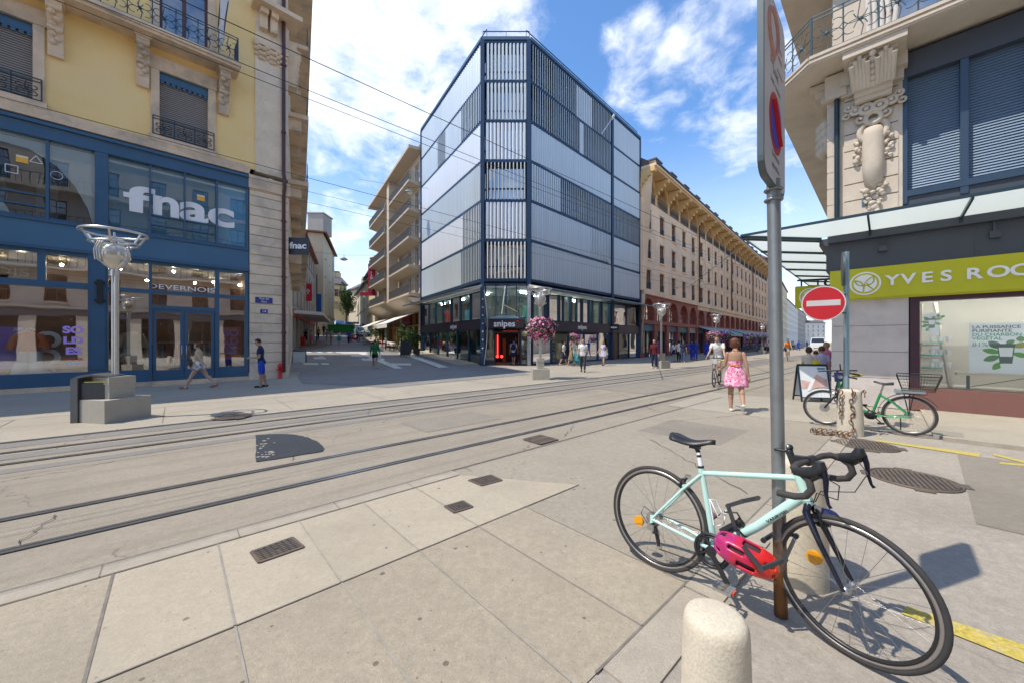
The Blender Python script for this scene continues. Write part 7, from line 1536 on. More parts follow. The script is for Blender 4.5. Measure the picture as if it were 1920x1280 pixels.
# helmet: open shell with vents, hanging on the near side
hm = thing('cycle_helmet', 'pink to red vented cycling helmet hanging on the mint bicycle', 'helmet'); MW = Matrix.Translation(bk.location) @ bk.rotation_euler.to_matrix().to_4x4() @ Matrix.Scale(K, 4)
hc = Vector((.555, -.115, .348)); ang = math.radians(-11); hx = Vector((math.cos(ang), 0, math.sin(ang))); hzv = Vector((-hx.z, 0, hx.x)); hm.location = MW @ hc
cols = [M('helmet %d' % i, c, .3, var=.03, coat=.4) for i, c in enumerate(((.34, .03, .17), (.42, .022, .13), (.50, .015, .06), (.58, .018, .018), (.64, .05, .012)))]
m_foam = M('helmet foam', (.05, .03, .035), .8)
def shell(name, scale, z0, vents, mats, par):
    nu, nv = 40, 22; b = mb(); vs = []
    for i in range(nu + 1):
        th = math.pi * i / nu; x = -math.cos(th)
        for j in range(nv + 1):
            ph = math.pi * j / nv; w = math.sin(th) ** .52
            rib = 1 + .035 * math.cos(ph * 6) * w
            y = .088 * w * math.cos(ph) * rib * scale; z = (.095 * w * math.sin(ph) * rib + .018 * math.sin(th * 1.3)) * scale
            xx = .152 * x * scale * (1 + .10 * math.sin(ph) * (1 if x > 0 else .3)); vs.append((xx, y, z))
    W2 = [MW @ (hc + hx * x + Vector((0, -1, 0)) * (z - .045) + hzv * y) for x, y, z in vs]
    for i in range(nu):
        for j in range(nv):
            th = (i + .5) / nu; pj = j % nv
            if vents:
                lane = (pj + .5) / nv * 4.0; l = lane % 1.0; seg = (th * 2.7 + .35 * (int(lane) % 2)) % 1.0
                if .26 < l < .70 and .28 < seg < .74 and .10 < th < .92: continue
            b.mat(mats[min(len(mats) - 1, int(th * len(mats) * .999))]); k = nv + 1; b.add([W2[i * k + j], W2[i * k + j + 1], W2[(i + 1) * k + j + 1], W2[(i + 1) * k + j]], [(0, 1, 2, 3)], True)
    o = b.build(name, par); bm = bmesh.new(); bm.from_mesh(o.data); bmesh.ops.remove_doubles(bm, verts=bm.verts, dist=.0004); bmesh.ops.recalc_face_normals(bm, faces=bm.faces); bm.to_mesh(o.data); bm.free()
    sm = o.modifiers.new('thickness', 'SOLIDIFY'); sm.thickness = .02 * K; sm.offset = -1; bv = o.modifiers.new('round', 'SUBSURF'); bv.levels = 1; bv.render_levels = 1; return o
shell('shell', 1.0, 0, True, cols, hm); shell('inner_foam', .80, 0, False, [m_foam], hm)
b = mb(m_blkp); P = lambda x, y, z: MW @ (hc + hx * x + Vector((0, -1, 0)) * z + hzv * y)
for s in (-1, 1): b.tube([P(.07, s * .08, -.04), P(.03, s * .05, .02 - .1), P(.0, s * .02, -.09)], .004, 5); b.tube([P(-.09, s * .07, -.04), P(-.03, s * .05, -.07), P(0, s * .02, -.09)], .004, 5)
b.build('strap', hm)
# folding lock round the pole
lk = thing('folding_lock', 'dark grey folding lock of jointed bars round the rusty pole foot', 'lock', MW @ Vector((.66, -.1, .38))); Q = lambda x, y, z: MW @ Vector((x, y, z)); m_lk = M('lock grey', (.085, .09, .10), .35, .6)
lst = [Q(.575, -.185, .43), Q(.665, -.20, .355), Q(.745, -.11, .405), Q(.752, .10, .47), Q(.66, .16, .45), Q(.62, .02, .42)]
for p, q in zip(lst, lst[1:]): b = mb(m_lk); b.bar(p, q, .012, .024); b.lathe([(.015, -.012), (.015, .012)], q, 12, Q(0, -1, 0) - Q(0, 0, 0)); b.build('lock_bar', lk)
l2 = [Q(.47, -.04, .505), Q(.455, -.05, .575), Q(.53, -.05, .625), Q(.6, -.03, .66)]
for p, q in zip([Q(.5, -.04, .44)] + l2[1:], l2[1:]): b = mb(m_lk); b.bar(p, q, .012, .022); b.lathe([(.013, -.01), (.013, .01)], q, 12, Q(0, -1, 0) - Q(0, 0, 0)); b.build('lock_bar', lk)
# ------------------------------------------------------------------ green city bicycle
m_grb = M('green paint', (.015, .30, .085), .25, var=.04, coat=.5)
gk = thing('city_bicycle', 'green step through electric bicycle with a wire basket over its rear wheel', 'bicycle', (6.93, 6.52, .02)); gk.rotation_euler = (math.radians(-3), 0, 2.32)
wheel(gk, (0, 0, .345), .345, 'rear_wheel', tw=.021, spokes=28, deep=.02, rimm=m_trk); wheel(gk, (1.13, 0, .345), .345, 'front_wheel', tw=.021, spokes=28, deep=.02, rimm=m_trk, disc=True)
B2, S2, H2, H3 = Vector((.46, 0, .31)), Vector((.35, 0, .70)), Vector((.84, 0, .91)), Vector((.92, 0, .60))
b = mb(m_grb); b.tube([B2, S2], .020, 12); b.tube([B2, Vector((.62, 0, .36)), Vector((.78, 0, .56)), H3.lerp(H2, .4)], [.034, .034, .03, .028], 12); b.tube([H2, H3], .024, 14)
for s in (-1, 1): b.tube([S2 + Vector((0, s * .02, -.04)), Vector((.2, s * .045, .56)), Vector((0, s * .07, .36))], [.014, .013, .011], 8); b.tube([B2 + Vector((-.02, s * .03, 0)), Vector((.25, s * .05, .29)), Vector((0, s * .07, .33))], .013, 8)
b.build('frame', gk, local=True)
b = mb(m_blkp); b.ball(B2 + Vector((.02, 0, -.02)), .085, 8, (1.1, .75, 1)); b.mat(m_alus); b.tube([B2 + Vector((-.06, -.05, .03)), B2 + Vector((-.16, -.05, .03))], .02, 8); b.build('motor', gk, local=True)
b = mb(m_blkp); b.bar(B2 + Vector((0, -.08, 0)), B2 + Vector((.12, -.09, .13)), .02, .014); b.bar(B2 + Vector((0, .08, 0)), B2 + Vector((-.12, .09, -.13)), .02, .014); b.box(B2 + Vector((.12, -.13, .13)), (.09, .08, .02)); b.box(B2 + Vector((-.12, .13, -.13)), (.09, .08, .02)); b.build('crankset', gk, local=True)
b = mb(m_alus); b.tube([S2, Vector((.31, 0, .86))], .014, 10); b.build('seat_post', gk, local=True); saddle(gk, .18, .44, .88, .90, .09)
b = mb(m_blkp)
for s in (-1, 1): b.tube([H3 + Vector((0, s * .05, 0)), Vector((1.0, s * .055, .55)), Vector((1.13, s * .06, .345))], [.018, .018, .014], 10)
b.tube([H3, H3 + Vector((.01, 0, -.05))], .03, 10); b.build('fork', gk, local=True)
for x, n_ in ((0, 'rear_mudguard'), (1.13, 'front_mudguard')):
    b = mb(m_blkp); a0, a1 = ((-15, 150) if x == 0 else (-5, 130)); pts = [Vector((x - .382 * math.cos(math.radians(180 - (a0 + (a1 - a0) * i / 18))) * -1 * (1 if x == 0 else -1) * -1, 0, .345 + .382 * math.sin(math.radians(a0 + (a1 - a0) * i / 18)))) for i in range(19)]
    for p, q in zip(pts, pts[1:]): b.bar(p, q, .055, .006)
    b.build(n_, gk, local=True)
b = mb(m_blkp); b.tube([H2, H2 + Vector((-.02, 0, .08)), H2 + Vector((.02, 0, .12))], .018, 10)
b.tube([H2 + Vector((-.2, -.3, .07)), H2 + Vector((-.05, -.24, .10)), H2 + Vector((.02, -.1, .12)), H2 + Vector((.02, .1, .12)), H2 + Vector((-.05, .24, .10)), H2 + Vector((-.2, .3, .07))], .013, 8)
for s in (-1, 1): b.tube([H2 + Vector((-.2, s * .3, .07)), H2 + Vector((-.09, s * .26, .09))], .018, 8); b.tube([H2 + Vector((-.02, s * .18, .12)), H2 + Vector((.06, s * .1, .1)), H3 + Vector((.06, 0, .1))], .004, 5)
b.mat(M('red bell', (.65, .02, .03), .3)); b.ball(H2 + Vector((-.03, -.13, .13)), .045, 8); b.mat(m_alus); b.box(H2 + Vector((.06, 0, .05)), (.06, .06, .05)); b.build('handlebar', gk, local=True)
b = mb(m_wh); b.lathe([(.03, 0), (.035, .04)], H3 + Vector((.06, 0, .03)), 12, (1, 0, 0)); b.build('front_light', gk, local=True)
b = mb(m_grb); b.box(H2 + Vector((.07, 0, -.12)), (.03, .1, .16)); b.build('head_panel', gk, local=True)
b = mb(m_blkp)
for s in (-1, 1): b.bar((-.2, s * .06, .735), (.16, s * .06, .725), .012, .012); b.tube([(0, s * .075, .36), (-.06, s * .07, .73)], .006, 6); b.tube([(0, s * .075, .36), (.06, s * .07, .73)], .006, 6)
b.build('rack', gk, local=True)
b = mb(M('battery case', (.30, .36, .38), .4, .2)); b.box((-.01, 0, .765), (.38, .10, .05)); b.mat(m_sred); b.box((-.215, 0, .75), (.02, .06, .03)); b.build('battery', gk, local=True)
b = mb(M('black basket wire', (.05, .05, .052), .4, .4)); T0, T1 = .15, -.38; lo0, lo1 = .08, -.30; zt_, zb_ = 1.06, .80
rect = lambda x0, x1, w, z: [Vector((x0, -w, z)), Vector((x1, -w, z)), Vector((x1, w, z)), Vector((x0, w, z))]
def lerpr(t): return rect(lo0 + (T0 - lo0) * t, lo1 + (T1 - lo1) * t, .15 + .05 * t, zb_ + (zt_ - zb_) * t)
for t_, r in ((0, .004), (.2, .002), (.4, .002), (.6, .002), (.8, .003), (1, .007)): b.tube(lerpr(t_), r, 5, closed=True)
A_, C_ = lerpr(0), lerpr(1)
for e in range(4):
    for i in range(14): u = i / 14; b.tube([A_[e].lerp(A_[(e + 1) % 4], u), C_[e].lerp(C_[(e + 1) % 4], u)], .0022, 4)
for i in range(14): u = i / 13; b.tube([A_[0].lerp(A_[1], u), A_[3].lerp(A_[2], u)], .002, 4)
for i in range(6): u = i / 5; b.tube([A_[0].lerp(A_[3], u), A_[1].lerp(A_[2], u)], .002, 4)
b.build('basket', gk, local=True)
b = mb(m_blkp); b.tube([(.1, -.06, .3), (.1, -.16, .02)], .008, 6); b.build('kickstand', gk, local=True); b = mb(m_alus); b.lathe([(.06, -.05), (.06, -.046)], (0, 0, .345), 18, (0, 1, 0)); b.build('cassette', gk, local=True)
# dark bicycle half hidden behind the bollard
dk = thing('dark_bicycle', 'dark blue bicycle seen end on behind the chained bollard', 'bicycle', (7.15, 8.15, .02)); dk.rotation_euler = (math.radians(4), 0, math.atan2(-.78, -.62))
wheel(dk, (0, 0, .34), .34, 'rear_wheel', tw=.02); wheel(dk, (1.02, 0, .34), .34, 'front_wheel', tw=.02)
m_nv = M('navy paint', (.012, .025, .10), .3, coat=.4); b = mb(m_nv); bb2 = Vector((.43, 0, .3)); st = Vector((.3, 0, .75)); h1 = Vector((.8, 0, .88)); h0 = Vector((.85, 0, .66))
for p, q, r in ((bb2, st, .018), (st, h1 - Vector((0, 0, .05)), .016), (bb2, h0, .022), (h1, h0, .022)): b.tube([p, q], r, 10)
for s in (-1, 1): b.tube([bb2, Vector((0, s * .06, .34))], .011, 8); b.tube([st, Vector((0, s * .06, .34))], .009, 8); b.tube([h0, Vector((1.02, s * .055, .34))], .013, 8)
b.build('frame', dk, local=True); saddle(dk, .17, .43, .90, .92)
b = mb(m_blkp); b.tube([st, Vector((.27, 0, .88))], .014, 8); b.build('seat_post', dk, local=True)
b = mb(m_blkp); b.tube([h1, h1 + Vector((.0, 0, .16))], .018, 8); b.tube([h1 + Vector((-.04, -.3, .16)), h1 + Vector((0, 0, .17)), h1 + Vector((-.04, .3, .16))], .015, 8); b.tube([h1 + Vector((0, .05, .16)), h1 + Vector((0, .05, .3))], .012, 6); b.mat(m_nv); b.box(h1 + Vector((.1, .02, .05)), (.14, .16, .18)); b.mat(m_yell); b.ball(h1 + Vector((.12, .28, .08)), .06, 6, (.6, 1.5, .6)); b.build('handlebar', dk, local=True)
# ------------------------------------------------------------------ people
SKIN = [M('skin light', (.52, .33, .24), .55, var=.05, spec=.3), M('skin tan', (.42, .25, .165), .55, var=.05, spec=.3), M('skin brown', (.22, .12, .075), .55, var=.05, spec=.3)]
HAIR = {'brown': M('hair brown', (.06, .032, .018), .6, var=.2, vs=30), 'black': M('hair black', (.012, .01, .01), .5, var=.2, vs=30), 'blond': M('hair blond', (.36, .24, .11), .6, var=.2, vs=30), 'auburn': M('hair auburn', (.14, .05, .025), .6, var=.2, vs=30), 'grey': M('hair grey', (.3, .29, .28), .6, var=.2, vs=30)}
def cloth(name, col, var=.12): return M('cloth ' + name, col, .88, var=var, vs=8, bump=.2, bs=40)
def rotx(a): return Matrix.Rotation(a, 3, 'X')
def body_mesh(H, pose, voxel, female, hand_detail):
    """one continuous figure: tapered limbs over a posed skeleton, fused by a voxel remesh; returns mesh + bone list"""
    b = MB(); bones = []
    sw = (.103 if female else .116) * H; hw = .054 * H; lean = rotx(-math.radians(pose.get('lean', 2)))
    pel = Vector((0, 0, .515 * H + pose.get('dz', 0) )) ; V = lambda x, y, z: Vector((x, y, z)) * H
    tw = math.radians(pose.get('twist', 0)); T = Matrix.Rotation(tw, 3, 'Z')
    def up(x, y, z): return pel + lean @ (T @ (V(x, y, z)))
    def cap(name, p, q, r0, r1, pts=None):
        d = (q - p).normalized(); n = 12; path = []; rs = []
        for k in range(4): a = math.pi / 2 * k / 4; path.append(p - d * r0 * math.cos(a)); rs.append(max(.0015, r0 * math.sin(a)))
        path += [p, p.lerp(q, .35), p.lerp(q, .7), q]; rs += [r0, r0 * .72 + r1 * .28 + (r0 * .06), r0 * .36 + r1 * .64 + r0 * .02, r1]
        for k in range(3, -1, -1): a = math.pi / 2 * k / 4; path.append(q + d * r1 * math.cos(a)); rs.append(max(.0015, r1 * math.sin(a)))
        b.tube(path, rs, n); bones.append((name, p.copy(), q.copy(), (r0 + r1) / 2))
    # torso as elliptical loft
    rings = [(-.045, .060, .052, 0), (-.015, .083, .064, -.006), (.02, .086, .066, -.006), (.06, .074, .054, .0), (.10, .068, .049, .004), (.15, .078, .055, .006), (.20, .088, .060, .004), (.25, .090, .056, -.002), (.285, .080, .045, -.008), (.305, .045, .036, -.008), (.33, .030, .030, -.002)]
    if not female: rings = [(z, w * (1.0 if z < .05 else 1.1), d * 1.04, y) for z, w, d, y in rings]
    R_ = []
    for z, w, d, y in rings: R_.append([up(w * math.cos(a), y + d * math.sin(a) * (1.12 if (female and .15 <= z <= .21 and math.sin(a) > 0) else 1), z) for a in [2 * math.pi * k / 18 for k in range(18)]])
    loft(b, R_); bones.append(('torso', up(0, 0, .05), up(0, 0, .27), .08 * H)); bones.append(('pelvis', up(0, 0, -.02), up(0, 0, .04), .08 * H))
    cap('neck', up(0, -.004, .29), up(0, .010, .355), .030 * H, .028 * H)
    ht = math.radians(pose.get('head', 0)); nod = math.radians(pose.get('nod', 0)); hb = up(0, .012, .352); HM = lean @ T @ Matrix.Rotation(ht, 3, 'Z') @ rotx(-nod)
    hp = lambda x, y, z: hb + HM @ V(x, y, z)
    hd = [(-.004, .020, .026, .010), (.010, .031, .040, .010), (.028, .037, .050, .006), (.050, .042, .055, .002), (.075, .045, .057, -.001), (.098, .043, .054, -.003), (.116, .034, .043, -.004), (.128, .018, .024, -.004), (.132, .004, .005, -.004)]
    loft(b, [[hp(w * math.cos(a), y + d * math.sin(a), z) for a in [2 * math.pi * k / 16 for k in range(16)]] for z, w, d, y in hd]); bones.append(('head', hp(0, 0, .03), hp(0, 0, .10), .045 * H))
    b.tube([hp(0, .052, .075), hp(0, .064, .050), hp(0, .055, .044)], [.004 * H, .009 * H, .005 * H], 8); b.tube([hp(-.013, .050, .026), hp(0, .056, .026), hp(.013, .050, .026)], .0045 * H, 6)
    for s in (-1, 1): b.tube([hp(s * .043, -.006, .072), hp(s * .050, -.012, .064), hp(s * .045, -.006, .046)], [.005 * H, .008 * H, .004 * H], 6)
    for s, nm in ((-1, 'L'), (1, 'R')):
        a = pose['arm' + nm]; sh = up(s * sw / H * .93, -.004, .272); ab = math.radians(a[2] if len(a) > 2 else 8)
        d1 = lean @ T @ (Matrix.Rotation(-s * ab, 3, 'Y') @ (rotx(math.radians(a[0])) @ Vector((0, 0, -1)))); el = sh + d1 * .172 * H
        yaw = Matrix.Rotation(-s * math.radians(a[3] if len(a) > 3 else -10) * -1, 3, 'Z'); d2 = lean @ T @ (yaw @ (Matrix.Rotation(-s * ab * .6, 3, 'Y') @ (rotx(math.radians(a[0] + a[1])) @ Vector((0, 0, -1))))); wr = el + d2 * .148 * H
        cap('uarm' + nm, sh, el, (.027 if female else .032) * H, .020 * H); cap('farm' + nm, el, wr, .021 * H, .0135 * H)
        side = d2.cross(lean @ T @ Vector((0, 1, 0))); side = side.normalized() if side.length > .1 else d2.cross(Vector((1, 0, 0))).normalized(); fl = side.cross(d2).normalized()
        pm = wr + d2 * .05 * H; cap('hand' + nm, wr + d2 * .012 * H, pm, .015 * H, .017 * H)
        if hand_detail:
            fw = fl if abs(fl.y) > abs(side.y) else side; cu = side if fw is fl else fl; cu = cu * (-s if cu.x * s > 0 else s) * 1.0
            for k, (L_, o) in enumerate(((.042, -.0145), (.048, -.005), (.046, .0045), (.036, .0135))):
                k0 = pm + fw * o * H - d2 * .004 * H; k1 = k0 + d2 * L_ * .5 * H + cu * .004 * H; k2 = k1 + (d2 * .75 + cu * .65).normalized() * L_ * .5 * H; b.tube([k0 - d2 * .01 * H, k0, k1, k2], [.0052 * H, .0052 * H, .0047 * H, .0036 * H], 8); bones.append(('hand' + nm, k0, k2, .005 * H))
            t0 = wr + d2 * .018 * H - fw * .012 * H; t1 = t0 + (d2 * .7 - fw * .7).normalized() * .022 * H; b.tube([t0, t1, t1 + (d2 + cu * .4).normalized() * .02 * H], [.007 * H, .006 * H, .004 * H], 8); bones.append(('hand' + nm, t0, t1, .006 * H))
        else: b.tube([pm, pm + d2 * .045 * H], [.014 * H, .008 * H], 8); bones.append(('hand' + nm, pm, pm + d2 * .045 * H, .01 * H)); b.tube([wr + d2 * .02 * H, wr + d2 * .05 * H + Vector((0, .014 * H, 0))], [.007 * H, .005 * H], 6)
        l = pose['leg' + nm]; hip = pel + T @ V(s * .05, 0, -.01); la = math.radians(l[2] if len(l) > 2 else 2)
        e1 = T @ (Matrix.Rotation(-s * la, 3, 'Y') @ (rotx(math.radians(l[0])) @ Vector((0, 0, -1)))); kn = hip + e1 * .236 * H; e2 = T @ (rotx(math.radians(l[0] - l[1])) @ Vector((0, 0, -1))); an = kn + e2 * .232 * H
        cap('thigh' + nm, hip, kn, (.054 if female else .052) * H, .034 * H); cap('shin' + nm, kn, an, .035 * H, .020 * H); b.ball(kn.lerp(an, .28) - (T @ Vector((0, .012 * H, 0))), .034 * H, 6, (.9, .9, 1.6))
        ft = math.radians(l[3] if len(l) > 3 else 0); fd = T @ (rotx(ft) @ Vector((0, 1, 0))); hl = an + fd * -.02 * H + Vector((0, 0, -.022 * H)); toe = hl + fd * .115 * H + Vector((0, 0, -.004 * H)); cap('foot' + nm, hl, toe, .021 * H, .017 * H); bones.append(('foot' + nm, an - Vector((0, 0, .005 * H)), hl, .02 * H))
    o = b.build('tmp'); md = o.modifiers.new('r', 'REMESH'); md.mode = 'VOXEL'; md.voxel_size = voxel; md.adaptivity = 0; sm = o.modifiers.new('s', 'SMOOTH'); sm.factor = .5; sm.iterations = 3 if voxel > .01 else 5
    bpy.context.view_layer.update(); me = bpy.data.meshes.new_from_object(o.evaluated_get(bpy.context.evaluated_depsgraph_get())); bpy.data.objects.remove(o); me.materials.clear()
    return me, bones, hp, up, pel
def person(label, loc, face, H, pose, outfit, skin=0, hair='brown', hairstyle='short', female=True, voxel=.016, near=False, group=None):
    me, bones, hp, up, pel = body_mesh(H, pose, voxel, female, near); n = len(me.vertices); co = np.empty(n * 3); me.vertices.foreach_get('co', co); co = co.reshape(-1, 3)
    zmin = co[:, 2].min(); nr = np.empty(n * 3); me.vertices.foreach_get('normal', nr); nr = nr.reshape(-1, 3); me.materials.append(SKIN[skin]); me.polygons.foreach_set('use_smooth', [True] * len(me.polygons))
    D = np.empty((len(bones), n)); Tt = np.empty((len(bones), n))
    for i, (nm, p, q, r) in enumerate(bones):
        p = np.array(p); d = np.array(q) - p; t = np.clip(((co - p) @ d) / (d @ d), -.35, 1.35); tc_ = np.clip(t, 0, 1); D[i] = np.linalg.norm(co - p - tc_[:, None] * d, axis=1) - r; Tt[i] = t
    bi = D.argmin(0); names = [x[0] for x in bones]; tv = Tt[bi, np.arange(n)]
    fcs = [list(p.vertices) for p in me.polygons]
    o = bpy.data.objects.new('person', me); SC.collection.objects.link(o); dz = Vector((0, 0, -zmin))
    me.transform(Matrix.Translation(dz)); o.location = loc; o.rotation_euler = (0, 0, math.atan2(face[1], face[0]) - math.pi / 2); tag(o, label, 'person', group)
    def child(name, mat, vs, fs, smooth=True):
        m = bpy.data.meshes.new(name); m.from_pydata([tuple(v) for v in vs], [], fs); m.materials.append(mat); m.polygons.foreach_set('use_smooth', [smooth] * len(m.polygons)); m.update(); c = bpy.data.objects.new(name, m); SC.collection.objects.link(c); c.parent = o; return c
    co2 = co + np.array([0, 0, -zmin])
    def cover(name, mat, sel, off, wob=.0):
        keep = [f for f in fcs if all(sel[v] for v in f)]; idx = sorted({v for f in keep for v in f}); mp = {v: i for i, v in enumerate(idx)}
        if not keep: return
        vs = co2[idx] + nr[idx] * (off + wob * (np.sin(co2[idx, 2] * 38 + co2[idx, 0] * 27) + np.sin(co2[idx, 1] * 43 - co2[idx, 2] * 21))[:, None] * .5); return child(name, mat, vs, [[mp[v] for v in f] for f in keep])
    nmv = np.array(names, dtype=object)[bi]
    for item in outfit:
        kind, mat = item[0], item[1]; arg = item[2] if len(item) > 2 else None
        sel = np.zeros(n, bool); z = co2[:, 2] / H
        if kind in ('shirt', 'longshirt', 'vest'):
            sl = {'shirt': .62, 'longshirt': 9, 'vest': -.05}[kind]
            sel = ((nmv == 'torso') | (nmv == 'pelvis') & (z > pel.z / H - zmin / H - .035)) | np.isin(nmv, ['uarmL', 'uarmR']) & (tv < sl)
            if kind == 'longshirt': sel |= np.isin(nmv, ['farmL', 'farmR']) & (tv < .95)
            if arg == 'lowback': sel &= ~((z > .72 - .02) & (co2[:, 1] < 0)) & ~(z > .765)
            cover('top', mat, sel, .011, .005)
        elif kind in ('trousers', 'shorts'):
            k = 2 if kind == 'trousers' else (arg or .75)
            sel = (nmv == 'pelvis') | np.isin(nmv, ['thighL', 'thighR']) & (tv < k)
            if kind == 'trousers': sel |= np.isin(nmv, ['shinL', 'shinR']) & (tv < .93)
            cover(kind, mat, sel, .010, .006)
        elif kind == 'shoes': cover('shoes', mat, np.isin(nmv, ['footL', 'footR']) & (z < .045 + .03 * 0 + .30), .008)
        elif kind in ('skirt', 'dress'):
            hem = arg or .36; w0 = (pel.z - zmin) / H + (.075 if kind == 'skirt' else .10); rings = []; nn = 40; leg = np.isin(nmv, ['thighL', 'thighR', 'shinL', 'shinR', 'pelvis', 'torso'])
            for i in range(9):
                t = i / 8; zz = w0 + (hem - w0) * t; m_ = leg & (np.abs(z - zz) < .012)
                if m_.sum() < 4: m_ = leg & (np.abs(z - zz) < .03)
                p = co2[m_]; cx, cy = (p[:, 0].max() + p[:, 0].min()) / 2, (p[:, 1].max() + p[:, 1].min()) / 2; rx = (p[:, 0].max() - p[:, 0].min()) / 2 * (1.08 + .10 * t) + .010 + .05 * t ** 1.2 * H * .5; ry = (p[:, 1].max() - p[:, 1].min()) / 2 * (1.04) + .012 + .035 * t * H * .5
                rings.append([(cx + rx * (1 + .07 * t * math.sin(9 * a + 1)) * math.cos(a), cy + ry * (1 + .09 * t * math.sin(7 * a)) * math.sin(a), zz * H + .012 * t * math.sin(5 * a)) for a in [2 * math.pi * k / nn for k in range(nn)]])
            inner = [[(x * .985 + 0, y * .985, z_) for x, y, z_ in r] for r in rings[::-1]]; allr = rings + inner
            child('skirt', mat, [v for r in allr for v in r], [[i * nn + j, i * nn + (j + 1) % nn, (i + 1) * nn + (j + 1) % nn, (i + 1) * nn + j] for i in range(len(allr) - 1) for j in range(nn)])
    hv = (nmv == 'head') | (nmv == 'neck'); hb0 = np.array(hp(0, 0, 0)) - np.array([0, 0, zmin]); fx = np.array(hp(0, 1, 0)) - np.array(hp(0, 0, 0)); fx /= np.linalg.norm(fx); uz = np.array(hp(0, 0, 1)) - np.array(hp(0, 0, 0)); uz /= np.linalg.norm(uz)
    hy = (co2 - hb0) @ fx / H; hz_ = (co2 - hb0) @ uz / H
    if hairstyle != 'bald':
        sel = hv & (hz_ > .045) & ((hz_ > .098 + np.clip(hy, 0, 1) * .12) | (hy < -.002) | ((hy < .016) & (hz_ > .06)))
        if hairstyle in ('long', 'bob', 'bun'): sel = hv & (hz_ > (.0 if hairstyle != 'bun' else .03)) & ((hz_ > .098 + np.clip(hy, 0, 1) * .12) | (hy < .010))
        cover('hair', HAIR[hair], sel, .012 if hairstyle == 'short' else .016)
        up0 = lambda x, y, z_: tuple(hp(x, y, z_) + dz)
        if hairstyle == 'long':
            q = MB(); q.tube([Vector(up0(0, -.045, .09)), Vector(up0(0, -.062, .03)), Vector(up0(0, -.068, -.04)), Vector(up0(0, -.066, -.12))], [.04 * H, .048 * H, .044 * H, .022 * H], 12); child('hair_length', HAIR[hair], q.v, q.f)
        if hairstyle == 'bun': q = MB(); q.ball(Vector(up0(0, -.06, .105)), .03 * H, 8); child('hair_bun', HAIR[hair], q.v, q.f)
    if H and (near or voxel <= .0165):
        q = MB()
        for s in (-1, 1): q.ball(hp(s * .0165, .0505, .066) + dz, .0062 * H, 6)
        child('eyes', m_dark, q.v, q.f); q = MB(); q.tube([hp(-.014, .0565, .026) + dz, hp(0, .062, .027) + dz, hp(.014, .0565, .026) + dz], .0022 * H, 5); child('mouth', M('lips', (.38, .12, .10), .5, var=0), q.v, q.f)
    return o
def walk(a=22, arm=22, **k): return dict(legL=(a, 6, 2, 4), legR=(-a * .9, 16, 2, -22), armL=(-arm, 12, 9), armR=(arm, 16, 9), **k)
def stand(**k): return dict(legL=(3, 3, 3), legR=(-3, 2, 3), armL=(2, 10, 8), armR=(2, 12, 8), **k)
c_wh = cloth('white', (.68, .67, .64)); c_bk = cloth('black', (.018, .018, .02)); c_nv = cloth('navy', (.015, .022, .075)); c_bl = cloth('royal blue', (.02, .06, .42)); c_gr = cloth('green', (.015, .16, .045)); c_tan = cloth('tan', (.42, .32, .2)); c_gy = cloth('grey', (.22, .22, .23)); c_den = cloth('denim', (.06, .10, .19)); c_lil = cloth('lavender', (.52, .50, .66)); c_pink = cloth('pink', (.62, .18, .34)); c_teal = cloth('teal', (.02, .28, .33)); c_red = cloth('red', (.45, .02, .03)); c_crm = cloth('cream', (.62, .54, .44)); c_kh = cloth('khaki', (.28, .22, .12)); c_or = cloth('orange', (.70, .22, .04)); c_yel = cloth('yellow', (.70, .50, .03))
def floral(name, base, c1, c2, scale):
    m = M(name, base, .85, var=0); nt = m.node_tree; N = nt.nodes; L = nt.links; b = N["Principled BSDF"]; tc = N.new("ShaderNodeTexCoord"); nz = N.new("ShaderNodeTexNoise"); nz.inputs['Scale'].default_value = scale * .7; L.new(tc.outputs['Object'], nz.inputs[0])
    ad = N.new("ShaderNodeVectorMath"); ad.operation = 'MULTIPLY_ADD'; L.new(nz.outputs['Color'], ad.inputs[0]); ad.inputs[1].default_value = (.12, .12, .12); L.new(tc.outputs['Object'], ad.inputs[2])
    vo = N.new("ShaderNodeTexVoronoi"); vo.inputs['Scale'].default_value = scale; L.new(ad.outputs[0], vo.inputs[0]); cr = N.new("ShaderNodeValToRGB"); cr.color_ramp.interpolation = 'CONSTANT'; e = cr.color_ramp.elements; e[0].color = tuple(c2) + (1,); e[1].position = .28; e[1].color = tuple(base) + (1,); x = e.new(.40); x.color = tuple(c1) + (1,); x = e.new(.56); x.color = tuple(base) + (1,)
    L.new(vo.outputs['Distance'], cr.inputs[0]); L.new(cr.outputs[0], b.inputs['Base Color']); return m
c_fl = floral('pink floral cloth', (.74, .48, .56), (.66, .03, .20), (.70, .10, .30), 15); c_bw = floral('black white print', (.70, .68, .66), (.03, .03, .05), (.05, .05, .07), 11)
def gp(x, y, z=0.0): return G(x, y, z)
def rel(v): return (v.x, v.y)
# the woman in the pink dress
p = gp(1379, 770); person('woman seen from behind in a pink floral dress and white trainers, crossing towards the shops', p, (.42, .9), 1.72, dict(legL=(-4, 3, 2, 0), legR=(-24, 22, 3, -30), armL=(14, 62, 10), armR=(-6, 14, 12), lean=4, head=-38, nod=-4), [('vest', c_fl, 'lowback'), ('dress', c_fl, .345), ('shoes', c_wh)], 1, 'auburn', 'bob', True, .0065, True)
fl_ = bpy.data.objects['person']
b = mb(c_or)
for s in (-1, 1): b.tube([(s * .07, .085, 1.29), (s * .06, .05, 1.405), (s * .055, -.01, 1.43), (s * .02, -.06, 1.45)], .008, 6)
b.tube([(-.13, -.055, 1.08), (0, -.115, 1.10), (.13, -.055, 1.08)], .012, 6); b.build('dress_strap', fl_, local=True)
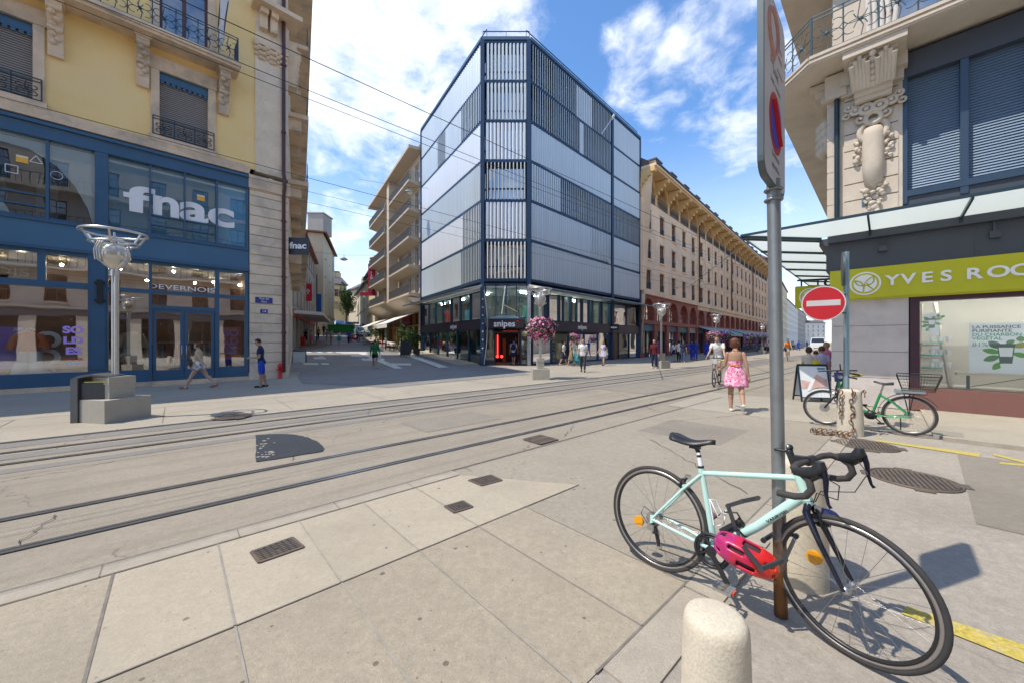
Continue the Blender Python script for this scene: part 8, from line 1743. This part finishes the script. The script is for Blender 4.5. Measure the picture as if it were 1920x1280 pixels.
# people before the blue shop
p = gp(374, 727, .02); person('woman striding past the shop door in a black and white dress and tan waistcoat', p, (-.95, -.3), 1.68, walk(30, 26, lean=3), [('shirt', cloth('sand', (.5, .38, .24))), ('dress', c_bw, .40), ('shoes', cloth('sandal', (.3, .15, .1)))], 0, 'auburn', 'bun', True, .014)
p = gp(490, 725, .02); person('man in a royal blue shirt and shorts reading his phone by the corner pier', p, (-.85, -.5), 1.72, dict(legL=(2, 2, 2), legR=(-6, 8, 2), armL=(10, 80, 4, 20), armR=(8, 84, 4, 20), lean=4, nod=14), [('shirt', c_nv), ('shorts', c_bl, 1.02), ('shoes', c_bk)], 1, 'black', 'short', False, .014)
fr_ = bpy.data.objects['person.001']
p = gp(703, 689, .03); person('person in a green jumper and dark shorts walking up the side street', p, (-.25, .95), 1.72, walk(16, 10), [('longshirt', c_gr), ('shorts', c_bk, .6), ('shoes', c_wh)], 1, 'brown', 'short', False, .015)
b = mb(c_wh); q = Vector((p.x + .30, p.y - .02, .55)); b.hexa([q + Vector(v) for v in ((-.05, -.14, 0), (.05, -.14, 0), (.05, .14, 0), (-.05, .14, 0), (-.02, -.15, .36), (.02, -.15, .36), (.02, .15, .36), (-.02, .15, .36))]); b.tube([q + Vector((0, -.08, .36)), q + Vector((0, -.04, .5)), q + Vector((0, .04, .5)), q + Vector((0, .08, .36))], .008, 5); tag(b.build('tote_bag'), 'white tote bag carried by the person in green', 'bag')
# before and inside the sports shop
p = Vector((.12, 26.2, .05)); person('shopper with a navy backpack entering the red lit shop door', p, (.25, .95), 1.75, walk(14, 10), [('shirt', cloth('pale blue', (.35, .48, .66))), ('shorts', c_nv, .9), ('shoes', c_wh)], 1, 'black', 'short', False, .018)
b = mb(c_nv); b.ball(p + Vector((-.03, -.17, 1.22)), .2, 8, (.8, .55, 1.15)); tag(b.build('backpack'), 'navy backpack worn by the shopper in the doorway', 'backpack')
p = Vector((.62, 26.8, .05)); person('second shopper in grey shirt, deeper in the shop doorway', p, (.1, 1), 1.6, stand(), [('shirt', c_gy), ('trousers', c_bk), ('shoes', c_bk)], 0, 'brown', 'short', False, .02)
for (x, y, lab, f_, H, ps, of, sk, hr, hs_, fm) in (
    (1057, 684.5, 'woman in white blouse and dark skirt before the shoe window', (.8, -.5), 1.66, walk(14, 14), [('shirt', c_wh), ('skirt', c_nv, .30)], 0, 'brown', 'long', True),
    (1071, 685.5, 'woman in khaki dress walking just behind the teal dress', (-.8, .4), 1.6, walk(18, 14), [('vest', c_kh), ('dress', c_kh, .25)], 0, 'blond', 'bob', True),
    (1081, 685.5, 'woman in a long teal and pink dress left of the man in white shirt', (-.9, .3), 1.68, walk(18, 14), [('vest', c_teal), ('dress', c_teal, .18), ('shoes', c_crm)], 0, 'auburn', 'long', True),
    (1093, 697, 'man in white shirt and dark trousers standing on the sunlit pavement edge', (-.3, -.95), 1.76, walk(10, 12), [('shirt', c_wh), ('trousers', cloth('charcoal', (.05, .05, .06))), ('shoes', c_bk)], 0, 'brown', 'short', False),
    (1131, 685, 'woman in a short lavender dress near the blue column', (-.6, -.6), 1.68, walk(12, 30), [('vest', c_lil), ('dress', c_lil, .36), ('shoes', c_bk)], 0, 'blond', 'long', True),
    (1227, 690, 'person in dark jacket and jeans with white shoes left of the plain lamp', (-.5, -.8), 1.76, stand(), [('longshirt', cloth('maroon', (.10, .012, .02))), ('trousers', c_nv), ('shoes', c_wh)], 0, 'black', 'short', False),
    (1233, 678, 'person in royal blue shirt behind the one in dark jacket', (.6, .7), 1.72, stand(), [('shirt', c_bl), ('trousers', c_nv), ('shoes', c_bk)], 1, 'brown', 'short', False),
    (1265, 677.5, 'woman in white top and dark skirt, first of the group right of the lamp', (.5, .8), 1.66, walk(12), [('shirt', c_wh), ('skirt', c_nv, .38), ('shoes', c_bk)], 0, 'brown', 'long', True),
    (1273, 678, 'woman in white top and black trousers, second of the group right of the lamp', (.5, .8), 1.7, walk(12), [('vest', c_wh), ('trousers', c_bk), ('shoes', c_bk)], 0, 'black', 'bob', True),
    (1281, 679, 'person in navy clothes, third of the group right of the lamp', (.6, .7), 1.72, stand(), [('shirt', c_nv), ('trousers', c_den), ('shoes', c_wh)], 0, 'brown', 'short', False),
    (1297, 674, 'person all in royal blue walking with a matching companion', (.6, .7), 1.76, walk(15), [('longshirt', c_bl), ('trousers', c_bl), ('shoes', c_bk)], 1, 'black', 'short', False),
    (1304, 674.5, 'broad companion in blue right of the royal blue walker', (.6, .7), 1.78, stand(), [('longshirt', cloth('mid blue', (.03, .05, .28))), ('trousers', c_bl), ('shoes', c_bk)], 1, 'brown', 'short', False),
    (1325, 670.5, 'person in long dark blue coat before the awnings, left of the pink flowers', (.5, .8), 1.76, stand(), [('longshirt', c_bl), ('dress', c_bl, .2), ('shoes', c_red)], 0, 'auburn', 'bob', True)):
    person(lab, gp(x, y, .02), f_, H, ps, of, sk, hr, hs_, fm, .019)
# behind the pavement board
for x, Y, lab, H, of, hr, hs_ in ((1517, 11.4, 'woman in cream shirt seen from behind the pavement board', 1.48, [('shirt', c_crm), ('trousers', c_crm)], 'brown', 'bob'), (1541, 11.6, 'woman in pale lavender dress next to the granite corner', 1.50, [('shirt', c_lil), ('dress', c_lil, .3)], 'auburn', 'bun'), (1530, 12.6, 'child in orange top between two women at the granite corner', 1.34, [('shirt', c_or), ('trousers', c_pink)], 'brown', 'short'), (1550, 12.9, 'woman in pink half hidden by the granite corner', 1.62, [('shirt', c_pink), ('trousers', c_wh)], 'blond', 'bob')):
    person(lab, atx(x, Y), (.5, .85), H, stand(), of, 0, hr, hs_, True, .015)
b = mb(c_yel); b.ball(atx(1531, 11.0, .95), .14, 8, (1, .6, 1.1)); tag(b.build('hand_bag'), 'yellow bag between the two women behind the pavement board', 'bag')
# people up the side street
def onhill(px, q):
    k = (px - CX) / F; c = C0 + V1 * q; r = (k * c.y - c.x) / (VN.x - k * VN.y); return SP(q, r, .04)
side_people = [(562, 24.5, 'person in yellow top sitting low by the red shop', 1.25, [('shirt', c_yel), ('trousers', c_bk)], 'brown', 'short', False), (573, 25.5, 'person in navy dress at the left edge of the climbing street', 1.68, [('shirt', c_nv), ('dress', c_nv, .25)], 'black', 'short', True), (584, 25, 'person in white top and pink skirt on the climbing street', 1.64, [('vest', c_wh), ('dress', c_pink, .3)], 'blond', 'bob', True), (607, 39, 'person in black far up beside the white house', 1.75, [('longshirt', c_bk), ('trousers', c_bk)], 'black', 'short', False), (613, 22.8, 'person in grey trousers and dark top left of the tan walker', 1.74, [('shirt', c_gy), ('trousers', cloth('stone', (.4, .37, .33)))], 'brown', 'short', False), (621, 24.5, 'person all in tan on the climbing street', 1.72, [('longshirt', c_tan), ('trousers', c_kh)], 'brown', 'short', False), (636, 24.2, 'woman in white top and teal skirt on the climbing street', 1.66, [('vest', c_wh), ('skirt', c_teal, .3)], 'brown', 'long', True), (654, 25.5, 'person in blue bending by the parked vehicles', 1.6, [('shirt', c_bl), ('trousers', c_nv)], 'black', 'short', False), (683, 24, 'person in sand coloured clothes left of the chalk board', 1.6, [('shirt', c_crm), ('trousers', c_tan)], 'auburn', 'short', True), (597, 33, 'person in green grey jacket far up the street by the lamp post', 1.7, [('longshirt', c_kh), ('trousers', c_bk)], 'brown', 'short', False)]
for px, q_, lab, H, of, hr, hs_, fm in side_people: person(lab, onhill(px, q_), (.2 * (1 if px % 2 else -1), .95), H, walk(14, 12), of, px % 2, hr, hs_, fm, .024)
# small far figures along the tram street, copied from two of the walkers
src = [o for o in bpy.data.objects if o.name.startswith('person') and o.get('label', '').startswith(('woman in white top and black', 'person in navy clothes', 'person all in royal'))]
rr = random.Random(5)
for i in range(16):
    k = rr.uniform(20, 66); p = BF.P(k, .02, rr.uniform(1.5, 6.5)); dup(src[i % 3], p, rr.uniform(0, 6.28), 'small distant person on the pavement before the arcade shops', 'distant people before the arcade shops')
for i in range(5): p = atx(rr.uniform(1486, 1522), rr.uniform(50, 90)); dup(src[i % 3], p, rr.uniform(0, 6.28), 'tiny distant person far down the tram street', 'distant people far down the street')
# cyclists
def recolour(root, mat_from, mat_to):
    for ch in root.children_recursive:
        if ch.type == 'MESH' and any(m and m.name == mat_from for m in ch.data.materials):
            ch.data = ch.data.copy()
            for i, m in enumerate(ch.data.materials):
                if m.name == mat_from: ch.data.materials[i] = mat_to
ride = dict(legL=(62, 62, 3, 0), legR=(30, 40, 3, 0), armL=(48, 12, 14), armR=(48, 12, 14), lean=18)
for px, py, lab, lb, f_, of, nm in ((1344, 722, 'cyclist in a pale shirt riding behind the woman in pink', 'pale bicycle ridden behind the woman in pink', (-.62, -.78), [('shirt', c_wh), ('shorts', c_gy, .9), ('shoes', c_bk)], 'near'), (1477, 676, 'distant cyclist in orange riding down the tram street', 'distant bicycle ridden down the tram street', (-.6, -.8), [('vest', c_or), ('shorts', c_bk, .9)], 'far')):
    p = gp(px, py); an = math.atan2(f_[1], f_[0]); d_ = Vector((math.cos(an), math.sin(an), 0)); c = copy_tree(dk); c.location = p - d_ * .5; c.rotation_euler = (0, 0, an); c['label'] = lb; recolour(c, 'navy paint', M('pale bike paint', (.5, .49, .46), .4))
    person(lab, p - d_ * .28 + Vector((0, 0, .23)), f_, 1.74, ride, of, 0, 'brown', 'short', False, .017)
# ------------------------------------------------------------------ vehicles
m_cg = M('car glass', (.02, .03, .04), .08, .2, var=0, spec=.8); m_hl = M('headlight lens', (.7, .72, .72), .1, .2, var=0)
def vehicle(name, label, cat, loc, face, L_, Wd, H, paint, van=False):
    t = thing(name, label, cat, loc); t.rotation_euler = (0, 0, math.atan2(face[1], face[0])); h2 = L_ / 2; gz = .30
    prof = [(-h2, gz), (-h2 - .02, .75), (-h2 + .1, H * (.96 if van else .62)), (-h2 + (.15 if van else .55), H), (h2 * (.45 if van else .15), H), (h2 * (.72 if van else .5), H * (.60)), (h2 - .1, H * (.52)), (h2 + .02, .62), (h2, gz)]
    b = mb(paint, True); n = len(prof); rows = [(-1, .92), (-.94, 1.0), (.94, 1.0), (1, .92)]; vs = []
    for y, k in rows:
        for x, z in prof: vs.append((x * (1 if k == 1 else .985), y * Wd / 2 * (1 if z < H * .65 else .88), gz + (z - gz) * k if z > .8 else z))
    b.add(vs, [(i * n + j, i * n + (j + 1) % n, (i + 1) * n + (j + 1) % n, (i + 1) * n + j) for i in range(3) for j in range(n)] + [tuple(range(n - 1, -1, -1)), tuple(range(3 * n, 4 * n))], False); b.build('body', t, local=True)
    x0, x1 = h2 * (.47 if van else .18), h2 * (.70 if van else .48)
    b = mb(m_cg); b.hexa([(x1, -Wd * .42, H * .63), (x1, Wd * .42, H * .63), (x1 - .02, Wd * .42, H * .63), (x1 - .02, -Wd * .42, H * .63), (x0 + .03, -Wd * .38, H * .96), (x0 + .03, Wd * .38, H * .96), (x0, Wd * .38, H * .96), (x0, -Wd * .38, H * .96)]); b.build('windscreen', t, local=True)
    for s in (-1, 1):
        b = mb(m_cg); b.hexa([(-h2 * (.6 if not van else -.05), s * Wd * .455, H * .64), (x1 - .12, s * Wd * .455, H * .64), (x1 - .12, s * Wd * .43, H * .64), (-h2 * (.6 if not van else -.05), s * Wd * .43, H * .64), (-h2 * (.45 if not van else -.05), s * Wd * .448, H * .93), (x0 - .05, s * Wd * .448, H * .93), (x0 - .05, s * Wd * .42, H * .93), (-h2 * (.45 if not van else -.05), s * Wd * .42, H * .93)]); b.build('side_window', t, local=True)
        b = mb(m_hl); b.ball((h2 - .02, s * Wd * .38, .66), .1, 6, (.5, 1.2, .7)); b.build('headlight', t, local=True); b = mb(m_sred); b.ball((-h2, s * Wd * .40, .78), .09, 6, (.4, 1, 1.2)); b.build('tail_light', t, local=True)
        for x in (-h2 * .62, h2 * .62):
            b = mb(m_tyre); b.lathe([(.2, -.1), (.31, -.09), (.33, -.05), (.33, .05), (.31, .09), (.2, .1)], (x, s * (Wd / 2 - .09), .33), 18, (0, 1, 0)); w = b.build('wheel', t, local=True); b = mb(m_alus); b.lathe([(.03, -.104), (.19, -.10), (.19, .10), (.03, .104)], (x, s * (Wd / 2 - .09), .33), 14, (0, 1, 0)); b.build('rim', w, local=True)
        b = mb(m_blkp); b.box((x1 - .2, s * (Wd / 2 + .06), H * .62), (.1, .14, .12)); b.build('mirror', t, local=True)
    b = mb(m_wh); b.box((h2 + .03, 0, .45), (.02, .5, .11)); b.mat(m_blkp); b.box((h2 + .02, 0, .6), (.02, Wd * .5, .1)); b.build('number_plate', t, local=True); return t
vehicle('white_van', 'white van driving towards the viewer far down the tram street', 'van', atx(1533, 62), (-.62, -.78), 5.0, 2.0, 2.25, M('van white', (.66, .67, .68), .25, var=.03, coat=.5), True); vehicle('parked_car', 'dark car right behind the distant white van', 'car', atx(1541, 72), (-.62, -.78), 4.3, 1.8, 1.45, M('car dark', (.04, .045, .05), .25, coat=.5))
hd = (-V1.x, -V1.y)
for px, q_, lab, col, f_ in ((678, 39, 'pale blue car coming down the side street near the cafe', (.30, .42, .50), hd), (686, 50, 'teal car parked behind the pale blue one', (.03, .22, .30), hd), (654, 58, 'light grey car high on the side street, left of the tree', (.45, .47, .48), hd), (668, 60, 'white car high on the side street under the tree', (.6, .6, .6), hd), (636, 60, 'blue car parked highest up on the left', (.05, .12, .35), (V1.x, V1.y))): vehicle('parked_car', lab, 'car', onhill(px, q_), f_, 4.2, 1.78, 1.5, M('car paint %d' % px, col, .25, var=.03, coat=.5))
p = onhill(664, 30); t = thing('motor_scooter', 'red motor scooter parked at the foot of the climbing street', 'scooter', p); b = mb(m_tyre); b.torus(p + Vector((-.55, 0, .27)), .2, .06, (.2, 1, 0), 18, 6); b.torus(p + Vector((.55, 0, .27)), .2, .06, (.2, 1, 0), 18, 6); b.build('wheels', t); b = mb(m_sred); b.tube([p + Vector((-.6, 0, .55)), p + Vector((-.1, 0, .5)), p + Vector((.2, 0, .3)), p + Vector((.42, 0, .5)), p + Vector((.38, 0, 1.0))], [.16, .2, .12, .13, .08], 10); b.build('body', t); b = mb(m_blkp); b.box(p + Vector((-.35, 0, .76)), (.7, .28, .12)); b.tube([p + Vector((.38, -.3, 1.05)), p + Vector((.38, .3, 1.05))], .025, 6); b.build('seat', t)
# ------------------------------------------------------------------ plants, cafe, small street things
LEAF = [M('foliage %d' % i, c, .7, var=.15) for i, c in enumerate(((.035, .075, .015), (.055, .11, .02), (.02, .045, .012), (.09, .13, .03)))]
def leaf_cloud(b, c, rx, ry, rz, n, s, rr, mats=LEAF, clumps=14):
    cl = [(Vector((rr.gauss(0, .45) * rx, rr.gauss(0, .45) * ry, rr.gauss(0, .45) * rz)), rr.uniform(.25, .5)) for _ in range(clumps)]
    for i in range(n):
        o_, k = rr.choice(cl); d = Vector((rr.gauss(0, 1), rr.gauss(0, 1), rr.gauss(0, 1))).normalized(); p = c + o_ + Vector((d.x * rx, d.y * ry, d.z * rz)) * k * rr.uniform(.7, 1.05); x = Vector((rr.gauss(0, 1), rr.gauss(0, 1), rr.gauss(0, 1))).normalized() * s * rr.uniform(.6, 1.2); y = x.cross(Vector((rr.gauss(0, 1), rr.gauss(0, 1), rr.gauss(0, 1)))).normalized() * s * .6
        b.mat(rr.choice(mats)); b.add([p - x, p + y, p + x, p - y], [(0, 1, 2, 3)])
rr = random.Random(11)
c = onhill(649, 62); t = thing('street_tree', 'tall narrow green tree among the houses at the head of the side street', 'tree', c); H_ = (EYE + (HZ - 540) / F * c.y) - c.z
b = mb(M('bark', (.10, .075, .05), .9, var=.3)); b.tube([c, c + Vector((.1, 0, H_ * .4)), c + Vector((0, 0, H_ * .85))], [.22, .16, .05], 8)
for i in range(6): a = i * 1.1; b.tube([c + Vector((0, 0, H_ * (.3 + .08 * i))), c + Vector((math.cos(a) * 1.0, math.sin(a) * 1.0, H_ * (.42 + .08 * i)))], [.07, .02], 5)
b.build('trunk', t); b = mb(); leaf_cloud(b, c + Vector((0, 0, H_ * .63)), 1.15, 1.15, H_ * .36, 3800, .17, rr, [LEAF[1], LEAF[3], LEAF[0], LEAF[3]], 26); b.build('crown', t)
def shrub(px, q_, rlat, h, r, lab):
    c = onhill(px, q_) + Vector((0, 0, .1)); t = thing('potted_shrub', lab, 'plant', c); b = mb(M('dark planter', (.05, .045, .04), .7, var=.2)); b.lathe([(.26, 0), (.33, .5), (.30, .5), (.28, .42)], c, 14); b.build('planter', t); b = mb(M('bark', (.1, .075, .05), .9)); b.tube([c + Vector((0, 0, .4)), c + Vector((0, 0, h * .8))], .03, 5); b.build('trunk', t); b = mb(); leaf_cloud(b, c + Vector((0, 0, .5 + (h - .5) / 2)), r, r, (h - .5) / 2, 900, .07, rr, LEAF, 16); b.build('crown', t)
for px, q_, h, r, lab in ((781, 8.2, 2.3, .42, 'narrow potted shrub at the end of the glass building'), (766, 10.5, 2.5, .5, 'potted shrub between the awning posts of the cafe'), (752, 12.0, 2.4, .6, 'broad potted shrub under the nearer white awning'), (705, 19, 2.2, .8, 'leafy potted plant under the far white awning')): shrub(px, q_, 0, h, r, lab)
def cafe_table(c, lab):
    t = thing('cafe_table', lab, 'table', c); b = mb(c_wh); b.lathe([(.36, .60), (.36, .745), (.02, .75)], c, 16); b.build('tabletop', t); b = mb(m_blkp); b.tube([c, c + Vector((0, 0, .7))], .03, 6); b.lathe([(.22, 0), (.2, .03)], c, 12); b.build('leg', t)
def cafe_chair(c, rz, m_, lab):
    t = thing('cafe_chair', lab, 'chair', c, group='chairs of the cafe terrace'); t.rotation_euler = (0, 0, rz); b = mb(m_); b.box((0, 0, .45), (.42, .42, .04)); b.build('seat', t, local=True); b = mb(m_); b.box((0, -.2, .68), (.42, .03, .38)); b.build('backrest', t, local=True)
    for x in (-.18, .18):
        for y in (-.18, .18): b = mb(m_blkp); b.bar((x, y, 0), (x, y, .45), .03, .03); b.build('leg', t, local=True)
for i, (px, q_) in enumerate(((722, 15.5), (731, 14), (738, 12.8))):
    c = onhill(px, q_) + Vector((0, 0, .1)); cafe_table(c, ['white clothed cafe table farthest from the chalk board', 'middle white clothed cafe table under the awning', 'white clothed cafe table nearest the potted shrubs'][i])
    for k in range(2): cafe_chair(c + Vector((.55 * (1 - 2 * k), .1, 0)), 1.57 * (1 - 2 * k), [c_red, M('wicker', (.22, .13, .06), .8)][(i + k) % 2], 'cafe chair at a white clothed table under the awnings')
c = onhill(640, 47); b = mb(M('green skip', (.02, .22, .03), .6, var=.15)); b.box(c + Vector((0, 0, .7)), (3.6, 1.6, 1.2), .1); b.box(c + Vector((0, 0, 1.32)), (3.8, 1.8, .12), .1); b.box(c + Vector((0, -.82, .9)), (.15, .1, 1.2), .1); tag(b.build('green_container'), 'bright green container on the climbing street', 'container')
# clutter by the red shop, street lamps and flags up the street
for i, (px, q_, col, lab) in enumerate(((556, 22.5, (.55, .40, .03), 'yellow goods crate stack before the red shop'), (566, 23, (.5, .03, .03), 'red goods bin before the red shop'))):
    c = onhill(px, q_); b = mb(M('crate %d' % i, col, .7, var=.2)); b.box(c + Vector((0, 0, .3)), (.6, .5, .55), .2); b.box(c + Vector((.02, 0, .75)), (.55, .45, .3), .3); b.box(c + Vector((0, 0, .6)), (.64, .54, .05), .2); tag(b.build('goods_crate'), lab, 'crate')
t = thing('banner_pole', 'grey pole with a blue banner before the white house', 'banner pole', onhill(594, 30)); c = Vector(t.location); b = mb(m_brk); b.tube([c, c + Vector((0, 0, 8.5))], .07, 8); b.build('pole', t); b = mb(M('banner blue', (.02, .12, .42), .7)); b.box(c + Vector((.35, -.05, 4.8)), (.55, .04, 2.4)); b.build('banner', t)
t = thing('red_flag', 'red flag with white cross on the ochre house', 'flag', at(577, 547, 45)); c = at(577, 547, 45); b = mb(M('flag red', (.6, .02, .03), .7)); b.prism([c + Vector(v) for v in ((-.4, 0, -1.2), (.4, .2, -1.1), (.4, .15, .9), (-.4, 0, .9))], (0, -.03, 0)); b.mat(m_wh); b.box(c + Vector((0, -.02, 0)), (.16, .02, .6)); b.box(c + Vector((0, -.02, .05)), (.5, .02, .16)); b.build('cloth', t); b = mb(m_brk); b.bar(c + Vector((-.9, .3, 1.2)), c + Vector((.45, 0, .9)), .05, .05); b.build('flag_staff', t)
